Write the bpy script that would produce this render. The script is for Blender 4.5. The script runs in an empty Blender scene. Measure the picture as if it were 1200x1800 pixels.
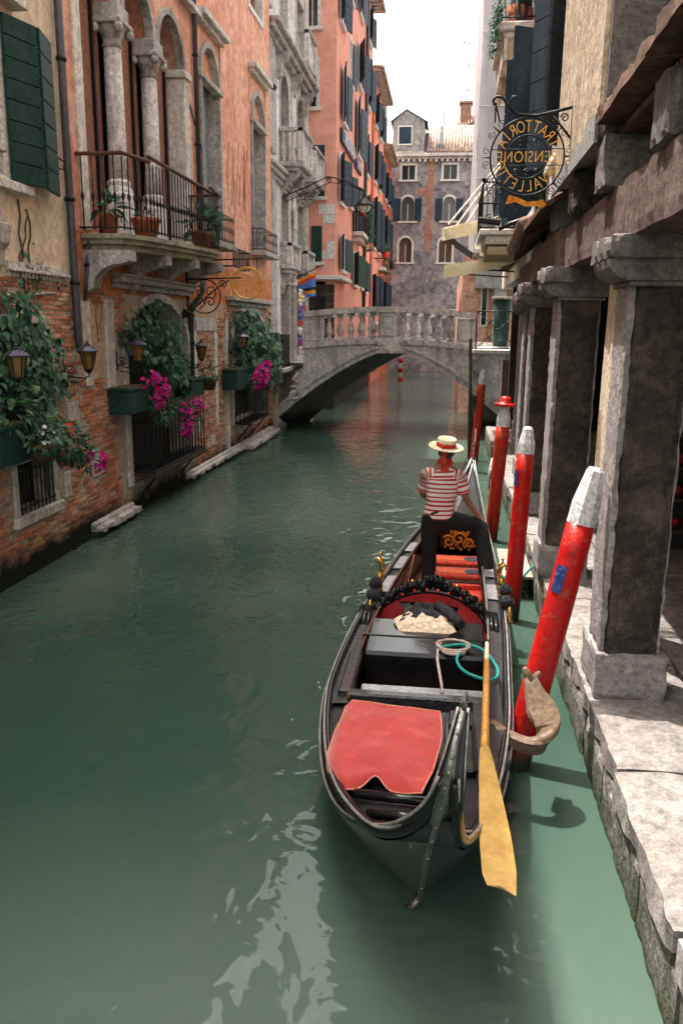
import bpy, bmesh, math, random
from mathutils import Vector, Matrix, noise as mnoise
PI = math.pi
R = math.radians
rng = random.Random(7)
SC = bpy.context.scene
COL = SC.collection

# ------------------------------------------------------------------ camera
cam_d = bpy.data.cameras.new('camera'); cam = bpy.data.objects.new('camera', cam_d); COL.objects.link(cam)
SC.camera = cam
cam_d.sensor_fit = 'VERTICAL'; cam_d.sensor_height = 36.0; cam_d.sensor_width = 24.0
cam_d.lens = 1417.0/1800.0*36.0
cam_d.clip_start = 0.05; cam_d.clip_end = 3000
_yaw, _pit, _rol = R(7.2), R(13.0), R(0.6)
_F = Vector((-math.sin(_yaw)*math.cos(_pit), math.cos(_yaw)*math.cos(_pit), -math.sin(_pit)))
_R0 = Vector((math.cos(_yaw), math.sin(_yaw), 0)); _U0 = _R0.cross(_F)
_Rv = _R0*math.cos(_rol)+_U0*math.sin(_rol); _Uv = -_R0*math.sin(_rol)+_U0*math.cos(_rol)
m3 = Matrix((_Rv, _Uv, -_F)).transposed()
cam.matrix_world = Matrix.Translation((0, 0, 3.5)) @ m3.to_4x4()

# ------------------------------------------------------------------ sky and sun
SUN = Vector((1.0, -0.9, -3.4)).normalized()          # the way the light travels
wd = bpy.data.worlds.new('World'); SC.world = wd; wd.use_nodes = True
wn = wd.node_tree; wn.nodes.clear()
sky = wn.nodes.new('ShaderNodeTexSky'); sky.sky_type = 'NISHITA'; sky.sun_disc = False
sky.sun_elevation = math.asin(-SUN.z); sky.sun_rotation = math.atan2(-SUN.x, -SUN.y)
sky.air_density = 1.6; sky.dust_density = 6.0; sky.ozone_density = 0.6
hs = wn.nodes.new('ShaderNodeHueSaturation'); hs.inputs['Saturation'].default_value = 0.3
tint = wn.nodes.new('ShaderNodeMix'); tint.data_type = 'RGBA'; tint.blend_type = 'MULTIPLY'
tint.inputs[0].default_value = 1.0; tint.inputs[7].default_value = (1.0, 0.965, 0.895, 1)
bg = wn.nodes.new('ShaderNodeBackground'); bg.inputs[1].default_value = 0.15
wo = wn.nodes.new('ShaderNodeOutputWorld')
wn.links.new(sky.outputs[0], hs.inputs['Color']); wn.links.new(hs.outputs[0], tint.inputs[6])
wn.links.new(tint.outputs[2], bg.inputs[0]); wn.links.new(bg.outputs[0], wo.inputs[0])
sun_d = bpy.data.lights.new('sun', 'SUN'); sun_d.energy = 2.0; sun_d.angle = R(0.5); sun_d.color = (1.0, 0.95, 0.87)
sun = bpy.data.objects.new('sun', sun_d); COL.objects.link(sun)
sun.rotation_euler = SUN.to_track_quat('-Z', 'Y').to_euler(); sun.location = (-20, 20, 40)
SC.view_settings.view_transform = 'Standard'; SC.view_settings.look = 'None'
SC.view_settings.gamma = 1.0; SC.view_settings.use_curve_mapping = False
SC.view_settings.exposure = 2.1
SC.render.engine = 'CYCLES'
SC.cycles.use_denoising = True
SC.cycles.use_adaptive_sampling = True; SC.cycles.adaptive_threshold = .02
SC.cycles.max_bounces = 6; SC.cycles.diffuse_bounces = 3; SC.cycles.glossy_bounces = 3
SC.cycles.transmission_bounces = 4; SC.cycles.caustics_reflective = False; SC.cycles.caustics_refractive = False

# ------------------------------------------------------------------ materials
MATS = {}
def mat(name, col, col2=None, sc=2.0, rough=.8, bump=0.0, bsc=30.0, metal=0.0, spec=.18, coat=0.0,
        stain=None, ssc=.8, samt=.5, streak=None, stramt=.4, low=None, lowz=.5, attr=False, sheen=0, zsq=1.0, detail=5.0, fine=0.6):
    """procedural material. stain / streak: colour of blotches / of vertical run-off; low: colour under lowz, tide growth and on coral also painted shade"""
    m = bpy.data.materials.new(name); m.use_nodes = True; nt = m.node_tree; N = nt.nodes; Lk = nt.links
    b = N['Principled BSDF']
    b.inputs['Roughness'].default_value = rough; b.inputs['Metallic'].default_value = metal
    b.inputs['Specular IOR Level'].default_value = spec; b.inputs['Coat Weight'].default_value = coat
    if coat: b.inputs['Coat Roughness'].default_value = .06
    if sheen: b.inputs['Sheen Weight'].default_value = sheen
    g = N.new('ShaderNodeNewGeometry')
    def noise(scale, det=5.0, squash=(1, 1, 1), rgh=.6):
        mp = N.new('ShaderNodeMapping'); mp.inputs['Scale'].default_value = squash
        Lk.new(g.outputs['Position'], mp.inputs['Vector'])
        n = N.new('ShaderNodeTexNoise'); n.inputs['Scale'].default_value = scale; n.inputs['Detail'].default_value = det
        n.inputs['Roughness'].default_value = rgh
        Lk.new(mp.outputs[0], n.inputs['Vector']); return n
    def ramp(src, a, bb):
        r = N.new('ShaderNodeMapRange'); r.inputs[1].default_value = a; r.inputs[2].default_value = bb
        Lk.new(src, r.inputs[0]); return r.outputs[0]
    def mix(fac, a, bcol, mode='MIX'):
        x = N.new('ShaderNodeMix'); x.data_type = 'RGBA'; x.blend_type = mode
        if isinstance(fac, float): x.inputs[0].default_value = fac
        else: Lk.new(fac, x.inputs[0])
        for i, v in ((6, a), (7, bcol)):
            if isinstance(v, tuple): x.inputs[i].default_value = (v[0], v[1], v[2], 1)
            else: Lk.new(v, x.inputs[i])
        return x.outputs[2]
    c = col
    if attr:
        at = N.new('ShaderNodeVertexColor'); at.layer_name = 'tone'; c = at.outputs['Color']
    if col2:
        c = mix(ramp(noise(sc, detail, (1, 1, zsq)).outputs['Fac'], .35, .65), c, col2)
    if fine:
        c = mix(fine, c, mix(ramp(noise(sc*5, 5, rgh=.74).outputs['Fac'], .36, .64), (0.32, .32, .32), (1.5, 1.5, 1.5)), 'MULTIPLY')
        c = mix(fine*.4, c, mix(ramp(noise(sc*30, 2, rgh=.7).outputs['Fac'], .38, .58), (0.3, .3, .3), (1.3, 1.3, 1.3)), 'MULTIPLY')
    if stain:
        f = ramp(noise(ssc, 5, rgh=.70).outputs['Fac'], .62-.25*samt, .70-.12*samt)
        mm = N.new('ShaderNodeMath'); mm.operation = 'MULTIPLY'; mm.inputs[1].default_value = min(1, samt*1.3); Lk.new(f, mm.inputs[0])
        c = mix(mm.outputs[0], c, stain)
    if streak:
        f = ramp(noise(3.2, 5, (1, 1, .09), .65).outputs['Fac'], .5, .72)
        mm = N.new('ShaderNodeMath'); mm.operation = 'MULTIPLY'; mm.inputs[1].default_value = stramt; Lk.new(f, mm.inputs[0])
        c = mix(mm.outputs[0], c, streak)
    if low:
        sx = N.new('ShaderNodeSeparateXYZ'); Lk.new(g.outputs['Position'], sx.inputs[0])
        ad = N.new('ShaderNodeMath'); ad.operation = 'MULTIPLY_ADD'; ad.inputs[1].default_value = .7
        Lk.new(noise(1.7, 5).outputs['Fac'], ad.inputs[0]); Lk.new(sx.outputs[2], ad.inputs[2])
        f = ramp(ad.outputs[0], lowz+.55, lowz+.22)
        c = mix(f, c, low)
    if isinstance(c, tuple): b.inputs['Base Color'].default_value = (c[0], c[1], c[2], 1)
    else: Lk.new(c, b.inputs['Base Color'])
    if bump:
        bp = N.new('ShaderNodeBump'); bp.inputs['Strength'].default_value = 1.0; bp.inputs['Distance'].default_value = bump*1.6
        Lk.new(noise(bsc, 4, rgh=.65).outputs['Fac'], bp.inputs['Height']); Lk.new(bp.outputs[0], b.inputs['Normal'])
    MATS[name] = m
    return m

mat('cream', (.80, .66, .50), (.74, .57, .41), 1.1, .9, .006, 12, stain=(.56, .43, .33), ssc=1.2, samt=.35, streak=(.42, .34, .28), stramt=.35, fine=.4)
mat('redplaster', (.66, .27, .17), (.74, .40, .30), .9, .9, .010, 9, stain=(.80, .56, .46), ssc=1.5, samt=.42, streak=(.52, .20, .11), stramt=.55, zsq=.35, fine=.5)
mat('redlow', (.60, .17, .065), (.68, .28, .13), 1.4, .9, .012, 9, stain=(.62, .50, .38), ssc=2.6, samt=.35, streak=(.25, .10, .06), stramt=.5)
mat('coral', (.76, .33, .25), (.80, .39, .31), .5, .9, .004, 10, stain=(.70, .24, .15), ssc=.5, samt=.4, fine=.2, low=(.04, .035, .03), lowz=1.2)  # low: dirty wall foot, with the deep shade under the bridge painted in
mat('coral2', (.70, .26, .19), (.75, .32, .25), .5, .9, .004, 10, fine=.06)
mat('reddark', (.55, .13, .08), (.62, .18, .11), .6, .9, .004, 10)
mat('stonewall', (.80, .74, .68), (.70, .63, .57), 1.6, .85, .004, 20, streak=(.20, .18, .17), stramt=.55, stain=(.30, .27, .25), ssc=1.0, samt=.35)
mat('stone', (.70, .64, .60), (.54, .48, .45), 2.4, .8, .004, 25, streak=(.12, .11, .11), stramt=.6)
mat('stonelow', (.70, .65, .60), (.52, .48, .43), 2.4, .8, .006, 25, stain=(.22, .20, .17), ssc=2.4, samt=.4, low=(.03, .04, .025), lowz=.02)
mat('stonedirty', (.56, .52, .48), (.32, .29, .28), 2.6, .85, .006, 22, streak=(.06, .055, .055), stramt=.75, stain=(.5, .47, .42), ssc=2.0, samt=.4)
mat('bridgestone', (.66, .61, .60), (.50, .46, .46), 2.0, .85, .006, 25, streak=(.09, .085, .085), stramt=.75, stain=(.52, .50, .47), ssc=1.5, samt=.45, low=(.05, .055, .04), lowz=.1)
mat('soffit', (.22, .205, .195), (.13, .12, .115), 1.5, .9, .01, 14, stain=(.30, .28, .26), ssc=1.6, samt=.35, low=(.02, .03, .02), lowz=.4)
mat('lichenstone', (.42, .39, .28), (.25, .23, .19), 4, .9, .01, 25, streak=(.07, .065, .06), stramt=.6, stain=(.50, .48, .22), ssc=3, samt=.4)
mat('mortar', (.56, .46, .37), (.42, .33, .26), 3, .95, .012, 26, stain=(.55, .50, .44), ssc=1.3, samt=.5, low=(.015, .018, .014), lowz=.33)
mat('brick', (1, 1, 1), None, 2, .92, .006, 45, attr=True, fine=.4, stain=(.66, .55, .49), ssc=1.35, samt=.42, streak=(.10, .07, .055), stramt=.25, low=(.014, .016, .013), lowz=.33)
mat('paleplaster', (.66, .50, .36), (.50, .34, .23), 3, .92, .01, 22, stain=(.45, .22, .13), ssc=2.4, samt=.4)
mat('greyplaster', (.34, .31, .33), (.21, .19, .21), .55, .92, .01, 6, stain=(.50, .40, .36), ssc=.5, samt=.45, streak=(.12, .11, .125), stramt=.5, fine=.85)
mat('patchbrick', (.44, .23, .16), (.34, .165, .115), 1.2, .92, .02, 8)
mat('pinkwall', (.66, .38, .28), (.60, .33, .24), .8, .9, .004, 14)
mat('sheet', (.76, .71, .73), (.68, .63, .67), .35, .8, .0, 4, streak=(.46, .43, .46), stramt=.45, fine=.12)
mat('dormer', (.34, .32, .31), (.26, .25, .245), .8, .9, .006, 8)
mat('rooftile', (.36, .25, .20), (.26, .165, .125), 4, .9, .01, 20, stain=(.66, .56, .46), ssc=3, samt=.5)
mat('darktile', (.10, .08, .085), (.06, .05, .055), 4, .9, .01, 20)
mat('white', (.74, .71, .66), (.66, .62, .57), 3, .7, .002, 30, streak=(.4, .37, .34), stramt=.3)
mat('navy', (.018, .032, .055), (.03, .05, .075), 3, .55, .001, 40, streak=(.07, .10, .13), stramt=.35)
mat('green', (.010, .040, .036), (.018, .055, .048), 3, .55, .002, 40, streak=(.05, .09, .085), stramt=.3)
mat('greydoor', (.30, .36, .41), (.20, .25, .29), 3, .7, .003, 20, streak=(.36, .40, .42), stramt=.6)
mat('blind', (.40, .19, .13), (.32, .145, .095), 4, .7, .001, 40, streak=(.12, .05, .035), stramt=.4)
mat('darkpane', (.012, .013, .016), (.02, .02, .024), 1, .12, 0, 5, spec=.5, fine=0)
mat('glass', (.06, .065, .07), (.10, .10, .10), 1.2, .08, 0, 5, spec=.6, fine=0)
mat('iron', (.018, .018, .021), (.03, .028, .028), 8, .45, .001, 60, metal=.3)
mat('ironrust', (.035, .025, .02), (.06, .035, .022), 8, .6, .001, 60)
mat('pipe', (.035, .035, .042), (.06, .055, .06), 4, .45, .001, 40, spec=.5)
mat('greenpipe', (.03, .06, .055), (.05, .08, .07), 5, .5, .001, 40)
mat('railwood', (.16, .065, .04), (.10, .04, .028), 6, .5, .001, 50)
mat('gold', (.90, .50, .09), (.78, .38, .06), 8, .4, .001, 50, metal=.2, fine=.2)
mat('brass', (.80, .50, .14), (.70, .38, .10), 12, .22, .002, 40, metal=.9)
mat('orange', (.75, .24, .02), (.85, .34, .03), 6, .45)
mat('terracotta', (.42, .15, .08), (.34, .11, .06), 8, .85)
mat('oldbasket', (.10, .06, .035), (.16, .09, .05), 20, .9, .01, 60)
mat('leaf', (1, 1, 1), None, 5, .42, 0, 20, attr=True, fine=.25)
mat('flower', (1, 1, 1), None, 4, .6, 0, 20, attr=True)
mat('stem', (.09, .06, .035), (.12, .08, .045), 8, .9)
mat('lampglass', (.30, .15, .03), (.12, .06, .015), 12, .15, 0, 20, spec=.6)
mat('lamproof', (.09, .085, .13), (.06, .055, .08), 6, .35, 0, 20, metal=.4)
mat('poleblack', (.012, .012, .013), None, 4, .4)
mat('polered', (.50, .010, .009), (.42, .008, .007), 3, .42, .006, 14, coat=.15, fine=.3, stain=(.24, .17, .11), ssc=12, samt=.26, streak=(.30, .03, .02), stramt=.3, low=(.025, .030, .018), lowz=.22)
mat('poleredworn', (.48, .012, .010), (.40, .04, .015), 3, .45, .006, 14, fine=.5, stain=(.22, .14, .075), ssc=7, samt=.34, low=(.03, .028, .02), lowz=.1)
mat('polewhite', (.70, .67, .67), (.60, .57, .57), 6, .6, .006, 18, stain=(.30, .26, .23), ssc=7, samt=.28)
mat('polewood', (.10, .09, .06), (.05, .06, .04), 6, .85, .01, 20, low=(.02, .03, .015), lowz=.3)
mat('blueplate', (.015, .035, .14), (.03, .06, .19), 30, .4, 0, 20, stain=(.35, .4, .5), ssc=30, samt=.25)
mat('hatred', (.60, .02, .015), (.52, .015, .012), 6, .35, .002, 20, coat=.3)
mat('quaytop', (.28, .255, .24), (.215, .192, .18), 2.2, .85, .006, 30, stain=(.34, .29, .25), ssc=2.2, samt=.3)
mat('quayside', (.27, .25, .22), (.19, .175, .155), 3, .9, .014, 24, fine=.8, stain=(.05, .055, .042), ssc=5.5, samt=.6, low=(.035, .05, .016), lowz=.10)
mat('paving', (.30, .28, .26), (.22, .20, .185), 2.6, .85, .005, 30, stain=(.22, .20, .18), ssc=2, samt=.3)
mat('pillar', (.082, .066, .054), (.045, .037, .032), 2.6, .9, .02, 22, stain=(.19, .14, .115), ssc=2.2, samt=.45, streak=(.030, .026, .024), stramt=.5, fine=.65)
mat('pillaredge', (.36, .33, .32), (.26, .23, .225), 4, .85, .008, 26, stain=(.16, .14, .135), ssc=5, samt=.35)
mat('capital', (.24, .215, .20), (.14, .125, .12), 4, .85, .006, 26, streak=(.05, .045, .045), stramt=.7)
mat('oldwood', (.15, .085, .06), (.085, .05, .04), 3, .85, .008, 18, streak=(.30, .18, .12), stramt=.4, zsq=4)
mat('beamwood', (.15, .105, .09), (.10, .07, .062), 2.2, .8, .006, 20, zsq=5, stain=(.23, .17, .15), ssc=1.6, samt=.4)
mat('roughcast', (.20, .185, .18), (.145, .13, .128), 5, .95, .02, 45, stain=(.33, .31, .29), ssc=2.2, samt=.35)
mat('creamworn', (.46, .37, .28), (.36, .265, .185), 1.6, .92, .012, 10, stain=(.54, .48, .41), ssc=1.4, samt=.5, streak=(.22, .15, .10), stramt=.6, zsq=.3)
mat('lacquer', (.006, .006, .007), (.010, .010, .011), 6, .16, .0012, 14, spec=.22, coat=.15, fine=0)
mat('lacquerworn', (.012, .012, .014), (.022, .022, .026), 5, .26, .002, 16, spec=.25, coat=.1, stain=(.06, .06, .065), ssc=7, samt=.35)
mat('hulldark', (.026, .031, .031), (.040, .046, .046), 3, .22, .001, 10, spec=.7, coat=.6, fine=.2, stain=(.04, .046, .046), ssc=3, samt=.35)
mat('carved', (.006, .006, .007), (.035, .035, .04), 26, .3, .022, 24, spec=.6, coat=.4)
mat('platesilver', (.34, .34, .36), (.25, .25, .27), 5, .35, .002, 24, metal=.4, stain=(.12, .12, .13), ssc=6, samt=.3)
mat('trimsilver', (.46, .45, .43), (.30, .29, .28), 9, .35, .002, 30, metal=.6)
mat('ferro', (.26, .25, .24), (.15, .145, .14), 7, .34, .003, 24, metal=.75)
mat('redcloth', (.43, .046, .040), (.34, .032, .028), 2.4, .9, .004, 14, sheen=.3, fine=.16, stain=(.52, .10, .085), ssc=3, samt=.4)
mat('clothedge', (.72, .30, .22), (.6, .2, .15), 12, .9)
mat('velvet', (.34, .010, .012), (.42, .018, .018), 8, .85, .006, 60, sheen=.5)
mat('seatred', (.62, .035, .025), (.70, .10, .05), 5, .5, .002, 20)
mat('seatorange', (.80, .17, .06), (.72, .12, .045), 6, .55, .002, 20)
mat('seatblue', (.045, .065, .11), (.07, .09, .13), 6, .4)
mat('darkcloth', (.018, .019, .024), (.035, .036, .042), 7, .9, .008, 14, fine=.2, stain=(.4, .4, .42), ssc=11, samt=.06)
mat('creamcloth', (.70, .58, .45), (.60, .47, .35), 5, .9, .006, 14)
mat('ropegreen', (.02, .28, .26), (.03, .34, .30), 30, .7, .004, 90)
mat('ropepale', (.56, .44, .40), (.45, .33, .30), 30, .8, .004, 90)
mat('oarwood', (.62, .30, .06), (.54, .23, .04), 4, .4, .002, 20, coat=.3)
mat('oarblade', (.50, .32, .095), (.40, .22, .055), 5, .5, .003, 16, stain=(.36, .22, .08), ssc=7, samt=.22, streak=(.60, .46, .22), stramt=.4, fine=.22, zsq=.3)
mat('forcola', (.20, .13, .085), (.13, .085, .06), 5, .45, .003, 20, stain=(.30, .21, .14), ssc=4, samt=.4)
mat('floorwood', (.11, .05, .03), (.16, .07, .04), 6, .6)
mat('skin', (.30, .165, .115), (.25, .135, .09), 12, .55, .001, 80, spec=.35, fine=.05)
mat('hair', (.05, .045, .042), (.09, .085, .08), 30, .8)
mat('trousers', (.012, .012, .013), (.02, .02, .021), 7, .85, .010, 7, fine=.05)
mat('straw', (.74, .66, .48), (.66, .56, .38), 18, .8, .004, 60)
mat('ribbon', (.62, .055, .025), (.50, .035, .02), 9, .6, .004, 18)
mat('shoe', (.01, .01, .01), None, 4, .4)
mat('belt', (.03, .03, .03), None, 4, .5)
mat('awningcream', (.84, .78, .60), (.78, .70, .52), 2, .85, .004, 8, fine=.15)
mat('awningtan', (.76, .60, .42), (.68, .51, .33), 2, .85, .004, 8, fine=.2)
mat('pebble', (.40, .38, .37), (.28, .265, .26), 14, .95, .03, 40, fine=.9)
mat('brownwall', (.075, .055, .048), (.05, .038, .034), 2, .8, .004, 12)
mat('signblue', (.02, .03, .075), None, 4, .5)
mat('silvertext', (.62, .64, .68), None, 4, .4)
mat('masks', (1, 1, 1), None, 4, .45, attr=True)
mat('flag', (1, 1, 1), None, 4, .7, attr=True)
mat('jettywood', (.40, .36, .30), (.30, .27, .22), 6, .85, .006, 20)
mat('antenna', (.30, .30, .31), None, 4, .4, metal=.5)
mat('marblepl', (.62, .55, .46), (.52, .45, .37), 4, .7)
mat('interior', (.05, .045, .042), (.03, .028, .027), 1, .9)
mat('innerwall', (.36, .32, .28), (.28, .25, .22), 1.4, .9, .004, 12)
mat('redgoods', (.5, .02, .02), (.3, .02, .02), 6, .6)

# ------------------------------------------------------------------ objects
WL = {}                                     # world location of each empty / part
def setp(o, label=None, cat=None, group=None, kind=None):
    for k, v in (('label', label), ('category', cat), ('group', group), ('kind', kind)):
        if v is not None: o[k] = v
    return o
def thing(name, label, cat, loc=(0, 0, 0), group=None):
    o = bpy.data.objects.new(name, None); COL.objects.link(o); o.empty_display_size = .1
    o.location = loc; WL[o.name] = Vector(loc)
    return setp(o, label, cat, group)
def wloc(o): return WL.get(o.name, Vector((0, 0, 0))) if o else Vector((0, 0, 0))

class MB:
    """collects faces; build() links them as one mesh object"""
    def __init__(s): s.v = []; s.f = []; s.sm = []; s.tone = []; s.cur = None; s.solid = False
    def add(s, vs, fs, smooth=False):
        n = len(s.v); s.v += [tuple(p) for p in vs]
        s.f += [tuple(i+n for i in f) for f in fs]; s.sm += [smooth]*len(fs); s.tone += [s.cur]*len(fs)
        return s
    def box(s, x0, x1, y0, y1, z0, z1, c=0.0, mp=None):
        if x0 > x1: x0, x1 = x1, x0
        if y0 > y1: y0, y1 = y1, y0
        if z0 > z1: z0, z1 = z1, z0
        c = min(c, (x1-x0)*.45, (y1-y0)*.45, (z1-z0)*.45)
        if c <= 0:
            vs = [(x, y, z) for z in (z0, z1) for y in (y0, y1) for x in (x0, x1)]
            fs = [(0, 2, 3, 1), (4, 5, 7, 6), (0, 1, 5, 4), (2, 6, 7, 3), (0, 4, 6, 2), (1, 3, 7, 5)]
        else:
            vs = []; ix = {}
            for a in (0, 1):
                for b in (0, 1):
                    for d in (0, 1):
                        X, Y, Z = (x0, x1)[a], (y0, y1)[b], (z0, z1)[d]
                        sx, sy, sz = (c, -c)[a], (c, -c)[b], (c, -c)[d]
                        ix[a, b, d] = len(vs)
                        vs += [(X, Y+sy, Z+sz), (X+sx, Y, Z+sz), (X+sx, Y+sy, Z)]
            g = lambda a, b, d, k: ix[a, b, d]+k
            fs = []
            for a in (0, 1): fs.append(tuple(g(a, b, d, 0) for b, d in ((0, 0), (1, 0), (1, 1), (0, 1))))
            for b in (0, 1): fs.append(tuple(g(a, b, d, 1) for a, d in ((0, 0), (1, 0), (1, 1), (0, 1))))
            for d in (0, 1): fs.append(tuple(g(a, b, d, 2) for a, b in ((0, 0), (1, 0), (1, 1), (0, 1))))
            for a in (0, 1):
                for b in (0, 1):
                    fs.append((g(a, b, 0, 0), g(a, b, 1, 0), g(a, b, 1, 1), g(a, b, 0, 1)))
                    fs.append((g(a, 0, b, 0), g(a, 1, b, 0), g(a, 1, b, 2), g(a, 0, b, 2)))
                    fs.append((g(0, a, b, 1), g(1, a, b, 1), g(1, a, b, 2), g(0, a, b, 2)))
                    for d in (0, 1): fs.append((g(a, b, d, 0), g(a, b, d, 1), g(a, b, d, 2)))
        if mp: vs = [mp(*p) for p in vs]
        return s.add(vs, fs)
    def rbox(s, x0, x1, y0, y1, z0, z1, amp=.008, seg=.07, fr=5.0, mp=None, chip=.02):
        """box with worn, uneven faces and chipped edges"""
        lo, hi = (min(x0, x1), min(y0, y1), min(z0, z1)), (max(x0, x1), max(y0, y1), max(z0, z1))
        def wob(p):
            v = Vector(p); w_ = mnoise.noise_vector(v*fr)*amp+mnoise.noise_vector(v*fr*3.7)*amp*.45
            e = sum(1 for i in range(3) if min(p[i]-lo[i], hi[i]-p[i]) < 1e-6)
            if e >= 2:
                c = chip*max(0, .25+.9*mnoise.noise(v*fr*1.3))
                w_ += Vector(tuple((c if p[i]-lo[i] < 1e-6 else -c if hi[i]-p[i] < 1e-6 else 0) for i in range(3)))
            q = v+w_
            return tuple(mp(*q)) if mp else tuple(q)
        for ax in range(3):
            a, b = [i for i in range(3) if i != ax]
            na = max(1, min(60, int((hi[a]-lo[a])/seg))); nb = max(1, min(60, int((hi[b]-lo[b])/seg)))
            for side in (lo[ax], hi[ax]):
                rows = []
                for i in range(na+1):
                    r_ = []
                    for j in range(nb+1):
                        p = [0, 0, 0]; p[ax] = side; p[a] = lo[a]+(hi[a]-lo[a])*i/na; p[b] = lo[b]+(hi[b]-lo[b])*j/nb; r_.append(wob(tuple(p)))
                    rows.append(r_)
                s.grid(rows, False)
        return s
    def obox(s, cen, size, rot=None, c=0.0):
        M_ = (rot or Matrix.Identity(3)); cen = Vector(cen)
        return s.box(-size[0]/2, size[0]/2, -size[1]/2, size[1]/2, -size[2]/2, size[2]/2, c, lambda x, y, z: tuple(cen+M_ @ Vector((x, y, z))))
    def tube(s, pts, r, n=6, caps=True, closed=False, flat=None):
        P = [Vector(p) for p in pts]; k = len(P)
        rr = r if isinstance(r, (list, tuple)) else [r]*k
        vs = []; prev = None
        for i in range(k):
            a = P[(i-1) % k] if (closed or i > 0) else P[i]; b = P[(i+1) % k] if (closed or i < k-1) else P[i]
            t = (b-a)
            t = t.normalized() if t.length > 1e-9 else Vector((0, 0, 1))
            if prev is None:
                up = Vector((0, 0, 1)) if abs(t.z) < .9 else Vector((0, 1, 0)); nx = t.cross(up).normalized()
            else:
                nx = prev-t*prev.dot(t); nx = nx.normalized() if nx.length > 1e-6 else t.orthogonal().normalized()
            prev = nx; ny = t.cross(nx)
            for j in range(n):
                a_ = 2*PI*j/n; vs.append(tuple(P[i]+(nx*math.cos(a_)+ny*math.sin(a_)*(flat or 1))*rr[i]))
        fs = []
        for i in range(k if closed else k-1):
            i2 = (i+1) % k
            for j in range(n): fs.append((i*n+j, i*n+(j+1) % n, i2*n+(j+1) % n, i2*n+j))
        s.add(vs, fs, n > 4)
        if caps and not closed:
            m = len(s.v)-k*n
            s.f += [tuple(m+j for j in reversed(range(n))), tuple(m+(k-1)*n+j for j in range(n))]; s.sm += [False]*2; s.tone += [s.cur]*2
        return s
    def lathe(s, prof, cen=(0, 0, 0), n=12, axis=None, smooth=True, mp=None):
        """prof: (radius, height) pairs"""
        cen = Vector(cen); Q = Vector((0, 0, 1)).rotation_difference(Vector(axis)).to_matrix() if axis else Matrix.Identity(3)
        vs = []
        for r_, h in prof:
            for j in range(n):
                a = 2*PI*(j+.5)/n; vs.append(tuple(cen+Q @ Vector((r_*math.cos(a), r_*math.sin(a), h))))
        fs = []
        for i in range(len(prof)-1):
            for j in range(n): fs.append((i*n+j, i*n+(j+1) % n, (i+1)*n+(j+1) % n, (i+1)*n+j))
        s.add(vs, fs, smooth)
        m = len(s.v)-len(vs); k = len(prof)-1
        s.f += [tuple(m+j for j in reversed(range(n))), tuple(m+k*n+j for j in range(n))]; s.sm += [False]*2; s.tone += [s.cur]*2
        return s
    def grid(s, rows, smooth=True):
        n = len(rows[0]); vs = [p for r_ in rows for p in r_]
        fs = [(i*n+j, i*n+j+1, (i+1)*n+j+1, (i+1)*n+j) for i in range(len(rows)-1) for j in range(n-1)]
        return s.add(vs, fs, smooth)
    def plate(s, outer, holes, w0, w1, mp=None):
        """flat outline with holes, thick from w0 to w1"""
        cu = bpy.data.curves.new('tmp', 'CURVE'); cu.dimensions = '2D'; cu.fill_mode = 'BOTH'; cu.extrude = abs(w1-w0)/2
        for P in [outer]+list(holes):
            sp = cu.splines.new('POLY'); sp.points.add(len(P)-1); sp.use_cyclic_u = True
            for i, p in enumerate(P): sp.points[i].co = (p[0], p[1], 0, 1)
        ob = bpy.data.objects.new('tmp', cu); me = bpy.data.meshes.new_from_object(ob)
        wm = (w0+w1)/2
        vs = [(v.co.x, v.co.y, v.co.z+wm) for v in me.vertices]
        if mp: vs = [mp(*p) for p in vs]
        s.add(vs, [tuple(p.vertices) for p in me.polygons])
        bpy.data.objects.remove(ob); bpy.data.curves.remove(cu); bpy.data.meshes.remove(me)
        return s
    def text(s, body, size, depth, mp, align='CENTER', spacing=1.0, thin=0.0):
        cu = bpy.data.curves.new('tmp', 'FONT'); cu.body = body; cu.size = size; cu.extrude = depth/2; cu.align_x = align
        cu.align_y = 'CENTER'; cu.resolution_u = 3; cu.offset = thin; cu.space_character = spacing
        ob = bpy.data.objects.new('tmp', cu); me = bpy.data.meshes.new_from_object(ob)
        s.add([mp(*v.co) for v in me.vertices], [tuple(p.vertices) for p in me.polygons])
        bpy.data.objects.remove(ob); bpy.data.curves.remove(cu); bpy.data.meshes.remove(me)
        return s
    def ball(s, c, r, n=8, m=6, sq=(1, 1, 1), jit=0):
        rows = []
        for i in range(m+1):
            t = PI*i/m
            rows.append([(c[0]+sq[0]*r*(1+rng.uniform(-jit, jit))*math.sin(t)*math.cos(2*PI*j/n), c[1]+sq[1]*r*(1+rng.uniform(-jit, jit))*math.sin(t)*math.sin(2*PI*j/n), c[2]+sq[2]*r*math.cos(t)) for j in range(n)])
        vs = [p for q in rows for p in q]
        fs = [(i*n+j, i*n+(j+1) % n, (i+1)*n+(j+1) % n, (i+1)*n+j) for i in range(m) for j in range(n)]
        return s.add(vs, fs, True)
    def mesh(s, name, material, off=Vector((0, 0, 0))):
        me = bpy.data.meshes.new(name)
        me.from_pydata([(p[0]-off.x, p[1]-off.y, p[2]-off.z) for p in s.v], [], s.f)
        me.polygons.foreach_set('use_smooth', s.sm)
        if any(t is not None for t in s.tone):
            ca = me.color_attributes.new('tone', 'FLOAT_COLOR', 'CORNER'); buf = []
            for p, t in zip(me.polygons, s.tone):
                t = t or (.5, .5, .5); buf += [t[0], t[1], t[2], 1.0]*p.loop_total
            ca.data.foreach_set('color', buf)
        me.materials.append(MATS[material]); me.update()
        return me
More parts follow.
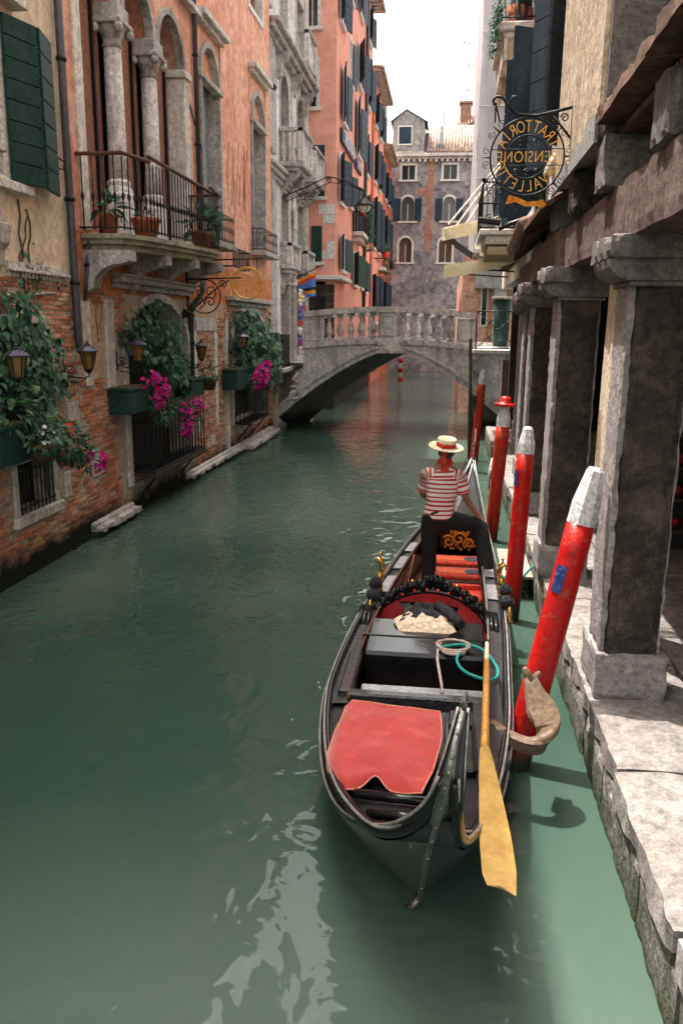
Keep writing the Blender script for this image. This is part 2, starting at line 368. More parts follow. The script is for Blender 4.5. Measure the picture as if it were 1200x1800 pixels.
    def pieces(s):
        """loose islands gathered into pieces that stand apart; returns a list of MBs"""
        import numpy as np
        n = len(s.v); root = list(range(n))
        def find(a):
            while root[a] != a: root[a] = root[root[a]]; a = root[a]
            return a
        for f in s.f:
            r0 = find(f[0])
            for i in f[1:]:
                r1 = find(i)
                if r1 != r0: root[r1] = r0
        lab = {}; isl = [lab.setdefault(find(i), len(lab)) for i in range(n)]; k = len(lab)
        if k < 2 or k > 500: return [s]
        V = np.array(s.v, dtype=float); I = np.array(isl); lo = np.full((k, 3), 1e9); hi = np.full((k, 3), -1e9)
        np.minimum.at(lo, I, V); np.maximum.at(hi, I, V); size = (hi-lo).max(axis=1)
        gap = np.maximum(0, np.maximum(lo[:, None]-hi[None], lo[None]-hi[:, None]))
        near = np.sqrt((gap**2).sum(axis=2)) <= np.maximum(.02, .5*np.maximum(size[:, None], size[None]))*.97
        grp = list(range(k))
        def fg(a):
            while grp[a] != a: a = grp[a]
            return a
        for a, b in zip(*np.nonzero(np.triu(near, 1))):
            ra, rb_ = fg(a), fg(b)
            if ra != rb_: grp[rb_] = ra
        ids = sorted({fg(a) for a in range(k)})
        if len(ids) < 2: return [s]
        out = {g_: MB() for g_ in ids}; maps = {g_: {} for g_ in ids}
        for f, sm, t in zip(s.f, s.sm, s.tone):
            g_ = fg(isl[f[0]]); o = out[g_]; mp = maps[g_]; nf = []
            for i in f:
                if i not in mp: mp[i] = len(o.v); o.v.append(s.v[i])
                nf.append(mp[i])
            o.f.append(tuple(nf)); o.sm.append(sm); o.tone.append(t)
        return list(out.values())
    def build(s, name, material, parent=None, label=None, cat=None, group=None, kind=None, loc=None):
        if parent and kind is None and len(s.f) < 60000:
            ps = s.pieces()
            if len(ps) > 1 and not s.solid:
                obs = [q.build(name, material, parent, label, None, None, 'one') for q in ps]
                return obs[0]
        if kind == 'one': kind = None
        off = wloc(parent) if parent else Vector(loc or (0, 0, 0))
        o = bpy.data.objects.new(name, s.mesh(name, material, off)); COL.objects.link(o)
        if parent: o.parent = parent
        else: o.location = off
        WL[o.name] = off
        return setp(o, label, cat, group, kind)
def struct(name, mb, material, **k): return mb.build(name, material, kind='structure', **k)
def part(name, material, parent, fn, **k):
    m = MB(); fn(m); return m.build(name, material, parent, **k)
def copy_tree(o, parent=None):
    c = o.copy(); COL.objects.link(c); WL[c.name] = wloc(o)
    if parent: c.parent = parent
    for ch in list(o.children): copy_tree(ch, c)
    return c
def LW(x0): return lambda u, v, w: (x0+w, u, v)
def RW(x0): return lambda u, v, w: (x0-w, u, v)
def FW(y0): return lambda u, v, w: (u, y0-w, v)
def rect(u0, u1, v0, v1): return [(u0, v0), (u1, v0), (u1, v1), (u0, v1)]
def archp(u0, u1, v0, vs, n=10, rise=None):
    """opening with an arched top springing at vs"""
    c = (u0+u1)/2; r = (u1-u0)/2; h = rise or r
    return [(u0, v0), (u1, v0)]+[(c+r*math.cos(PI*i/n), vs+h*math.sin(PI*i/n)) for i in range(n+1)]
def ring(u0, u1, v0, vs, t, n=10, rise=None):
    """outline of an arched frame of width t, without a bottom bar"""
    u0 += .012; u1 -= .012; c = (u0+u1)/2; r = (u1-u0)/2; h = (rise-.012 if rise else r)
    o = [(u1+t, v0)]+[(c+(r+t)*math.cos(PI*i/n), vs+(h+t)*math.sin(PI*i/n)) for i in range(n+1)]+[(u0-t, v0)]
    i_ = [(u0, v0)]+[(c-r*math.cos(PI*i/n), vs+h*math.sin(PI*i/n)) for i in range(n+1)]+[(u1, v0)]
    return o+i_
def frame_rect(mb, mp, u0, u1, v0, v1, t, w0, w1, c=.008, bottom=True):
    u0 += .012; u1 -= .012; v1 -= .012
    mb.box(u0-t, u0, v0, v1, w0, w1, c, mp); mb.box(u1, u1+t, v0, v1, w0, w1, c, mp)
    mb.box(u0-t, u1+t, v1+.001, v1+t, w0, w1, c, mp)
    if bottom: mb.box(u0-t, u1+t, v0-t, v0-.001, w0, w1, c, mp)
def spiral(c, r0, r1, a0, turns, n=18):
    return [(c[0]+(r0+(r1-r0)*i/n)*math.cos(a0+turns*2*PI*i/n), c[1]+(r0+(r1-r0)*i/n)*math.sin(a0+turns*2*PI*i/n)) for i in range(n+1)]
def crom(P, s):
    """Catmull-Rom through P at parameter s (0..len-1)"""
    n = len(P)-1; i = min(max(int(math.floor(s)), 0), n-1); t = s-i
    p = [Vector(P[min(max(i+k, 0), n)]) for k in (-1, 0, 1, 2)]
    return .5*((2*p[1])+(p[2]-p[0])*t+(2*p[0]-5*p[1]+4*p[2]-p[3])*t*t+(3*p[1]-p[0]-3*p[2]+p[3])*t**3)

def translucent(name, amt):
    nt = MATS[name].node_tree; b = nt.nodes['Principled BSDF']; o = nt.nodes['Material Output']; t = nt.nodes.new('ShaderNodeBsdfTranslucent'); x = nt.nodes.new('ShaderNodeMixShader')
    src = b.inputs['Base Color'].links[0].from_socket; nt.links.new(src, t.inputs[0]); x.inputs[0].default_value = amt
    nt.links.new(b.outputs[0], x.inputs[1]); nt.links.new(t.outputs[0], x.inputs[2]); nt.links.new(x.outputs[0], o.inputs[0])
for n_ in ('awningcream', 'awningtan', 'sheet', 'leaf'): translucent(n_, .4 if n_ != 'leaf' else .35)
# ------------------------------------------------------------------ water
WATER_SHADE = (161.878, 27.643, 0)  # noise offset that places the painted light and dark areas of the water
def water_material():
    m = bpy.data.materials.new('canal_water'); m.use_nodes = True; nt = m.node_tree; N = nt.nodes; Lk = nt.links
    b = N['Principled BSDF']; b.inputs['Roughness'].default_value = .025; b.inputs['IOR'].default_value = 1.27
    g = N.new('ShaderNodeNewGeometry')
    def noise(scale, det, sq, rgh=.5, dist=0.0):
        mp = N.new('ShaderNodeMapping'); mp.inputs['Scale'].default_value = sq
        Lk.new(g.outputs['Position'], mp.inputs['Vector'])
        n = N.new('ShaderNodeTexNoise'); n.inputs['Scale'].default_value = scale; n.inputs['Detail'].default_value = det
        n.inputs['Roughness'].default_value = rgh; n.inputs['Distortion'].default_value = dist
        Lk.new(mp.outputs[0], n.inputs['Vector']); return n.outputs['Fac']
    r = N.new('ShaderNodeMix'); r.data_type = 'RGBA'          # light and shade painted into the water: milkier near, darker farther off
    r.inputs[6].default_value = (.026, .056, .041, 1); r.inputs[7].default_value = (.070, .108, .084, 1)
    mpx = N.new('ShaderNodeMapping'); mpx.inputs['Location'].default_value = WATER_SHADE; Lk.new(g.outputs['Position'], mpx.inputs['Vector'])
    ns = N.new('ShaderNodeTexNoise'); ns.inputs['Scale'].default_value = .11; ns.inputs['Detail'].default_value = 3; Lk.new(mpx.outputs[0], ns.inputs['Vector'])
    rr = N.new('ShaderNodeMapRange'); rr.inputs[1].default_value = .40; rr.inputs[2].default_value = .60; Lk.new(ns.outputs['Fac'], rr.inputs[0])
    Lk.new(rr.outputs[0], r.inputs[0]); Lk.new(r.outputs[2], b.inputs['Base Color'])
    def mul(a, k):
        x = N.new('ShaderNodeMath'); x.operation = 'MULTIPLY'; x.inputs[1].default_value = k; Lk.new(a, x.inputs[0]); return x.outputs[0]
    def add(a, c):
        x = N.new('ShaderNodeMath'); x.operation = 'ADD'; Lk.new(a, x.inputs[0]); Lk.new(c, x.inputs[1]); return x.outputs[0]
    h = add(add(mul(noise(.75, 1.0, (1, .8, 1), .4, .8), .034), add(mul(noise(2.1, 1.5, (1, .85, 1), .4, 1.8), .020), mul(noise(4.6, 1.2, (.9, 1, 1), .4, 1.2), .0055))), mul(noise(8, 2, (.45, 1, 1), .5, .3), .0020))
    bp = N.new('ShaderNodeBump'); bp.inputs['Strength'].default_value = 1; bp.inputs['Distance'].default_value = 1.0
    Lk.new(h, bp.inputs['Height']); Lk.new(bp.outputs[0], b.inputs['Normal'])
    MATS['water'] = m
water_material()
wm = MB(); wm.add([(-60, -40, 0), (60, -40, 0), (60, 140, 0), (-60, 140, 0)], [(0, 1, 2, 3)])
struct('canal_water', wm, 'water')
cb = MB(); cb.add([(-400, -400, -2.2), (400, -400, -2.2), (400, 700, -2.2), (-400, 700, -2.2)], [(0, 1, 2, 3)])
struct('ground', cb, 'soffit')

# ------------------------------------------------------------------ bricks
TONES = [(min(.8, 1.42*a), min(.8, 1.32*b), min(.8, 1.18*c)) for a, b, c in [(.36, .13, .075), (.44, .18, .10), (.29, .105, .065), (.50, .25, .14), (.53, .36, .26), (.23, .115, .08), (.40, .15, .085), (.47, .21, .125)]]
def brick_variants(k=14):
    out = []
    for i in range(k):
        m = MB(); t = rng.choice(TONES); j = rng.uniform(.85, 1.15); m.cur = tuple(c*j for c in t)
        lu = rng.uniform(.215, .238); lv = rng.uniform(.050, .058); w = rng.uniform(.006, .020)
        m.box(-.03, w, -lu/2, lu/2, -lv/2, lv/2, .006)
        out.append(m.mesh('brick', 'brick'))
    return out
BRICKS = brick_variants()
def brick_field(parent, x0, u0, u1, v0, v1, skip, nind=300, loose=.06):
    """courses of bricks on a wall that faces the canal; the nearest ones are objects of their own"""
    spots = []; v = v0; row = 0
    while v < v1:
        u = u0-(row % 2)*.125+rng.uniform(-.03, .03)
        while u < u1:
            cu, cv = u+.125, v+.034
            if u0 < cu < u1 and not any(a-.1 < cu < b+.1 and c-.02 < cv < d+.02 for a, b, c, d in skip):
                if rng.random() > loose: spots.append((cu, cv))
            u += .25
        v += .068; row += 1
    spots.sort(key=lambda p: p[0]+.25*abs(p[1]-.9))
    off = wloc(parent)
    for cu, cv in spots[:nind]:
        o = bpy.data.objects.new('brick', rng.choice(BRICKS)); COL.objects.link(o); o.parent = parent
        o.location = Vector((x0, cu, cv+rng.uniform(-.003, .003)))-off
        o.rotation_euler = (rng.uniform(-.02, .02), 0, rng.uniform(-.015, .015))
    m = MB()
    for cu, cv in spots[nind:]:
        t = rng.choice(TONES); j = rng.uniform(.82, 1.15); m.cur = tuple(c*j for c in t)
        lu = rng.uniform(.215, .238); lv = rng.uniform(.048, .058); w = rng.uniform(.005, .02)
        a, b, c, d = cu-lu/2, cu+lu/2, cv-lv/2, cv+lv/2
        vs = [(x0-.02, a, c), (x0-.02, b, c), (x0-.02, b, d), (x0-.02, a, d), (x0+w, a+.006, c+.006), (x0+w, b-.006, c+.006), (x0+w, b-.006, d-.006), (x0+w, a+.006, d-.006)]
        m.add(vs, [(4, 5, 6, 7), (0, 1, 5, 4), (1, 2, 6, 5), (2, 3, 7, 6), (3, 0, 4, 7)])
    if m.v: m.build('brickwork', 'brick', parent, kind='stuff')

def plank_leaf(mb, mp, u0, u1, v0, v1, w0, w1, n):
    """ledged shutter leaf: boards with open joints"""
    h = (v1-v0)/n
    for i in range(n): mb.box(u0, u1, v0+i*h+.006, v0+(i+1)*h-.006, w0, w1, .006, mp)
    mb.box(u0+.01, u1-.01, v0+.01, v1-.01, w0+(w1-w0)*.25, w0+(w1-w0)*.6, 0, mp)

XL = -5.75
lw = LW(XL)
# ================================================================== cream building (left edge)
cream = thing('cream_house', 'cream plastered house with dark green shutters and brick base at the left edge', 'building', (XL, 6, 0))
holes = [rect(9.2, 10.45, 5.35, 7.25), rect(10.15, 11.2, .9, 1.62), rect(9.9, 11.15, 1.95, 3.5), rect(5.5, 6.7, 5.35, 7.25), rect(5.5, 6.7, 1.5, 3.3)]
part('wall', 'cream', cream, lambda m: m.plate(rect(-3, 12.22, 4.05, 20.0), [holes[0], holes[3]], -.45, 0, lw))
part('lower_wall', 'mortar', cream, lambda m: m.plate(rect(-3, 12.22, -1, 4.047), [holes[1], holes[2], holes[4]], -.45, 0, lw))
part('interior', 'interior', cream, lambda m: m.box(-9, XL-.46, -3, 12.2, -.5, 19.9))
part('roof', 'rooftile', cream, lambda m: m.add([(-5.2, -3.4, 20.0), (-5.2, 12.3, 20.0), (-9.5, 12.3, 21.9), (-9.5, -3.4, 21.9), (-5.2, -3.4, 20.15), (-5.2, 12.3, 20.15), (-9.5, 12.3, 22.05), (-9.5, -3.4, 22.05)], [(0, 1, 2, 3), (4, 7, 6, 5), (0, 4, 5, 1), (1, 5, 6, 2), (2, 6, 7, 3), (3, 7, 4, 0)]))
brick_field(cream, XL, 8.6, 12.2, -.2, 4.03, [(10.0, 11.4, .7, 1.8), (9.8, 11.25, 1.9, 3.6), (11.75, 12.05, 2.0, 2.32), (11.5, 11.75, .85, 1.3)])
part('stone_block', 'stone', cream, lambda m: m.box(11.76, 12.04, 2.01, 2.31, -.02, .025, .01, lw))
part('stone_block', 'stone', cream, lambda m: m.box(11.53, 11.73, .87, 1.27, -.02, .022, .01, lw))
w = part('window', 'darkpane', cream, lambda m: m.box(9.2, 10.45, 5.35, 7.25, -.35, -.32, 0, lw), label='shuttered window with a white stone frame')
part('window_frame', 'white', w, lambda m: frame_rect(m, lw, 9.2, 10.45, 5.35, 7.25, .16, -.3, .03))
part('window_sill', 'white', w, lambda m: m.box(9.0, 11.0, 5.16, 5.28, -.05, .14, .012, lw))
part('lintel', 'white', w, lambda m: m.box(8.9, 11.0, 7.42, 7.56, -.05, .22, .012, lw))
def leaf1(m):
    pass
def leaf2(m):
    pass
for (u0, u1, v0, n_), f_ in (((10.55, 11.1, 5.28, 8), lambda u, v, ww: (XL+.05+ww+(u-10.55)*.30, u, v)), ((11.12, 11.72, 5.26, 7), lambda u, v, ww: (XL+.24+ww-(u-11.12)*.22, u, v))):
    sht = part('shutter', 'green', cream, lambda m: m.box(u0+.01, u1-.01, v0+.01, 7.27, .011, .027, 0, f_), label='dark green boarded shutter leaf folded open')
    h_ = (7.28-v0)/n_
    for i in range(n_): part('board', 'green', sht, lambda m: m.box(u0, u1, v0+i*h_+.006, v0+(i+1)*h_-.006, 0, .045, .006, f_))
part('shutter_latch', 'iron', w, lambda m: m.tube([(XL+.26, 11.5, 5.75), (XL+.33, 11.52, 5.7), (XL+.3, 11.55, 5.6), (XL+.25, 11.52, 5.62)], .012, 5))
part('string_course', 'stone', cream, lambda m: [m.box(10.3, 12.0, 4.16, 4.2, 0, .10, .006, lw), m.box(10.3, 12.0, 4.2, 4.29, 0, .06, .006, lw)]+[m.box(10.32+i*.1, 10.38+i*.1, 4.09, 4.16, 0, .05, .005, lw) for i in range(17)])
bc = part('balcony', 'stone', cream, lambda m: [m.box(8.6, 10.1, 4.72, 5.5, 0, .14, .02, lw), m.box(8.55, 10.14, 5.5, 5.56, 0, .19, .012, lw), m.box(8.5, 10.18, 5.56, 5.68, 0, .23, .015, lw), m.box(8.55, 10.16, 4.62, 4.72, 0, .21, .012, lw)], label='pale stone window balcony cut by the left edge')
part('console', 'stone', bc, lambda m: m.plate([(0, 4.62), (.22, 4.62), (.20, 4.48), (.13, 4.40), (.09, 4.22), (0, 4.08)], [], 9.8, 10.12, lambda a, b, c: (XL+a, c, b)))
lw_ = part('window', 'darkpane', cream, lambda m: m.box(10.15, 11.2, .9, 1.62, -.35, -.33, 0, lw), label='low barred window above the water')
part('window_frame', 'stonelow', lw_, lambda m: frame_rect(m, lw, 10.15, 11.2, .9, 1.62, .11, -.3, .03, bottom=False))
part('window_sill', 'stonelow', lw_, lambda m: m.box(9.98, 11.36, .74, .895, -.3, .09, .02, lw))
for i in range(9):
    part('bar', 'iron', lw_, lambda m: m.tube([(XL+.02, 10.21+i*.116, .9), (XL+.02, 10.21+i*.116, 1.62)], .011, 5))
part('cross_bar', 'iron', lw_, lambda m: [m.box(10.15, 11.2, .97, .99, .005, .03, 0, lw), m.box(10.15, 11.2, 1.5, 1.52, .005, .03, 0, lw)])
uw = part('window', 'darkpane', cream, lambda m: m.box(9.9, 11.15, 1.95, 3.5, -.35, -.33, 0, lw), label='dark window opening half hidden by creeper')
part('window_frame', 'stone', uw, lambda m: frame_rect(m, lw, 9.9, 11.15, 1.95, 3.5, .12, -.3, .025))
part('cable', 'white', cream, lambda m: m.tube([(XL+.03, 8.8, 3.86), (XL+.03, 10, 3.84), (XL+.04, 10.9, 3.88), (XL+.03, 11.6, 3.93)], .012, 5))

def downpipe(name, label, pts, r, material, clamps=()):
    t = thing(name, label, 'drainpipe', pts[-1])
    part('pipe', material, t, lambda m: m.tube(pts, r, 8))
    for z in clamps:
        for i in range(len(pts)-1):
            a, b = Vector(pts[i]), Vector(pts[i+1])
            if min(a.z, b.z) <= z <= max(a.z, b.z) and a.z != b.z:
                p = a.lerp(b, (z-a.z)/(b.z-a.z))
                part('clamp', 'iron', t, lambda m: m.lathe([(r+.014, -.03), (r+.014, .03)], p, 8)); break
    return t
downpipe('drainpipe', 'tall dark drainpipe between the cream house and the red house', [(XL+.09, 12.14, 20.0), (XL+.09, 12.14, 3.22), (XL+.12, 12.15, 3.08), (XL+.2, 12.15, 3.02)], .062, 'pipe', (11, 8.9, 7.2, 5.3, 4.1))

# ================================================================== red house
red = thing('red_house', 'salmon red plastered palazzo with brick base and arched loggia', 'building', (XL, 19, 0))
Y0, Y1 = 12.25, 26.75
def trifora():
    b = [(12.9, 14.52), (14.74, 16.26), (16.48, 18.1)]; p = [(12.9, 4.95), (18.1, 4.95)]
    for (a, c) in reversed(b):
        cc, r = (a+c)/2, (c-a)/2; p += [(cc+r*math.cos(PI*i/10), 8.72+r*math.sin(PI*i/10)) for i in range(11)]
    return p
w1, w2 = (19.3, 20.75, 5.35, 9.0), (24.2, 25.75, 5.6, 9.2)
uph = [trifora(), archp(w1[0], w1[1], w1[2], w1[3]), archp(w2[0], w2[1], w2[2], w2[3]), rect(24.15, 25.7, 12.1, 13.2)]
part('wall', 'redplaster', red, lambda m: m.plate(rect(Y0, Y1, 5.0-.9, 20.0), [], -.5, 0, lw) if False else m.plate(rect(Y0, Y1, 4.9, 20.0), [[(u, max(v, 4.95)) for u, v in h] for h in uph], -.52, 0, lw))
lowh = [archp(14.2, 17.75, .55, 3.0, 14, .95), archp(21.6, 25.6, .8, 2.95, 14, 1.0)]
part('middle_wall', 'redlow', red, lambda m: m.plate(rect(Y0, Y1, 4.02, 4.897), [], -.52, 0, lw))
part('lower_wall', 'mortar', red, lambda m: m.plate(rect(Y0, Y1, -1, 4.017), lowh, -.52, 0, lw))
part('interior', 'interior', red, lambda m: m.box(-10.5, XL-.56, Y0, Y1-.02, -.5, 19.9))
part('roof', 'rooftile', red, lambda m: m.add([(-5.2, Y0, 20.0), (-5.2, Y1, 20.0), (-10.5, Y1, 22.1), (-10.5, Y0, 22.1), (-5.2, Y0, 20.17), (-5.2, Y1, 20.17), (-10.5, Y1, 22.3), (-10.5, Y0, 22.3)], [(0, 1, 2, 3), (4, 7, 6, 5), (0, 4, 5, 1), (1, 5, 6, 2), (2, 6, 7, 3), (3, 7, 4, 0)]))
stones = [(12.55, 12.8, 1.0, 1.45), (13.35, 13.7, 2.35, 3.9), (12.5, 12.75, 2.5, 3.85), (18.3, 18.55, 1.0, 1.25), (19.4, 19.75, .55, .8), (19.9, 20.1, 1.0, 3.3), (18.15, 18.4, 1.9, 3.6), (18.3, 20.1, 3.35, 3.65)]
brick_field(red, XL, Y0+.02, Y1, -.2, 4.0, [(13.85, 18.05, .3, 3.3), (14.3, 17.6, 3.2, 4.1), (21.3, 25.9, .6, 3.3), (21.6, 25.6, 3.2, 4.1), (20.85, 21.15, 0, 3.6)]+stones+[(12.76, 13.34, 2.6, 3.8)], 300, .05)
for a, b, c, d in stones: part('stone_block', 'stone' if d-c < .6 else 'stonewall', red, lambda m: m.box(a, b, c, d, -.02, .028, .01, lw))
part('plaster_patch', 'paleplaster', red, lambda m: m.box(12.76, 13.33, 2.6, 3.8, -.02, .012, .004, lw))
part('plaster_patch', 'paleplaster', red, lambda m: m.plate([(18.2, 3.66), (20.8, 3.66), (20.8, 4.02), (19.6, 3.98), (18.2, 4.03)], [], -.02, .016, lw))
part('stone_strip', 'stone', red, lambda m: m.box(20.88, 21.1, .05, 3.62, -.02, .05, .012, lw))
# doorway over the water
def doorway(u0, u1, v0, vs, rise, name_label):
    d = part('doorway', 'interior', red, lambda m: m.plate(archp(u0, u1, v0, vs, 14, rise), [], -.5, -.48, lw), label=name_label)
    part('stone_arch', 'stone', d, lambda m: m.plate(ring(u0, u1, v0, vs, .16, 14, rise), [], -.3, .05, lw))
    return d
d1 = doorway(14.2, 17.75, .55, 3.0, .95, 'arched water doorway with creeper hanging in it')
part('stone_cornice', 'stonedirty', d1, lambda m: [m.box(13.75, 17.75, 4.1, 4.2, 0, .12, .01, lw), m.box(13.7, 17.8, 4.2, 4.3, 0, .22, .014, lw), m.box(13.7, 17.8, 4.3, 4.34, 0, .27, .01, lw)])
d2 = doorway(21.6, 25.6, .8, 2.95, 1.0, 'second arched opening behind a creeper')
part('stone_cornice', 'stonedirty', d2, lambda m: [m.box(21.2, 26.0, 4.0, 4.12, 0, .12, .01, lw), m.box(21.1, 26.1, 4.12, 4.24, 0, .25, .014, lw)])
# loggia
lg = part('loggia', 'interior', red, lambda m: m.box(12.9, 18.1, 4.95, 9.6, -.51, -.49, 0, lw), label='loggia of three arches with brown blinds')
for a, b in ((12.93, 14.5), (14.76, 16.24), (16.5, 18.07)):
    def bl(m, a=a, b=b):
        n = 92
        for i in range(n): m.box(a, b, 5.0+i*.041, 5.0+i*.041+.033, -.36, -.335, 0, lw)
        m.box(a, b, 5.0, 8.77, -.36, -.35, 0, lw)
    part('blind', 'blind', lg, bl)
    cc, r = (a+b)/2, (b-a)/2
    part('arch_moulding', 'stonedirty', lg, lambda m: m.plate(ring(a+.02, b-.02, 8.72, 8.72, .13, 12), [], -.12, .05, lw))
    part('mullion', 'poleblack', lg, lambda m: m.box(b-.36, b-.30, 5.0, 8.8, -.33, -.28, 0, lw))
for yc in (14.63, 16.37):
    c = part('column', 'stone', lg, lambda m: m.lathe([(.17, 5.98), (.165, 6.4), (.15, 8.1)], (XL-.14, yc, 0), 16), label='round stone column of the loggia')
    part('base', 'white', c, lambda m: m.lathe([(.27, 4.93), (.27, 5.72), (.24, 5.76), (.24, 5.80), (.20, 5.86), (.21, 5.93), (.17, 5.985)], (XL-.14, yc, 0), 8, smooth=False))
    def cap(m, yc=yc):
        m.lathe([(.15, 8.08), (.18, 8.12), (.15, 8.16), (.17, 8.24), (.24, 8.38), (.25, 8.42)], (XL-.14, yc, 0), 16)
        m.box(yc-.30, yc+.30, 8.42, 8.50, -.42, .14, .015, lw); m.box(yc-.25, yc+.25, 8.50, 8.73, -.40, .08, .012, lw)
        for sy in (-1, 1):
            for sx in (-.34, .08): m.ball((XL+sx, yc+sy*.24, 8.36), .085, 8, 6)
    part('capital', 'stonedirty', c, cap)
part('pilaster', 'stonewall', lg, lambda m: [m.box(18.0, 18.32, 4.95, 8.55, -.45, .05, .012, lw), m.box(17.94, 18.38, 8.55, 8.7, -.45, .10, .015, lw), m.box(17.96, 18.36, 4.95, 5.5, -.45, .08, .012, lw)])
part('pilaster', 'stonewall', lg, lambda m: [m.box(12.72, 12.98, 4.95, 9.2, -.3, .04, .012, lw)])
part('arch_cornice', 'stone', lg, lambda m: m.box(17.6, 19.0, 10.0, 10.12, 0, .18, .012, lw))
# tall windows
for (a, b, v0, v1), cz in ((w1, 10.12), (w2, 10.45)):
    w = part('window', 'greydoor', red, lambda m: plank_leaf(m, lambda u, v, ww: lw(v, u, ww), v0, v1, a, b, -.32, -.27, 5), label='tall arched window closed by grey boards')
    part('lunette', 'redplaster', w, lambda m: m.plate(archp(a, b, v1, v1+.02), [], -.2, -.12, lw))
    part('stone_surround', 'stonedirty', w, lambda m: m.plate(ring(a, b, v0, v1, .13, 12), [], -.3, .06, lw))
    part('lintel', 'stonedirty', w, lambda m: m.box(a-.2, b+.2, v1-.1, v1+.02, -.1, .1, .012, lw))
    part('cornice', 'stone', w, lambda m: [m.box(a-.22, b+.22, cz-.1, cz, 0, .14, .01, lw), m.box(a-.3, b+.3, cz, cz+.14, 0, .26, .014, lw)])
    part('raised_frame', 'paleplaster', w, lambda m: [m.box(a-.24, a-.17, v1, cz-.1, 0, .03, .005, lw), m.box(b+.17, b+.24, v1, cz-.1, 0, .03, .005, lw)])
w = part('window', 'darkpane', red, lambda m: m.box(24.15, 25.7, 12.1, 13.2, -.3, -.28, 0, lw), label='small square window cut by the top edge')
part('window_frame', 'white', w, lambda m: frame_rect(m, lw, 24.15, 25.7, 12.1, 13.2, .14, -.2, .04))
# loggia balcony
def bz(y): return .035*(y-12.7)
plan = [(-5.74, 12.62), (-5.05, 12.62), (-4.88, 13.4), (-4.88, 16.9), (-5.0, 18.0), (-5.74, 18.1)]
bal = part('balcony', 'lichenstone', red, lambda m: None, label='stone balcony with a black iron railing on the red house')
def slab(m):
    for (ins, z0, z1) in ((.0, 4.80, 4.87), (.05, 4.72, 4.80), (.12, 4.62, 4.72)):
        P = [(x if x < -5.7 else x-ins, y+(ins if y < 13 else -ins if y > 17.5 else 0)) for x, y in plan]
        n = len(P); vs = [(x, y, z0+bz(y)) for x, y in P]+[(x, y, z1+bz(y)) for x, y in P]
        m.add(vs, [tuple(range(n))[::-1], tuple(range(n, 2*n))]+[(i, (i+1) % n, n+(i+1) % n, n+i) for i in range(n)])
mm = MB(); slab(mm); bal.data = mm.mesh('balcony', 'lichenstone', wloc(red))
for yc in (12.78, 14.5, 16.2, 17.95):
    part('bracket', 'stonedirty', bal, lambda m: m.plate([(0, 4.62), (.78, 4.62), (.78, 4.46), (.66, 4.42), (.48, 4.40), (.30, 4.32), (.20, 4.22), (.16, 4.05), (.05, 3.98), (0, 4.05)], [], yc-.14, yc+.14, lambda a, b, c: (XL+a, c, b+bz(yc))))
part('handrail', 'railwood', bal, lambda m: [m.obox(((Vector((a[0], a[1], 6.03+bz(a[1])))+Vector((b[0], b[1], 6.03+bz(b[1]))))/2), ((Vector(b)-Vector(a)).length+.05, .075, .05), Matrix.Rotation(math.atan2(b[1]-a[1], b[0]-a[0]), 3, 'Z'), .012) for a, b in zip(plan, plan[1:])])
part('bottom_rail', 'iron', bal, lambda m: [m.tube([(a[0]-.03, a[1], 4.96+bz(a[1])), (b[0]-.03, b[1], 4.96+bz(b[1]))], .014, 5) for a, b in zip(plan, plan[1:])])
bm_ = MB(); bm_.lathe([(.011, 0), (.011, .44), (.02, .46), (.028, .5), (.02, .54), (.011, .56), (.011, 1.08)], (0, 0, 0), 6)
BALUSTER = bm_.mesh('iron_baluster', 'iron')
for a, b in zip(plan, plan[1:]):
    L_ = (Vector(b)-Vector(a)).length; n = max(2, int(L_/.155))
    for i in range(n):
        p = Vector(a).lerp(Vector(b), (i+.5)/n)
        o = bpy.data.objects.new('iron_baluster', BALUSTER); COL.objects.link(o); o.parent = bal
        o.location = Vector((p.x-.02, p.y, 4.92+bz(p.y)))-wloc(bal)
# small curly iron balconies under the tall windows
def curly(parent, y0, y1, z0, z1, dep):
    b = part('small_balcony', 'stonedirty', parent, lambda m: m.box(y0-.05, y1+.05, z0-.14, z0, -.02, dep+.06, .015, lw), label='narrow iron window balcony')
    def ir(m):
        X = XL+dep
        for z in (z0+.03, z1): m.tube([(XL, y0, z), (X, y0, z), (X, y1, z), (XL, y1, z)], .014, 5)
        n = 9
        for i in range(n+1):
            y = y0+(y1-y0)*i/n; m.tube([(X, y, z0), (X, y, z1)], .008, 4)
        for i in range(n):
            y = y0+(y1-y0)*(i+.5)/n; r_ = (y1-y0)/n*.5
            for zz in (.28, .72): m.tube([(X, y+r_*math.cos(t*PI/6), z0+(z1-z0)*zz+.13*math.sin(t*PI/6)) for t in range(12)], .007, 4, closed=True)
        for i in range(3):
            x = XL+dep*(i+.5)/3; m.tube([(x, y0, z0), (x, y0, z1)], .008, 4)
            m.tube([(x+.09*math.cos(t*PI/6), y0, (z0+z1)/2+.2*math.sin(t*PI/6)) for t in range(12)], .007, 4, closed=True)
    part('iron_railing', 'iron', b, ir)
curly(red, 19.35, 20.7, 5.42, 6.05, .36); curly(red, 24.0, 25.95, 5.62, 6.22, .36)
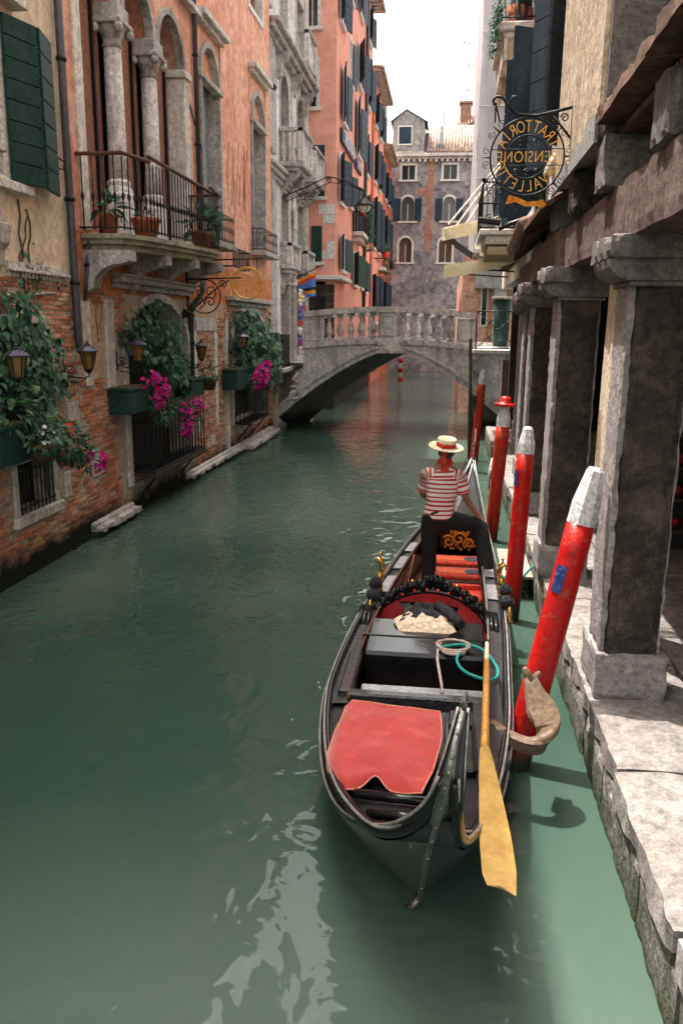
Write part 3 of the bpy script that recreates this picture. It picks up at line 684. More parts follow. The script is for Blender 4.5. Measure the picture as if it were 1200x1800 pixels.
# pipes
downpipe('drainpipe', 'dark drainpipe beside the loggia arches of the red house', [(XL+.08, 18.72, 20.0), (XL+.08, 18.75, 5.0)], .055, 'pipe', (11, 9.2, 7.4, 6.1))
downpipe('drainpipe', 'bent dark green drainpipe right of the creeper arch', [(XL+.18, 18.55, 4.5), (XL+.16, 18.5, 4.2), (XL+.07, 17.95, 3.85), (XL+.07, 17.9, 3.3), (XL+.07, 17.85, 2.1)], .06, 'greenpipe', (3.1,))
downpipe('drainpipe', 'short slanting dark pipe under the loggia balcony', [(XL+.1, 12.7, 4.78), (XL+.06, 12.62, 4.2), (XL+.05, 12.55, 3.85)], .032, 'pipe', (4.4,))
part('wall_rod', 'iron', red, lambda m: m.tube([(XL+.03, 18.3, 8.2), (XL+.05, 19.15, 7.35)], .016, 5))
part('floodlight', 'iron', red, lambda m: [m.obox((XL+.18, 17.35, 3.72), (.2, .26, .14), Matrix.Rotation(.5, 3, 'Y'), .02), m.tube([(XL, 17.35, 3.6), (XL+.14, 17.35, 3.68)], .02, 5)])
part('floodlight', 'iron', red, lambda m: [m.obox((XL+.2, 26.2, 10.55), (.22, .26, .14), Matrix.Rotation(.5, 3, 'Y'), .02), m.tube([(XL, 26.2, 10.7), (XL+.14, 26.2, 10.6)], .02, 5)])
# cracks / creeper stems on the plaster
def twig(m, y, z, n, dz, amp):
    p = []; yy = y
    for i in range(n): p.append((XL+.012, yy, z+i*dz)); yy += rng.uniform(-amp, amp)+.015
    m.tube(p, .006, 4)
part('dead_creeper', 'stem', red, lambda m: [twig(m, 21.2+rng.uniform(0, 2.2), 6.2+rng.uniform(0, .8), rng.randint(6, 12), .16, .07) for i in range(9)]+[twig(m, 12.95+rng.uniform(0, .5), 3.2, 6, .13, .09) for i in range(4)])
# iron grille balconies over the water
def grille(label, y0, y1, z0, z1, dep, nb):
    t = thing('iron_grille', label, 'railing', (XL, (y0+y1)/2, z0), 'iron grilles of the water doors')
    X = XL+dep
    part('frame', 'iron', t, lambda m: [m.box(y0, y1, z1-.03, z1, dep-.03, dep+.02, .004, lw), m.box(y0, y1, z0, z0+.05, 0, dep+.03, .006, lw), m.box(y0, y1, z1-.14, z1-.12, dep-.02, dep+.01, 0, lw)]+[m.box(y0, y0+.03, z1-.03, z1, 0, dep, .004, lw), m.box(y1-.03, y1, z1-.03, z1, 0, dep, .004, lw)])
    for i in range(nb+1):
        y = y0+.02+(y1-y0-.04)*i/nb
        part('bar', 'iron', t, lambda m: m.tube([(X, y, z0), (X, y, z1)], .016, 5))
    for i in range(3):
        part('bar', 'iron', t, lambda m: m.tube([(XL+dep*(i+.6)/3.4, y0+.015, z0), (XL+dep*(i+.6)/3.4, y0+.015, z1)], .016, 5))
    for y in (y0+.4, y1-.5): part('brace', 'iron', t, lambda m: m.tube([(XL, y, z0-.5), (X, y, z0)], .022, 5))
    return t
g1 = grille('black iron grille across the creeper water door, with flower boxes', 14.3, 17.5, .78, 1.75, .42, 15)
part('shelf', 'ironrust', g1, lambda m: m.box(14.25, 17.55, .70, .775, 0, .47, .01, lw))
grille('black iron grille below the pink flowers beside the bridge', 21.6, 24.2, .82, 1.72, .42, 13)
for y in (14.7, 16.1, 17.0):
    pass
# stone ledges along the waterline
def ledge(name_label, y0, y1, z0, z1, dep):
    t = thing('stone_ledge', name_label, 'ledge', (XL, (y0+y1)/2, 0), 'stone ledges at the waterline')
    n = max(2, int((y1-y0)/.9)); d = (y1-y0)/n
    for i in range(n): part('ledge_stone', 'stonelow', t, lambda m: [m.rbox(y0+i*d+.008, y0+(i+1)*d-.008, z0, z1, -.02, dep+rng.uniform(-.03, .03), .014, .08, 4, lw, .05), m.box(y0+i*d+.01, y0+(i+1)*d-.01, z1-.02, z1+.06, -.02, dep*.4, .02, lw)])
    part('ledge_base', 'soffit', t, lambda m: m.box(y0, y1, -.6, z0-.001, -.02, dep*.6, .02, lw))
ledge('short worn stone ledge at the foot of the brick wall', 12.35, 14.1, .10, .2, .22)
ledge('long worn stone ledge at the waterline towards the bridge', 17.3, 22.2, .08, .18, .2)
ledge('stone ledge running on below the bridge end', 22.3, 26.2, .02, .18, .4)
# ------------------------------------------------------------------ helper for facade windows
def fwin(parent, mp, u0, u1, v0, v1, arch=False, shut=(None, None), smat='navy', frame='white', pane='darkpane', depth=.22, label=None, ang=.25, t=.13, sill=True):
    """window = pane, with frame, sill and shutter leaves as its pieces. shut: width of the leaf on each side (or None)"""
    P = archp(u0, u1, v0, v1) if arch else rect(u0, u1, v0, v1)
    w = part('window', pane, parent, lambda m: m.plate(P, [], -depth-.03, -depth, mp), label=label)
    if arch: part('frame', frame, w, lambda m: m.plate(ring(u0, u1, v0, v1, t), [], -depth, .035, mp))
    else: part('frame', frame, w, lambda m: frame_rect(m, mp, u0, u1, v0, v1, t, -depth, .035, .006, bottom=False))
    if sill: part('sill', frame, w, lambda m: m.box(u0-t*1.5, u1+t*1.5, v0-.14, v0-.002, -depth, .14, .012, mp))
    mul = MB(); c = (u0+u1)/2
    mul.box(c-.03, c+.03, v0, v1, -depth, -depth+.05, 0, mp)
    mul.build('mullion', frame, w)
    top = v1+((u1-u0)*.35 if arch else 0)
    for side, wd_ in zip((-1, 1), shut):
        if not wd_: continue
        ub = u0-.02 if side < 0 else u1+.02
        def f(u, v, ww, ub=ub, side=side):
            d = (u)*side
            return mp(ub+d*math.cos(ang), v, .05+ww+u*math.sin(ang))
        part('shutter', smat, w, lambda m: plank_leaf(m, f, 0.0, wd_, v0-.02, top, 0, .05, 6))
    return w

# ================================================================== stone palace
SX = -5.95
sw = LW(SX)
pal = thing('stone_palace', 'narrow pale stone palace with carved balconies beside the bridge', 'building', (SX, 30.5, 2))
ph = [archp(29.3, 30.7, 8.9, 11.2), archp(32.4, 33.9, 8.9, 11.2), rect(29.3, 30.6, 6.0, 8.1), rect(32.5, 33.8, 6.0, 8.1), rect(29.2, 30.9, 2.2, 4.9), rect(32.2, 34.1, 2.2, 4.6), rect(29.3, 30.6, 13.0, 15.2), rect(32.5, 33.8, 13.0, 15.2)]
part('wall', 'stonewall', pal, lambda m: m.plate(rect(26.78, 34.6, -1, 17), ph, -.5, 0, sw))
part('interior', 'interior', pal, lambda m: m.box(-10.5, SX-.52, 26.8, 34.45, -.5, 16.9))
part('roof', 'rooftile', pal, lambda m: m.box(-10.5, SX+.45, 26.78, 34.6, 17.0, 17.2))
part('pilaster', 'stonedirty', pal, lambda m: [m.box(26.8, 27.5, 2.2, 8.4, 0, .16, .03, sw), m.box(26.8, 27.5, 9.0, 12.6, 0, .16, .03, sw), m.box(26.8, 27.5, 13.1, 16.9, 0, .16, .03, sw), m.box(27.7, 28.2, 2.2, 8.4, 0, .09, .02, sw), m.box(27.7, 28.2, 9.0, 12.6, 0, .09, .02, sw)])
part('pilaster', 'stonewall', pal, lambda m: [m.box(31.3, 31.7, 2.2, 8.3, 0, .1, .02, sw), m.box(31.2, 31.8, 9, 11.7, 0, .08, .02, sw), m.box(34.15, 34.6, 2.2, 16.9, 0, .1, .02, sw)])
for z, dd in ((12.5, .52), (8.45, .34), (16.7, .5)):
    part('cornice', 'stonedirty', pal, lambda m: [m.box(26.78, 34.6, z-.26, z-.12, 0, dd*.4, .02, sw), m.box(26.78, 34.6, z-.12, z+.05, 0, dd*.7, .03, sw), m.box(26.78, 34.6, z+.05, z+.2, 0, dd, .03, sw)])
for y in (28.9, 31.4, 33.9): part('console', 'stonedirty', pal, lambda m: m.plate([(0, 12.3), (.4, 12.3), (.36, 12.1), (.2, 11.95), (.14, 11.6), (0, 11.5)], [], y-.18, y+.18, lambda a, b, c: (SX+a, c, b)))
for a, b in ((29.3, 30.7), (32.4, 33.9)):
    fwin(pal, sw, a, b, 8.9, 11.2, True, frame='stonedirty', pane='glass', label='tall arched palace window')
    fwin(pal, sw, a, b-.1, 6.0, 8.1, False, frame='stone', pane='glass', label='rectangular palace window')
    fwin(pal, sw, a, b-.1, 13.0, 15.2, False, frame='stone', pane='glass', label='upper palace window')
def stone_balcony(parent, mp, u0, u1, z0, h, dep, label, nb=4):
    b = part('balcony', 'stonedirty', parent, lambda m: [m.box(u0, u1, z0-.16, z0, 0, dep, .03, mp), m.box(u0+.08, u1-.08, z0-.3, z0-.16, 0, dep*.8, .03, mp), m.box(u0, u1, z0+h-.14, z0+h, dep-.22, dep+.04, .03, mp), m.box(u0, u0+.22, z0+h-.14, z0+h, 0, dep, .03, mp)], label=label)
    part('bracket', 'stonedirty', b, lambda m: [m.plate([(0, z0-.3), (dep*.75, z0-.3), (dep*.6, z0-.5), (dep*.3, z0-.62), (0, z0-1.0)], [], c-.2, c+.2, lambda p, q, r_: mp(r_, q, p)) for c in (u0+.4, u1-.4)])
    part('corner_post', 'stone', b, lambda m: [m.box(u0, u0+.22, z0, z0+h-.141, dep-.22, dep, .02, mp), m.box(u1-.22, u1, z0, z0+h-.141, dep-.22, dep, .02, mp)])
    for i in range(nb):
        c = u0+.22+(u1-u0-.44)*(i+.5)/nb
        part('baluster', 'stone', b, lambda m: m.lathe([(.09, z0), (.09, z0+.06), (.05, z0+.1), (.095, z0+h*.35), (.045, z0+h*.65), (.08, z0+h-.142)], mp(c, 0, dep-.11), 8))
    for i in range(2): part('baluster', 'stone', b, lambda m: m.lathe([(.09, z0), (.05, z0+.1), (.095, z0+h*.35), (.045, z0+h*.65), (.08, z0+h-.142)], mp(u0+.11, 0, (dep-.22)*(i+.5)/2), 8))
stone_balcony(pal, sw, 29.0, 31.0, 8.95, 1.1, .85, 'stone balcony of the palace, the nearer one')
stone_balcony(pal, sw, 32.1, 34.2, 8.95, 1.1, .80, 'stone balcony of the palace, the farther one')
stone_balcony(pal, sw, 32.3, 34.0, 13.0, 1.1, .5, 'upper stone balcony of the palace')
stone_balcony(pal, sw, 29.1, 30.8, 5.6, .75, .45, 'shallow lower stone balcony', 3)
stone_balcony(pal, sw, 32.3, 34.0, 5.6, .75, .45, 'farther shallow lower stone balcony', 3)
part('wall_plaque', 'marblepl', pal, lambda m: [m.box(31.15, 31.85, 7.0, 7.7, .1, .14, .01, sw), m.plate(archp(31.25, 31.75, 6.2, 6.7), [], .1, .13, sw)])
sh = part('shop_window', 'glass', pal, lambda m: m.box(32.2, 34.1, 2.2, 4.6, -.3, -.27, 0, sw), label='shop window with white shirts')
part('frame', 'white', sh, lambda m: frame_rect(m, sw, 32.2, 34.1, 2.25, 4.6, .16, -.2, .06)); part('shirt', 'white', sh, lambda m: [m.ball((SX-.2, 33.0, 3.5), .3, 8, 6, (.4, 1, 1.6)), m.ball((SX-.2, 33.6, 3.3), .26, 8, 6, (.4, 1, 1.6))])
part('shop_door', 'interior', pal, lambda m: m.box(29.2, 30.9, 2.2, 4.9, -.45, -.42, 0, sw))
part('sign_board', 'white', pal, lambda m: [m.box(30.0, 34.5, 4.95, 5.2, 0, .16, .02, sw)])
# string of carnival masks beside the shop door
mk = thing('mask_display', 'string of colourful carnival masks hanging at the shop door', 'masks', (SX+.35, 31.1, 3))
MC = [(.75, .70, .62), (.6, .08, .06), (.75, .55, .15), (.10, .14, .35), (.7, .3, .35), (.8, .78, .75), (.35, .1, .3)]
mmsh = []
for c in MC:
    q = MB(); q.cur = c
    q.grid([[(.05*math.cos(a)*math.cos(b)-.0, .11*math.sin(a), .13*math.sin(b)) for a in [x*PI/10 for x in range(-5, 6)]] for b in [x*PI/10 for x in range(-5, 6)]])
    q.cur = (.03, .03, .03); q.ball((.045, -.045, .03), .022, 6, 4); q.ball((.045, .045, .03), .022, 6, 4)
    mmsh.append(q.mesh('mask', 'masks'))
part('cord', 'iron', mk, lambda m: [m.tube([(SX+.3, y, 2.4), (SX+.3, y, 5.0)], .012, 4) for y in (30.9, 31.25, 31.6)])
for i in range(14):
    for j, y in enumerate((30.9, 31.25, 31.6)):
        o = bpy.data.objects.new('mask', rng.choice(mmsh)); COL.objects.link(o); o.parent = mk
        o.location = (rng.uniform(0, .08), y-31.1+rng.uniform(-.06, .06), -.6+i*.175+rng.uniform(-.03, .03)); o.rotation_euler = (rng.uniform(-.3, .3), 0, rng.uniform(-.9, -.2))
fg = thing('flag', 'orange and blue striped flag hanging on the palace wall', 'flag', (SX+.2, 32, 5))
q = MB()
FC = [(.80, .30, .02), (.62, .05, .04), (.10, .20, .55), (.02, .03, .05), (.75, .35, .03), (.12, .28, .60)]
for i in range(6):
    q.cur = FC[i]
    q.grid([[(SX+.15+.7*j/6, 31.7+.06*math.sin(j*1.4+z), z+(.32*j/6 if z > 4.9 else .1*j/6)) for j in range(7)] for z in (5.2-i*.115, 5.2-(i+1)*.115)])
q.build('cloth', 'flag', fg); part('pole', 'iron', fg, lambda m: m.tube([(SX, 31.7, 5.2), (SX+1.15, 31.7, 5.78)], .02, 5))

# ================================================================== coral building
CX = -4.75
cw = LW(CX); cf = FW(34.6)
cor = thing('coral_building', 'tall coral pink hotel building with dark shutters beyond the bridge', 'building', (CX, 42, 0))
CW = [(36.6, 37.6, 11.9, 13.6, True, (1.0, .7)), (42.3, 43.5, 14.9, 16.6, False, (1.0, 1.0)), (42.0, 43.3, 11.7, 13.6, True, (1.0, 1.0)), (35.7, 36.6, 8.6, 10.1, True, (.7, .8)), (36.4, 37.7, 5.9, 7.3, False, (1.0, 1.0)), (41.2, 42.5, 5.5, 7.0, False, (.9, .9)), (41.4, 42.6, 8.0, 10.3, False, (.9, .9)), (35.5, 36.4, 15.4, 17.2, False, (.7, .7)), (38.8, 39.6, 14.0, 15.8, False, (None, .6)), (39.0, 39.8, 8.9, 10.0, True, (None, .6)), (38.6, 39.4, 17.3, 19, False, (None, .6)), (46.6, 47.6, 15.0, 17.0, False, (.8, .8)), (46.6, 47.6, 11.6, 13.4, False, (.8, .8)), (46.6, 47.6, 8.2, 10.4, False, (.8, .8)), (46.8, 47.6, 5.4, 7.0, False, (.7, .7)), (44.6, 45.2, 5.5, 6.8, False, (None, .5)), (42.4, 43.4, 18, 19.4, False, (.8, .8)), (46.8, 47.6, 18.2, 19.6, False, (.7, .7))]
part('wall', 'coral', cor, lambda m: m.plate(rect(34.6, 49.6, -1, 20.3), [archp(a, b, c, d) if ar else rect(a, b, c, d) for a, b, c, d, ar, s in CW], -.4, 0, cw))
NW = [(-6.1, -5.55, 12.0, 13.7, True), (-6.0, -5.5, 14.9, 16.6, False)]
part('side_wall', 'coral', cor, lambda m: m.plate(rect(-9, CX-.402, 5.3, 20.3), [archp(a, b, c, d) if ar else rect(a, b, c, d) for a, b, c, d, ar in NW], -.4, 0, cf))
part('interior', 'interior', cor, lambda m: m.box(-9, CX-.42, 35.05, 49.5, -.5, 20.2))
for i, (a, b, c, d, ar, s) in enumerate(CW): fwin(cor, cw, a, b, c, d, ar, s, 'green' if d < 7.5 else 'navy', ang=.32 if i % 2 else .18)
for a, b, c, d, ar in NW: fwin(cor, cf, a, b, c, d, ar, (None, None), pane='glass')
def clsd(u0, u1, v0, v1, m_):
    w = part('window', m_, cor, lambda m: plank_leaf(m, lambda u, v, ww: cf(u, v, ww), u0, u1, v0, v1, .01, .06, 7), label='closed shutter on the side wall')
    part('sill', 'white', w, lambda m: m.box(u0-.1, u1+.1, v0-.16, v0-.02, 0, .12, .01, cf))
clsd(-5.75, -5.2, 8.65, 10.6, 'navy'); clsd(-5.75, -5.3, 6.1, 7.5, 'green')
part('quoin', 'white', cor, lambda m: [m.box(-5.45, -4.78, 7.95, 8.35, 0, .02, .004, cf), m.box(-5.25, -4.78, 7.6, 7.94, 0, .02, .004, cf), m.box(-5.1, -4.78, 6.2, 6.9, 0, .02, .004, cf), m.box(-5.3, -5.1, 6.2, 6.5, 0, .02, .004, cf)])
part('ledge', 'white', cor, lambda m: [m.box(-9, CX+.35, 5.36, 5.52, 0, .35, .02, cf), m.box(34.6, 37.8, 5.36, 5.52, 0, .35, .02, cw)])
for i in range(8): part('timber_board', 'brownwall', cor, lambda m: m.box(-9, CX-.02, 2.0+i*.4, 2.39+i*.4, -.3, .01, .01, cf))
part('doorway', 'darkpane', cor, lambda m: m.box(-5.6, -5.15, 2, 4.7, 0.01, .03, 0, cf))
part('wall_below', 'coral', cor, lambda m: m.box(-9, CX-.41, -1, 2, -.35, 0, 0, cf))
def eaves(parent, x0, y0, y1, z, dep=.55):
    r_ = part('eaves', 'rooftile', parent, lambda m: [m.box(y0, y1, z+.12, z+.2, -4, dep, 0, LW(x0))]+[m.lathe([(.1, 0), (.1, dep+.12)], (x0, y0+.12+i*.24, z+.22), 6, (1, 0, -.12)) for i in range(int((y1-y0)/.24))])
    part('rafter_ends', 'stone', parent, lambda m: [m.box(y0+.1+i*.5, y0+.24+i*.5, z-.02, z+.119, 0, dep*.8, 0, LW(x0)) for i in range(int((y1-y0)/.5))])
eaves(cor, CX, 34.3, 49.7, 20.3)
downpipe('drainpipe', 'long dark drainpipe down the coral front', [(CX+.1, 45.6, 20.3), (CX+.1, 45.6, 2.6)], .09, 'pipe', (17, 13, 9, 5))
sg = thing('hotel_sign', 'dark blue hotel sign with silver letters on the coral front', 'sign', (CX, 38.5, 11))
ltx = lambda u, v, w: (CX+.16+w, u, v)
part('board', 'signblue', sg, lambda m: [m.box(35.7, 40.4, 10.95, 11.5, .02, .12, .02, cw), m.box(40.9, 43.4, 10.9, 11.32, .02, .12, .02, cw)])
part('lettering', 'silvertext', sg, lambda m: [m.text('SPLENDID', .78, .06, lambda x, y, z: (CX+.15+z, 38.05+x*1.08, 11.22+y)), m.text('SUISSE', .5, .05, lambda x, y, z: (CX+.15+z, 42.15+x, 11.11+y))])
bcn = part('window_balcony', 'white', cor, lambda m: [m.box(40.6, 43.4, 7.75, 7.95, 0, .55, .03, cw)]+[m.box(40.8+i*.6, 41.0+i*.6, 7.5, 7.75, 0, .4, .03, cw) for i in range(5)], label='white balcony shelf with iron rail and trailing plants')
part('iron_railing', 'iron', bcn, lambda m: [m.tube([(CX, 40.7, z), (CX+.5, 40.7, z), (CX+.5, 43.3, z), (CX, 43.3, z)], .02, 5) for z in (8.0, 8.85)]+[m.tube([(CX+.5, 40.7+i*.13, 7.95), (CX+.5, 40.7+i*.13, 8.85)], .014, 4) for i in range(21)])

# ---- second coral building and the ones beyond
def far_house(name_, label, y0, y1, z, x0, material, wins, sm='navy', near=True):
    t = thing(name_, label, 'building', (x0, (y0+y1)/2, 0), 'houses along the left bank beyond the bridge')
    mp = LW(x0)
    part('wall', material, t, lambda m: m.plate(rect(y0, y1, -1, z), [rect(a, b, c, d) for a, b, c, d in wins], -.35, 0, mp))
    part('interior', 'interior', t, lambda m: m.box(-9, x0-.37, y0+.36, y1, -.5, z-.1))
    if near: part('side_wall', material, t, lambda m: m.box(-9, x0-.352, -1, z, -.35, 0, 0, FW(y0)))
    for i, (a, b, c, d) in enumerate(wins): fwin(t, mp, a, b, c, d, False, (.75, .75), sm, ang=.35)
    eaves(t, x0, y0-.2, y1, z, .5)
    return t
def gridw(ys, zs, w=1.0): return [(y, y+w, z0, z1) for y in ys for z0, z1 in zs]
h2 = far_house('row_house', 'redder coral house directly beyond the tall coral building', 49.9, 58.0, 17.6, CX, 'coral2', gridw((51.2, 54.6), ((15.1, 16.6), (12.0, 13.9), (8.2, 11.0), (4.6, 6.6))))
part('corner_pier', 'reddark', h2, lambda m: m.box(49.62, 50.3, -1, 17.5, .001, .12, .01, cw))
h3 = far_house('row_house', 'narrow red house farther along the left bank', 58.2, 65.6, 15.2, CX, 'reddark', gridw((59.6, 62.6), ((12.2, 13.8), (8.6, 11.0), (4.8, 6.6))))
part('chimney', 'dormer', h3, lambda m: [m.box(-5.6, -4.7, 58.6, 59.8, 15.4, 18.3, .02), m.box(-5.8, -4.5, 58.4, 60.0, 18.3, 18.5, .02)])
part('chimney_cap', 'rooftile', h3, lambda m: [m.lathe([(.12, 0), (.12, 1.2)], (-5.75, 58.5+i*.27, 18.6), 6, (1, 0, 0)) for i in range(6)])
part('shop_frame', 'white', h2, lambda m: frame_rect(m, cw, 53.2, 56.4, .9, 3.6, .22, 0, .1))

# ================================================================== grey house closing the canal
GY = 66.0; gf = FW(GY)
gry = thing('grey_house', 'old grey patched house with arched windows closing the canal', 'building', (-1.4, GY, 0))
GW = [(-3.95, -2.95, 14.45, 15.5, False), (-.80, .22, 14.45, 15.5, False), (-3.95, -2.95, 11.45, 12.75, True), (-.75, .20, 11.45, 12.75, True), (-4.05, -3.05, 8.4, 9.75, True), (-.95, .05, 8.4, 9.75, True)]
part('wall', 'greyplaster', gry, lambda m: m.plate(rect(-4.8, 9, -1, 16.2), [archp(a, b, c, d) if ar else rect(a, b, c, d) for a, b, c, d, ar in GW], -.4, 0, gf))
part('interior', 'interior', gry, lambda m: m.box(-4.8, 9, GY+.42, GY+9, -1, 16.1))
for i, (a, b, c, d, ar) in enumerate(GW):
    fwin(gry, gf, a, b, c, d, ar, (.55, .55) if i in (2, 3) else (None, None), 'navy', pane='darkpane' if i < 2 else ('glass' if i < 4 else 'oldwood'), ang=.1, t=.17)
def blob(m, pts, w):
    q = []
    for a, b in zip(pts, pts[1:]+pts[:1]):
        n = max(2, int(math.hypot(a[0]-b[0], a[1]-b[1])/.13))
        q += [(a[0]+(b[0]-a[0])*i/n+rng.uniform(-.09, .09), a[1]+(b[1]-a[1])*i/n+rng.uniform(-.05, .05)) for i in range(n)]
    m.plate(q, [], -.02, w, gf)
part('exposed_brick', 'patchbrick', gry, lambda m: blob(m, [(-2.05, 16.1), (-1.55, 16.1), (-1.5, 14.2), (-1.62, 13.1), (-1.52, 12.2), (-1.7, 11.2), (-1.45, 10.4), (-1.7, 9.2), (-2.0, 9.1), (-2.05, 10.4), (-2.2, 11), (-1.98, 12), (-2.1, 13.4), (-1.95, 14.6)], .012))
part('exposed_brick', 'patchbrick', gry, lambda m: blob(m, [(-2.6, 13.9), (-2.2, 13.9), (-2.1, 13.5), (-2.5, 13.3), (-2.9, 13.5)], .012))
part('exposed_brick', 'patchbrick', gry, lambda m: blob(m, [(-4.78, 10.5), (-4.5, 10.2), (-4.4, 8.6), (-4.55, 7.2), (-4.78, 6.8)], .012))
part('cornice', 'stone', gry, lambda m: [m.box(-4.9, 9, 15.9, 16.05, 0, .2, .02, gf), m.box(-4.9, 9, 16.05, 16.25, 0, .42, .03, gf)]+[m.box(-4.8+i*.42, -4.64+i*.42, 15.7, 15.9, 0, .3, 0, gf) for i in range(16)])
part('string_course', 'stone', gry, lambda m: m.box(-4.8, 9, 4.6, 4.85, 0, .08, .02, gf))
def roofslope(m):
    n = 40
    for i in range(n):
        x = -2.0+i*.24
        m.lathe([(.115, 0), (.115, 5.2)], (x, GY-.35, 16.32), 6, (0, .8, .5))
    m.add([(-4.9, GY-.4, 16.27), (8, GY-.4, 16.27), (8, GY+4, 19), (-4.9, GY+4, 19)], [(0, 1, 2, 3)])
part('roof', 'rooftile', gry, roofslope)
dm = part('dormer', 'dormer', gry, lambda m: [m.box(-4.7, -2.35, GY-.05, GY+3, 16.3, 18.6), m.add([(-4.7, GY-.05, 18.6), (-2.35, GY-.05, 18.6), (-3.7, GY-.05, 19.35), (-4.7, GY+3, 18.6), (-2.35, GY+3, 18.6), (-3.7, GY+3, 19.35)], [(0, 1, 2), (3, 5, 4), (0, 2, 5, 3), (1, 4, 5, 2)])])
part('roof', 'darktile', dm, lambda m: m.add([(-4.9, GY-.2, 18.58), (-3.7, GY-.2, 19.42), (-2.1, GY-.2, 18.52), (-4.9, GY+3, 18.58), (-3.7, GY+3, 19.42), (-2.1, GY+3, 18.52)], [(0, 1, 4, 3), (1, 2, 5, 4)]))
part('window', 'navy', dm, lambda m: m.box(-4.25, -3.3, 17.0, 18.2, .05, .08, 0, gf)); part('frame', 'white', dm, lambda m: frame_rect(m, gf, -4.25, -3.3, 17.0, 18.2, .1, .05, .12))
part('valley_roof', 'darktile', gry, lambda m: m.add([(-2.34, GY-.3, 16.45), (-1.6, GY-.3, 16.45), (-1.4, GY+3, 18.4), (-2.34, GY+3, 18.4)], [(0, 1, 2, 3)]))
part('vent_pipe', 'dormer', gry, lambda m: m.lathe([(.35, 16.5), (.3, 17.1), (.17, 17.3), (.17, 18.3)], (-1.1, GY+.3, 0), 8))
# house with chimney and aerials behind
bh = thing('rear_house', 'tiled gable roof with chimney rising behind the grey house', 'building', (1.5, 74, 0))
part('wall', 'dormer', bh, lambda m: m.box(-.2, 9, 74, 82, 0, 19.4))
part('roof', 'rooftile', bh, lambda m: [m.lathe([(.12, 0), (.12, 4.2)], (-1.2+i*.25, 73.6, 19.0+min(i, 14)*.105), 6, (0, .9, .42)) for i in range(40)]+[m.add([(-1.2, 73.5, 18.9), (.8, 73.5, 19.8), (8, 73.5, 20.6), (8, 78, 22), (.8, 78, 21.6), (-1.2, 78, 20.6)], [(0, 1, 4, 5), (1, 2, 3, 4)])])
ch = part('chimney', 'patchbrick', bh, lambda m: [m.box(.35, 1.25, 74.8, 75.7, 19.8, 21.9, .03), m.box(.22, 1.38, 74.7, 75.8, 21.9, 22.1, .03)])
for i, (x, h, arms) in enumerate(((-1.05, 24.6, 1), (.35, 29.0, 2), (.85, 27.2, 3), (2.35, 31.0, 1))):
    a = thing('aerial', ['lowest leftmost roof aerial', 'roof aerial with a long tilted boom', 'roof aerial with three short booms', 'tallest rightmost roof aerial'][i]+' above the tiled roof', 'aerial', (x, 76, 20), 'roof aerials')
    part('mast', 'antenna', a, lambda m: m.tube([(x, 76, 20), (x+.05, 76, h)], .05, 5))
    for k in range(arms):
        part('boom', 'antenna', a, lambda m: [m.tube([(x-.1, 76, h-.1-k*1.9), (x+1.1, 76, h-.35-k*1.9)], .035, 4)]+[m.tube([(x+.1+j*.2, 75.6, h-.15-j*.04-k*1.9), (x+.1+j*.2, 76.4, h-.15-j*.04-k*1.9)], .02, 4) for j in range(5)])
# ================================================================== bridge
BY0, BY1 = 27.0, 30.2
def zi(x): return 2.74-.33*abs(x+1.8)**1.45
SK_ = .33                                   # the vault runs askew
def rth(x): return .19+.03*min(4, abs(x+1.8))
def ztop(x): return 3.13-.011*(x+1.95)**2*2.2
brd = thing('stone_bridge', 'arched grey stone footbridge with a balustrade across the canal', 'bridge', (-1.8, 28.6, 0))
bf = FW(BY0)
xs = [-5.75+i*(7.9/36) for i in range(37)]
for lo, hi in ((-4.75, -2.2), (-1.4, .86)):
    xx_ = [lo+(hi-lo)*i/10 for i in range(11)]
    part('spandrel', 'bridgestone', brd, lambda m: m.plate([(x, ztop(x)-.19) for x in xx_]+[(x, min(zi(x)+.12, ztop(x)-.2)) for x in reversed(xx_)], [], -.3, 0, bf))
# blocks facing the spandrel
def block(x0, x1, n=5):
    b = [(x, max(zi(x)+rth(x)+.05, 0)) for x in [x0+(x1-x0)*i/n for i in range(n+1)]]
    t = [(x, ztop(x)-.345) for x in [x1+(x0-x1)*i/n for i in range(n+1)]]
    if all(tt[1]-bb[1] > .04 for tt, bb in zip(reversed(t), b)):
        part('stone_block', 'bridgestone', brd, lambda m: m.plate(b+t, [], -.1, .02+rng.uniform(0, .012), bf))
for a, b in ((-4.74, -4.05), (-4.03, -3.3), (-3.28, -2.75), (-.85, -.35), (-.33, .2), (.22, .85)): block(a, b)
part('band_stone', 'bridgestone', brd, lambda m: None) if False else None
for i in range(7):
    a = -4.75+i*.8014; b = a+.795
    part('band_stone', 'bridgestone', brd, lambda m: m.plate([(a, ztop(a)-.34), (b, ztop(b)-.34), (b, ztop(b)-.19), (a, ztop(a)-.19)], [], -.3, .03, bf))
    part('plinth_stone', 'bridgestone', brd, lambda m: m.plate([(a, ztop(a)-.187), (b, ztop(b)-.187), (b, ztop(b)), (a, ztop(a))], [], -.36, .10, bf))
    part('coping_stone', 'bridgestone', brd, lambda m: m.plate([(a, ztop(a)+.82), (b, ztop(b)+.82), (b, ztop(b)+1.0), (a, ztop(a)+1.0)], [], -.34, .11, bf))
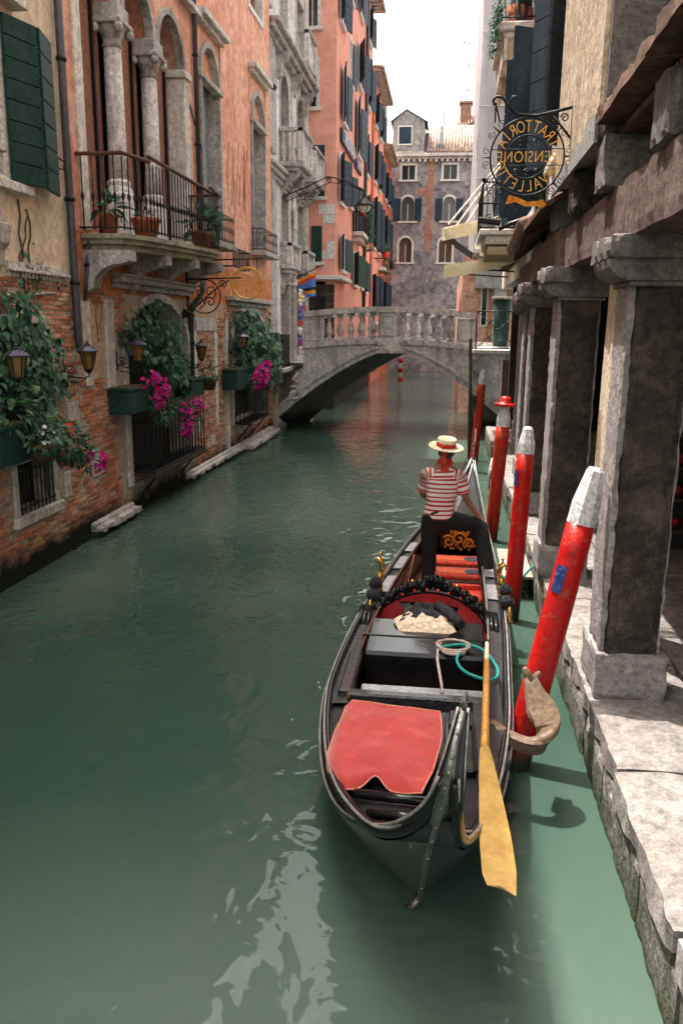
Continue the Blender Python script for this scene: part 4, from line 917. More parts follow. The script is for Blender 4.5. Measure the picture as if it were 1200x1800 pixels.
# ring of voussoirs
nv = 26
vx = [-5.75+i*(7.9/nv) for i in range(nv+1)]
def nrm(x):
    d = (zi(x+.01)-zi(x-.01))/.02; n = Vector((-d, 1)).normalized(); return n
for i in range(nv):
    a, b = vx[i]+.006, vx[i+1]-.006
    if a < -1.8 < b or abs((a+b)/2+1.8) < .2: continue
    th = rth((a+b)/2)
    Pa, Pb = Vector((a, zi(a))), Vector((b, zi(b)))
    part('arch_stone', 'bridgestone', brd, lambda m: [m.plate([tuple(Pa), tuple(Pb), tuple(Pb+nrm(b)*th), tuple(Pa+nrm(a)*th)], [], -.3, .05, bf), m.plate([tuple(Pa+nrm(a)*th*.72), tuple(Pb+nrm(b)*th*.72), tuple(Pb+nrm(b)*(th+.03)), tuple(Pa+nrm(a)*(th+.03))], [], .0, .10, bf)])
ks = part('keystone', 'bridgestone', brd, lambda m: m.plate([(-2.2, 2.64), (-1.4, 2.64), (-1.35, 2.99), (-2.25, 2.99)], [], -.3, .085, bf), label='keystone with a carved heart shaped shield')
part('carved_shield', 'stone', ks, lambda m: m.plate([(-1.8, 2.62), (-1.58, 2.78), (-1.52, 2.98), (-1.6, 3.1), (-1.72, 3.1), (-1.8, 3.02), (-1.88, 3.1), (-2.0, 3.1), (-2.08, 2.98), (-2.02, 2.78)], [], .07, .15, bf))
for sx in (-1, 1): part('scroll', 'stone', ks, lambda m: m.tube([(p[0], BY0-.11, p[1]) for p in spiral((-1.8+sx*.42, 2.98), .03, .1, 0, 1.5)], .025, 5))
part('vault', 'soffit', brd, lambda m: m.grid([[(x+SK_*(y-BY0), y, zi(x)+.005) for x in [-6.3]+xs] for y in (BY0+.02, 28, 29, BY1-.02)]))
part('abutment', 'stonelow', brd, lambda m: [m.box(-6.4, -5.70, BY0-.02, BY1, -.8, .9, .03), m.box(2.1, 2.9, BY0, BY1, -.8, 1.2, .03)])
part('deck', 'paving', brd, lambda m: m.grid([[(x, y, ztop(x)-.10) for x in [-5.9+i*.45 for i in range(18)]] for y in (BY0+.3, BY1-.3)]))
part('far_parapet', 'bridgestone', brd, lambda m: [m.plate([(-4.75, ztop(-4.75)+1.0), (-1.9, ztop(-1.9)+1.0), (.86, ztop(.86)+1.0), (.86, ztop(.86)+.82), (-1.9, ztop(-1.9)+.82), (-4.75, ztop(-4.75)+.82)], [], -.3, .1, FW(BY1)), m.plate([(-4.75, 2.95), (-1.9, 3.13), (1.7, 2.95)]+[(x+1.0, zi(x)) for x in reversed(xs) if -5.3 < x < .86], [], -.05, .25, FW(BY1))])
for x0, x1 in ((-4.75, -4.08), (-2.26, -1.66), (.28, .86)):
    p_ = part('pier', 'bridgestone', brd, lambda m: m.box(x0, x1, ztop(x0)+.002, ztop(x1)+.818, -.3, .05, .012, bf))
    part('panel_frame', 'bridgestone', p_, lambda m: frame_rect(m, bf, x0+.1, x1-.1, ztop(x0)+.12, ztop(x1)+.70, .05, .05, .075))
bmm = MB(); bmm.box(-.12, .12, -.12, .12, 0, .07, .01); bmm.lathe([(.085, .07), (.06, .10), (.075, .13), (.125, .26), (.115, .34), (.05, .56), (.045, .62), (.065, .65), (.045, .68), (.075, .73)], (0, 0, 0), 12); bmm.box(-.115, .115, -.115, .115, .73, .82, .01)
BRB = bmm.mesh('baluster', 'bridgestone')
for x in [-4.08+(1.82)*(i+.5)/5 for i in range(5)]+[-1.66+(1.94)*(i+.5)/5 for i in range(5)]:
    o = bpy.data.objects.new('baluster', BRB); COL.objects.link(o); o.parent = brd; o.location = Vector((x, BY0+.12, ztop(x)))-wloc(brd)
    o = bpy.data.objects.new('baluster', BRB); COL.objects.link(o); o.parent = brd; o.location = Vector((x, BY1-.12, ztop(x)))-wloc(brd)
part('scroll_end', 'stonelow', brd, lambda m: [m.tube([(p[0], BY0-.04, p[1]) for p in spiral((-5.05, 1.25), .06, .26, .8, 1.2)], .06, 6), m.tube([(-4.86, BY0-.04, 1.6), (-5.1, BY0-.06, 1.75), (-4.9, BY0-.04, 1.95)], .06, 6)])
# terrace at the left landing
ter = thing('landing_terrace', 'stone landing with black iron railing at the left end of the bridge', 'terrace', (-5.5, 27, 2))
part('slab', 'stonelow', ter, lambda m: m.box(-6.4, -5.15, 25.6, 34.4, 2.0, 2.16, .03))
part('support', 'stonelow', ter, lambda m: [m.plate([(0, 2.0), (.55, 2.0), (.5, 1.75), (.3, 1.55), (.15, 1.5), (0, 1.2)], [], 25.0, 25.5, lambda a, b, c: (XL+a, c, b)), m.box(-6.4, -5.6, 26.8, 34.4, -1, 1.999)])
part('iron_railing', 'iron', ter, lambda m: [m.tube([(-5.2, 25.65, z), (-4.8, 26.7, z)] if False else [(-6.0, 25.65, z), (-5.2, 25.65, z), (-5.2, 26.95, z)], .022, 5) for z in (2.3, 3.2)]+[m.tube([(-5.2, 25.65+i*.14, 2.16), (-5.2, 25.65+i*.14, 3.2)], .012, 4) for i in range(10)]+[m.tube([(-5.95+i*.15, 25.65, 2.16), (-5.95+i*.15, 25.65, 3.2)], .012, 4) for i in range(6)])
bagm = thing('black_bag', 'black bag hanging on the landing railing', 'bag', (-5.25, 25.7, 3)); part('body', 'darkcloth', bagm, lambda m: m.ball((-5.4, 25.58, 3.05), .22, 8, 6, (1.3, .6, 1), .12)); part('strap', 'poleblack', bagm, lambda m: m.tube([(-5.6, 25.6, 3.1), (-5.5, 25.63, 3.26), (-5.3, 25.63, 3.26), (-5.2, 25.6, 3.1)], .015, 4))
# platform at the right landing
pl = thing('iron_landing', 'white edged platform with crossed iron railing at the right of the bridge', 'platform', (1.5, 26.5, 2.7))
part('slab', 'white', pl, lambda m: [m.box(.80, 2.28, 25.9, 30.2, 2.70, 2.82, .012)])
part('edge_beam', 'bridgestone', pl, lambda m: m.box(.84, 2.24, 25.98, 26.3, 2.52, 2.699, .012))
part('post_below', 'oldwood', pl, lambda m: m.box(1.75, 1.95, 26.0, 26.2, -.5, 2.52, .01))
def xr(m):
    a, b, z0, z1, y = .87, 2.16, 2.86, 3.98, 25.95
    m.tube([(a, y, z1), (b, y, z1)], .024, 6); m.tube([(a, y, z0), (b, y, z0)], .018, 5)
    m.tube([(a, y, 2.75), (a, y, z1+.02)], .024, 6); m.tube([(b, y, 2.75), (b, y, z1+.02)], .024, 6)
    m.tube([(a, y, z0), (b, y, z1)], .012, 5); m.tube([(a, y, z1), (b, y, z0)], .012, 5)
    m.tube([((a+b)/2+.34*math.cos(t*PI/12), y, (z0+z1)/2+.34*math.sin(t*PI/12)) for t in range(24)], .013, 5, closed=True)
    m.ball(((a+b)/2, y-.01, (z0+z1)/2), .055, 8, 6)
part('iron_railing', 'iron', pl, xr)
bn = thing('green_bin', 'tall dark green cylinder standing on the landing at the bridge', 'bin', (1.68, 27.2, 2.82))
part('body', 'green', bn, lambda m: m.lathe([(.24, 2.90), (.255, 3.6), (.285, 4.38)], (1.7, 27.2, 0), 18)); part('lid', 'stonedirty', bn, lambda m: m.lathe([(.32, 4.38), (.34, 4.42), (.34, 4.46)], (1.7, 27.2, 0), 18)); part('base', 'stonedirty', bn, lambda m: m.lathe([(.30, 2.82), (.30, 2.9)], (1.7, 27.2, 0), 18))
part('passage_wall', 'bridgestone', brd, lambda m: [m.box(.9+i*.5, 1.385+i*.5, 30.25+rng.uniform(0, .02), 30.6, j*.45, j*.45+.44, .012) for i in range(3) for j in range(-1, 6)])

# ================================================================== quay on the right
QX = 1.25
qm = MB(); qm.box(QX+.06, 9, -6, 26, -2, .445); struct_q = struct('quay', qm, 'quayside')
def qstone(name, material, a, b, c, d, e, f, ch): 
    m = MB()
    if name != 'paving_slab' and d < 16: m.rbox(a, b, c, d, e, f, .010, .09 if d < 11 else .2, 4, None, .05)
    else: m.box(a, b, c, d, e, f, ch)
    return m.build(name, material, struct_q)
y = -2.0; k = 0
while y < 24:
    L_ = rng.uniform(1.0, 1.9); e = rng.uniform(-.015, .015)
    qstone('coping_stone', 'quaytop', QX-.03+e, QX+.85, y+.006, y+L_-.006, .42, .60+rng.uniform(-.006, .006), .035)
    y += L_
y = -2.0
while y < 24:
    L_ = rng.uniform(.7, 1.2)
    for z0 in (-.5, -.05): qstone('wall_stone', 'quayside', QX+.0+rng.uniform(-.012, .012), QX+.3, y+.008, y+L_-.008, z0, z0+(.44 if z0 < -.1 else .465), .03)
    y += L_
y = -2.0; r0 = 0
while y < 24:
    L_ = .62
    xx = QX+.86-(r0 % 2)*.0; xi = [QX+.86, QX+1.75, QX+2.7, QX+3.7] if r0 % 2 else [QX+.86, QX+1.4, QX+2.3, QX+3.7]
    for a, b in zip(xi, xi[1:]): qstone('paving_slab', 'paving', a+.006, b-.006, y+.006, y+L_-.006, .40, .595+rng.uniform(-.006, .004), .012)
    y += L_; r0 += 1

# ================================================================== arcade house on the right
arc = thing('arcade_house', 'weathered arcade house with stone pillars and timber beams on the right quay', 'building', (3, 9, .6))
PY = [3.0, 6.25, 9.5, 12.75, 16.0, 19.25, 22.5]
for i, yp in enumerate(PY):
    x0 = 1.30-.03*max(0, i-1)*(1 if i < 3 else .7)
    x0 = [1.30, 1.30, 1.21, 1.25, 1.44, 1.66, 1.90][i]
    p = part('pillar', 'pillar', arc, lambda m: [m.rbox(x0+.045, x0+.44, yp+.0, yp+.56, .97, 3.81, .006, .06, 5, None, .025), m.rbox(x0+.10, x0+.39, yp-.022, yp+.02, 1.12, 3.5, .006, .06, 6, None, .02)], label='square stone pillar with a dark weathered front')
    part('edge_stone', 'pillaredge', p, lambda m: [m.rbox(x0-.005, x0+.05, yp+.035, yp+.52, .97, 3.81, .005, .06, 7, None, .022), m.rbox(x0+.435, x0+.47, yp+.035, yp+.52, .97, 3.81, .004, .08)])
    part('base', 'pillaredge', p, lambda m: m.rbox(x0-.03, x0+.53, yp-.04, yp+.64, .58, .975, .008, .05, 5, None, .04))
    part('capital', 'capital', p, lambda m: [m.box(x0-.02, x0+.5, yp-.03, yp+.6, 3.8, 3.84, .01), m.add([(x0-.02-.16*math.sin(t*PI/8) if s_ < 0 else x0+.5+.16*math.sin(t*PI/8), yy, 3.84+.15*(1-math.cos(t*PI/8))) for s_ in (-1, 1) for yy in (yp-.04, yp+.62) for t in range(5)], [(0+t, 5+t, 6+t, 1+t) for t in range(4)]+[(10+t, 11+t, 16+t, 15+t) for t in range(4)]+[(0, 1, 2, 3, 4, 14, 13, 12, 11, 10), (5, 15, 16, 17, 18, 19, 9, 8, 7, 6)]), m.rbox(x0-.19, x0+.67, yp-.1, yp+.68, 3.99, 4.16, .008, .05, 5, None, .03)])
for i in range(len(PY)-1):
    a, b = PY[i]+.3, PY[i+1]+.3
    xo = [1.27, 1.27, 1.20, 1.30, 1.52, 1.76][i]
    part('timber_beam', 'beamwood', arc, lambda m: m.rbox(xo, xo+.42, a+.006, b-.006, 4.15, 4.60+rng.uniform(-.01, .01), .008, .08, 3.0, None, .022))
part('timber_beam', 'beamwood', arc, lambda m: m.box(1.27, 1.69, .6, 3.29, 4.165, 4.6, .025))
# joist ends / stone corbels
for i, yj in enumerate((2.2, 3.7, 5.3, 7.05, 8.6, 10.1)):
    part('corbel', 'capital' if i != 4 else 'pillar', arc, lambda m: m.rbox(1.17 if yj > 7 else 1.22, 1.75, yj, yj+.42, 4.60, 5.0, .010, .05, 5, None, .05))
for i in range(46): part('ceiling_board', 'oldwood', arc, lambda m: m.box(1.3, 4.4, .5+i*.5, .96+i*.5, 5.0, 5.06))
for i in range(12): part('joist', 'oldwood', arc, lambda m: m.box(1.7, 4.4, 1.1+i*2.0, 1.3+i*2.0, 4.7, 4.995, .01))
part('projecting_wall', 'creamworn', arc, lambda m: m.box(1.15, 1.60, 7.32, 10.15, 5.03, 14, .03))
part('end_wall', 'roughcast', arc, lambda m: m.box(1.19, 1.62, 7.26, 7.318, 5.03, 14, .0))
part('set_back_wall', 'creamworn', arc, lambda m: m.box(1.63, 2.0, 0.5, 7.25, 5.3, 14, .03))
part('rough_edge', 'pebble', arc, lambda m: m.plate([(7.3, 4.98), (10.15, 4.98), (10.15, 5.08), (9.9, 5.14), (9.5, 5.06), (9.2, 5.18), (8.7, 5.07), (8.4, 5.20), (8.0, 5.12), (7.7, 5.26), (7.3, 5.2)], [], 0, .03, RW(1.15)))
for i in range(4):
    part('ledge_board', 'oldwood', arc, lambda m: m.rbox(1.08+.012*i, 1.62, .5+i*1.69, 2.18+i*1.69, 5.10, 5.22, .014, .1, 3, None, .04))
    part('ledge_top', 'pillaredge', arc, lambda m: m.rbox(1.13+.012*i, 1.62, .5+i*1.69, 2.18+i*1.69, 5.215, 5.27, .016, .08, 4, None, .06))
part('eave_board', 'oldwood', arc, lambda m: [m.add([(1.3, 9.9, 4.98), (.98, 9.9, 4.8), (.98, 12.0, 4.8), (1.3, 12.0, 4.98), (1.3, 9.9, 5.04), (.98, 9.9, 4.86), (.98, 12.0, 4.86), (1.3, 12.0, 5.04)], [(0, 1, 2, 3), (7, 6, 5, 4), (0, 4, 5, 1), (1, 5, 6, 2), (2, 6, 7, 3), (3, 7, 4, 0)])])
part('inner_wall', 'innerwall', arc, lambda m: m.box(4.4, 4.8, .5, 25, .5, 5.0))
part('end_of_passage', 'interior', arc, lambda m: m.box(1.8, 4.4, 24, 24.3, .5, 5.0))
part('upper_mass', 'interior', arc, lambda m: m.box(2.02, 7, .5, 11.3, 5.08, 14))
part('roof', 'rooftile', arc, lambda m: m.box(1.3, 7.2, .3, 11.45, 14.0, 14.2))
shp = part('shop_shelves', 'interior', arc, lambda m: [m.box(3.4, 4.38, 11.0, 11.4, .6, 3.9)]+[m.box(2.6, 3.4, 11.0, 11.05, .6, 3.9)], label='dark shop display between the pillars')
part('shelf', 'oldwood', shp, lambda m: [m.box(2.3, 3.4, 10.7, 11.0, .9+i*.42, .93+i*.42) for i in range(7)])
part('goods', 'redgoods', shp, lambda m: [m.ball((2.35+j*.14, 10.8, 1.03+i*.42), rng.uniform(.05, .09), 7, 5) for i in range(7) for j in range(8)])
cur = thing('canvas_curtain', 'pale beige canvas curtain hanging between the two nearest pillars', 'curtain', (1.55, 8.0, 2))
part('cloth', 'creamcloth', cur, lambda m: m.grid([[(1.52+.012*math.sin(j*2.1+z), 7.25+j*.1, z) for j in range(11)] for z in (1.95, 2.3, 2.7, 3.1, 3.5, 4.1)])); part('rod', 'iron', cur, lambda m: m.tube([(1.5, 7.15, 4.12), (1.5, 8.35, 4.12)], .015, 5)); part('strut', 'oldwood', cur, lambda m: m.tube([(1.47, 7.1, 3.95), (1.75, 8.9, 2.9)], .035, 4))

# ================================================================== house with balconies, right, behind the arcade
rb = thing('balcony_house', 'pale house with dark blue shutters and two balconies above the right quay', 'building', (1.5, 18, 4))
RX = 1.55; rw = RW(RX)
RWN = [(12.6, 13.8, 6.0, 8.6), (12.6, 13.8, 9.8, 12.2), (15.4, 16.6, 5.6, 8.4), (15.4, 16.6, 9.6, 12.0), (18.6, 20.0, 5.6, 8.2), (19.3, 20.7, 9.7, 12.2), (22.6, 23.6, 6.4, 8.4)]
part('wall', 'white', rb, lambda m: m.plate(rect(10.2, 25.5, 4.62, 15), [rect(*q_) for q_ in RWN], -.4, 0, rw))
part('interior', 'interior', rb, lambda m: m.box(RX+.42, 7, 11.4, 25.4, 5.1, 14.9))
part('roof', 'rooftile', rb, lambda m: m.box(1.3, 7, 11.46, 25.6, 15, 15.2))
for i, q_ in enumerate(RWN): fwin(rb, rw, *q_, False, (.62, .62), 'navy', ang=.5 if i != 2 else 1.1)
part('end_strip', 'pinkwall', rb, lambda m: m.box(10.21, 12.2, 5.1, 15, 0, .06, .01, rw))
def top_balcony():
    b = part('balcony', 'stone', rb, lambda m: [m.box(18.6, 21.4, 9.45, 9.62, 0, .75, .03, rw), m.box(18.7, 21.3, 9.33, 9.45, 0, .66, .02, rw), m.box(18.68, 21.3, 8.9, 9.33, .56, .64, .01, rw)], label='stone balcony with arched brackets high on the right')
    for c in (18.75, 19.9, 21.1):
        part('bracket', 'awningtan', b, lambda m: m.plate([(0, 9.33), (.64, 9.33), (.64, 8.95)]+[(.60*math.cos(t*PI/16), 8.4+.62*math.sin(t*PI/16)) for t in range(2, 9)]+[(0, 8.3)], [], c, c+.24, lambda p, q2, r_: rw(r_, q2, p)))
    part('iron_railing', 'iron', b, lambda m: [m.tube([rw(18.65, z, 0), rw(18.65, z, .7), rw(21.35, z, .7), rw(21.35, z, 0)], .018, 5) for z in (9.7, 10.6)]+[m.tube([rw(18.65+i*.2, 9.62, .7), rw(18.65+i*.2+.3*(1 if i % 2 else -1), 10.6, .7)], .01, 4) for i in range(1, 13)]+[m.tube([rw(18.65, 9.62, i*.2), rw(18.65, 10.6, i*.2+.15)], .01, 4) for i in range(4)])
top_balcony()
ib = part('iron_balcony', 'white', rb, lambda m: [m.box(17.9, 21.0, 5.38, 5.5, 0, .98, .02, rw), m.box(18.0, 20.9, 5.2, 5.38, 0, .85, .02, rw)], label='balcony with curled black wrought iron railing')
def ironwork(m):
    for z in (5.53, 6.42): m.tube([rw(17.95, z, 0), rw(17.95, z, .93), rw(20.95, z, .93), rw(20.95, z, 0)], .022, 5)
    def pan(fp, n, Lg):
        for i in range(n):
            c = Lg*(i+.5)/n; wd_ = Lg/n
            for s_ in (-1, 1):
                m.tube([fp(c+s_*p[0], p[1]) for p in spiral((.10*wd_*2, 5.70), .02, .09, 0, 1.3)], .011, 4)
                m.tube([fp(c+s_*p[0], p[1]) for p in spiral((.10*wd_*2, 6.24), .02, .09, 2, -1.3)], .011, 4)
                m.tube([fp(c+s_*wd_*(.42-.5*(t/8)*(1-t/8)), 5.53+.89*t/8) for t in range(9)], .011, 4)
                m.tube([fp(c+s_*wd_*.1*t/4, 5.78+.1*t) for t in range(5)], .011, 4)
            m.tube([fp(c, 5.53), fp(c, 6.42)], .009, 4)
    pan(lambda u, z: rw(17.95, z, u), 2, .93); pan(lambda u, z: rw(17.95+u, z, .93), 6, 3.0)
    for i in range(5): m.ball(rw(17.95, 6.46, .93), .05, 6, 5)
part('iron_railing', 'iron', ib, ironwork)
part('awning_box', 'awningtan', rb, lambda m: m.box(17.95, 19.9, 4.98, 5.15, 0, .8, .02, rw))
downpipe('drainpipe', 'dark green drainpipe on the pale house above the pension sign', [(RX-.1, 14.6, 15), (RX-.1, 14.6, 5.2)], .08, 'green', (12, 9, 7))
# tiled canopy and cream awning
cn = thing('tile_canopy', 'small tiled lean-to canopy over the far pillars', 'canopy', (1.2, 13, 4.9))
part('boards', 'oldwood', cn, lambda m: m.add([(1.5, 12.0, 5.05), (1.0, 12.0, 4.80), (1.2, 16.5, 4.80), (1.6, 16.5, 5.05), (1.5, 12.0, 5.1), (1.0, 12.0, 4.85), (1.2, 16.5, 4.85), (1.6, 16.5, 5.1)], [(0, 1, 2, 3), (7, 6, 5, 4), (0, 4, 5, 1), (1, 5, 6, 2), (2, 6, 7, 3), (3, 7, 4, 0)]))
TL = MB(); TL.lathe([(.07, 0), (.085, .36)], (0, 0, 0), 8, (-.92, 0, -.38)); TLM = TL.mesh('roof_tile', 'rooftile')
for i in range(24):
    for j in range(2):
        o = bpy.data.objects.new('roof_tile', TLM); COL.objects.link(o); o.parent = cn; o.location = Vector((1.55-j*.28+i*.006, 12.1+i*.185, 5.16-j*.118))-wloc(cn)
for i in range(9): part('rafter', 'oldwood', cn, lambda m: m.tube([(1.5, 12.1+i*.53, 4.98), (1.04+i*.02, 12.1+i*.53, 4.76)], .035, 4))
aw = thing('cream_awning', 'cream fabric awning rolled half out over the right quay', 'awning', (.6, 20.5, 4.9))
part('cloth', 'awningcream', aw, lambda m: m.grid([[(1.5-1.65*t, yy, 5.30-.36*t-.05*math.sin(t*PI)+(0 if t < 1 else 0)) for t in (0, .25, .5, .75, 1)]+[(-.15, yy, 4.72)] for yy in (20.2, 20.6, 21.0, 21.5, 22.0, 22.6)])); part('valance', 'awningcream', aw, lambda m: m.grid([[(1.5-1.65*t, 20.2, 5.30-.36*t-.05*math.sin(t*PI)-dz) for t in (0, .25, .5, .75, 1)] for dz in (.0, .3)])); part('arm', 'iron', aw, lambda m: [m.tube([(1.5, y_, 4.8), (-.1, y_, 4.9)], .02, 5) for y_ in (20.3, 22.5)])
aw2 = thing('tan_awning', 'tan striped awning with white stay rods beyond the cream awning', 'awning', (.3, 23.5, 6))
part('cloth', 'awningtan', aw2, lambda m: [m.grid([[(1.5-.35*t, yy+.0, 6.45-.07*t+.02*math.sin(yy*9)) for t in range(6)] for yy in (23.0, 23.4, 23.8, 24.2, 24.6, 25)])]); part('valance', 'awningcream', aw2, lambda m: m.grid([[(1.5-.35*t, 22.99, 6.45-.07*t-dz) for t in range(6)] for dz in (0, .34)])); part('front', 'green', aw2, lambda m: m.grid([[(-.25, yy, 6.1), (.15, yy, 5.75), (.6, yy, 5.45)] for yy in (23.0, 24, 25)])); part('stay_rod', 'white', aw2, lambda m: [m.tube([(1.5, y_, 8.1), (-.1+.2*k_, y_, 6.2)], .025, 4) for k_, y_ in enumerate((23.1, 23.6, 24.2))])
# ================================================================== scaffolded house
scf = thing('sheeted_house', 'tall house wrapped in pale grey scaffold sheeting on the right', 'building', (2, 33, 0))
sf = FW(33.0)
part('sheeting', 'sheet', scf, lambda m: m.grid([[(.83+(5.2)*i/24, 33.0+.05*math.sin(i*1.7+j*.9)+.03*math.sin(j*2.3), 6.3+j*.95) for i in range(25)] for j in range(21)]))
part('sheeting', 'sheet', scf, lambda m: m.grid([[(.83+.03*math.sin(i*1.3+j), 33.0+i*.8, 6.3+j*.95) for i in range(12)] for j in range(21)]))
part('mass', 'dormer', scf, lambda m: m.box(1.0, 7, 33.3, 42, 5, 25))
part('batten', 'stone', scf, lambda m: [m.tube([(.83, 32.93, z), (6, 32.93, z)], .02, 4) for z in (9, 11.5, 14, 16.5, 19, 21.5)])
pk = thing('pink_house', 'low pink rendered wall with a slit window beyond the bridge', 'building', (1.2, 34, 0))
part('wall', 'pinkwall', pk, lambda m: m.plate(rect(.5, 4, -1, 6.6), [rect(1.38, 1.56, 3.5, 5.6)], -.4, 0, FW(33.2)) if False else m.plate(rect(.5, 4, -1, 6.25), [rect(1.30, 1.50, 3.6, 5.5)], -.4, 0, FW(33.9)))
sl = part('window', 'darkpane', pk, lambda m: m.box(1.30, 1.50, 3.6, 5.5, -.3, -.28, 0, FW(33.9))); part('frame', 'white', sl, lambda m: frame_rect(m, FW(33.9), 1.30, 1.50, 3.6, 5.5, .07, -.2, .04))
part('side', 'pinkwall', pk, lambda m: m.box(.52, 4, 34.31, 60, -1, 6.2))
part('white_pilaster', 'white', pk, lambda m: m.box(1.75, 2.25, 2.8, 6.2, .01, .3, .02, FW(33.9)))
part('shop_post', 'terracotta', rb, lambda m: m.box(22.8, 23.1, .6, 4.6, .02, .12, .01, RW(2.2)))
# ================================================================== gondola
GL = [(.145, 3.72, 1.64), (.05, 3.58, 1.32), (-.04, 3.63, 1.08), (-.19, 3.77, .90), (-.34, 3.99, .79), (-.55, 4.46, .68), (-.71, 5.05, .60), (-.83, 5.85, .56), (-.86, 6.6, .55), (-.78, 8.0, .55), (-.53, 10.2, .55), (-.27, 11.8, .58), (.08, 13.2, .72), (.36, 14.0, .93), (.53, 14.45, 1.2)]
GR = [(.15, 3.72, 1.64), (.135, 3.56, 1.32), (.14, 3.60, 1.08), (.18, 3.74, .90), (.26, 4.0, .80), (.36, 4.42, .70), (.46, 4.98, .62), (.555, 5.75, .57), (.61, 6.6, .55), (.68, 8.0, .55), (.70, 10.0, .55), (.67, 12.0, .58), (.63, 13.2, .72), (.58, 14.0, .93), (.535, 14.45, 1.2)]
GK = [(.148, 3.66, 1.70), (.098, 3.48, 1.55), (.072, 3.465, 1.40), (.040, 3.57, 1.12), (.005, 3.78, .80), (-.045, 4.22, .17), (-.08, 4.9, -.10), (-.11, 5.8, -.16), (-.11, 6.6, -.18), (-.05, 8.0, -.2), (.09, 10.1, -.18), (.2, 11.9, -.12), (.36, 13.2, 0), (.48, 14.0, .4), (.533, 14.5, 1.05)]
gon = thing('gondola', 'black lacquered gondola with red upholstery moored along the right quay', 'gondola', (0, 9, 0))
NS = 57
def SL(s): return crom(GL, s)
def SR(s): return crom(GR, s)
def SK(s): return crom(GK, s)
def hull_rows(P):
    rows = []
    for i in range(NS):
        s = 14*i/(NS-1); g, k = P(s), SK(s); out = (g-k); out.z = 0
        a = min(1, max(0, (s-1)/4))*min(1, max(0, (14-s)/3))
        r_ = []
        for t in (0, .12, .3, .5, .7, .86, 1.0):
            p = g.lerp(k, t); p = p+out*(.34*math.sin(PI*t**.85)*a); r_.append(tuple(p))
        rows.append(r_)
    return rows
part('hull', 'hulldark', gon, lambda m: [m.grid(hull_rows(SL)), m.grid(hull_rows(SR))])
sr = [14*i/80 for i in range(81)]
part('gunwale', 'lacquer', gon, lambda m: [m.tube([tuple(P(s)) for s in sr], .034, 6) for P in (SL, SR)])
part('metal_trim', 'trimsilver', gon, lambda m: [m.tube([tuple(P(s)+Vector((sg_*.022, 0, .026))) for s in sr], .0105, 5) for P, sg_ in ((SL, -1), (SR, 1))])
def below(P, s, d):
    g, k = P(s), SK(s); v = (k-g); L_ = v.length; out = Vector((g.x-k.x, 0, 0)); p = g+v*(min(d, L_*.6)/max(L_, .01))
    a = min(1, max(0, (s-1)/4))*min(1, max(0, (14-s)/3)); t = min(d, L_*.6)/max(L_, .01)
    return p+Vector((out.x, (g-k).y, 0))*(.34*math.sin(PI*t**.85)*a)
part('rubbing_strake', 'lacquer', gon, lambda m: [m.tube([tuple(below(P, s, .13)) for s in sr if 1.2 < s < 13.4], .028, 6) for P in (SL, SR)])
part('metal_trim', 'trimsilver', gon, lambda m: [m.tube([tuple(below(P, s, .13)+Vector((sg_*.02, -.012, .02))) for s in sr if 1.2 < s < 13.4], .009, 5) for P, sg_ in ((SL, -1), (SR, 1))])
def deck(m, s0, s1, drop=.03, crown=.09, n=9, ns=16):
    rows = []
    for i in range(ns+1):
        s = s0+(s1-s0)*i/ns; a, b = SL(s), SR(s)
        rows.append([tuple(a.lerp(b, j/n)+Vector((0, 0, -drop+crown*min(1, (b-a).length)*math.sin(PI*j/n)))) for j in range(n+1)])
    m.grid(rows)
part('stern_deck', 'lacquerworn', gon, lambda m: deck(m, 1.6, 7.15, .05, .03))
part('bow_deck', 'carved', gon, lambda m: deck(m, 10.9, 13.9, .02, .16))
part('bow_ridge', 'trimsilver', gon, lambda m: m.tube([tuple((SL(s)+SR(s))/2+Vector((0, 0, .145*min(1, (SL(s)-SR(s)).length)+.0))) for s in [10.9+i*.15 for i in range(21)]], .014, 5))
# cockpit: side decks, inner coaming, floor
def side(P, sgn, m, w_, z_, s0, s1, ns=26):
    rows = []
    for i in range(ns+1):
        s = s0+(s1-s0)*i/ns; p = P(s); rows.append([tuple(p+Vector((0, 0, -.02))), tuple(p+Vector((sgn*w_, 0, -.005))), tuple(p+Vector((sgn*(w_+.015), 0, -.02)))])
    m.grid(rows, False)
for P, sg_ in ((SL, 1), (SR, -1)):
    part('side_deck', 'carved', gon, lambda m: side(P, sg_, m, .155, 0, 7.1, 10.95))
    part('coaming', 'lacquer', gon, lambda m: m.grid([[tuple(P(s)+Vector((sg_*.155, 0, dz))) for dz in (.03, -.02, -.2, -.45)] for s in [7.1+i*.2 for i in range(20)]]))
    part('coaming_trim', 'floorwood' if sg_ > 0 else 'trimsilver', gon, lambda m: m.tube([tuple(P(s)+Vector((sg_*.16, 0, .03))) for s in [7.1+i*.1 for i in range(39)]], .014, 5))
for s in (9.35, 9.75, 10.15):
    for P, sg_ in ((SL, 1), (SR, -1)):
        a, b = P(s), P(s+.26)
        part('deck_plate', 'platesilver', gon, lambda m: m.add([tuple(a+Vector((sg_*.025, 0, .008))), tuple(a+Vector((sg_*.145, 0, .012))), tuple(b+Vector((sg_*.145, 0, .012))), tuple(b+Vector((sg_*.025, 0, .008)))], [(0, 1, 2, 3)]))
part('floor', 'floorwood', gon, lambda m: m.grid([[tuple(SL(s).lerp(SR(s), t)*1.0+Vector((0, 0, 0))) [0:2]+(.16,) for t in (.1, .5, .9)] for s in [6.9+i*.25 for i in range(17)]]))
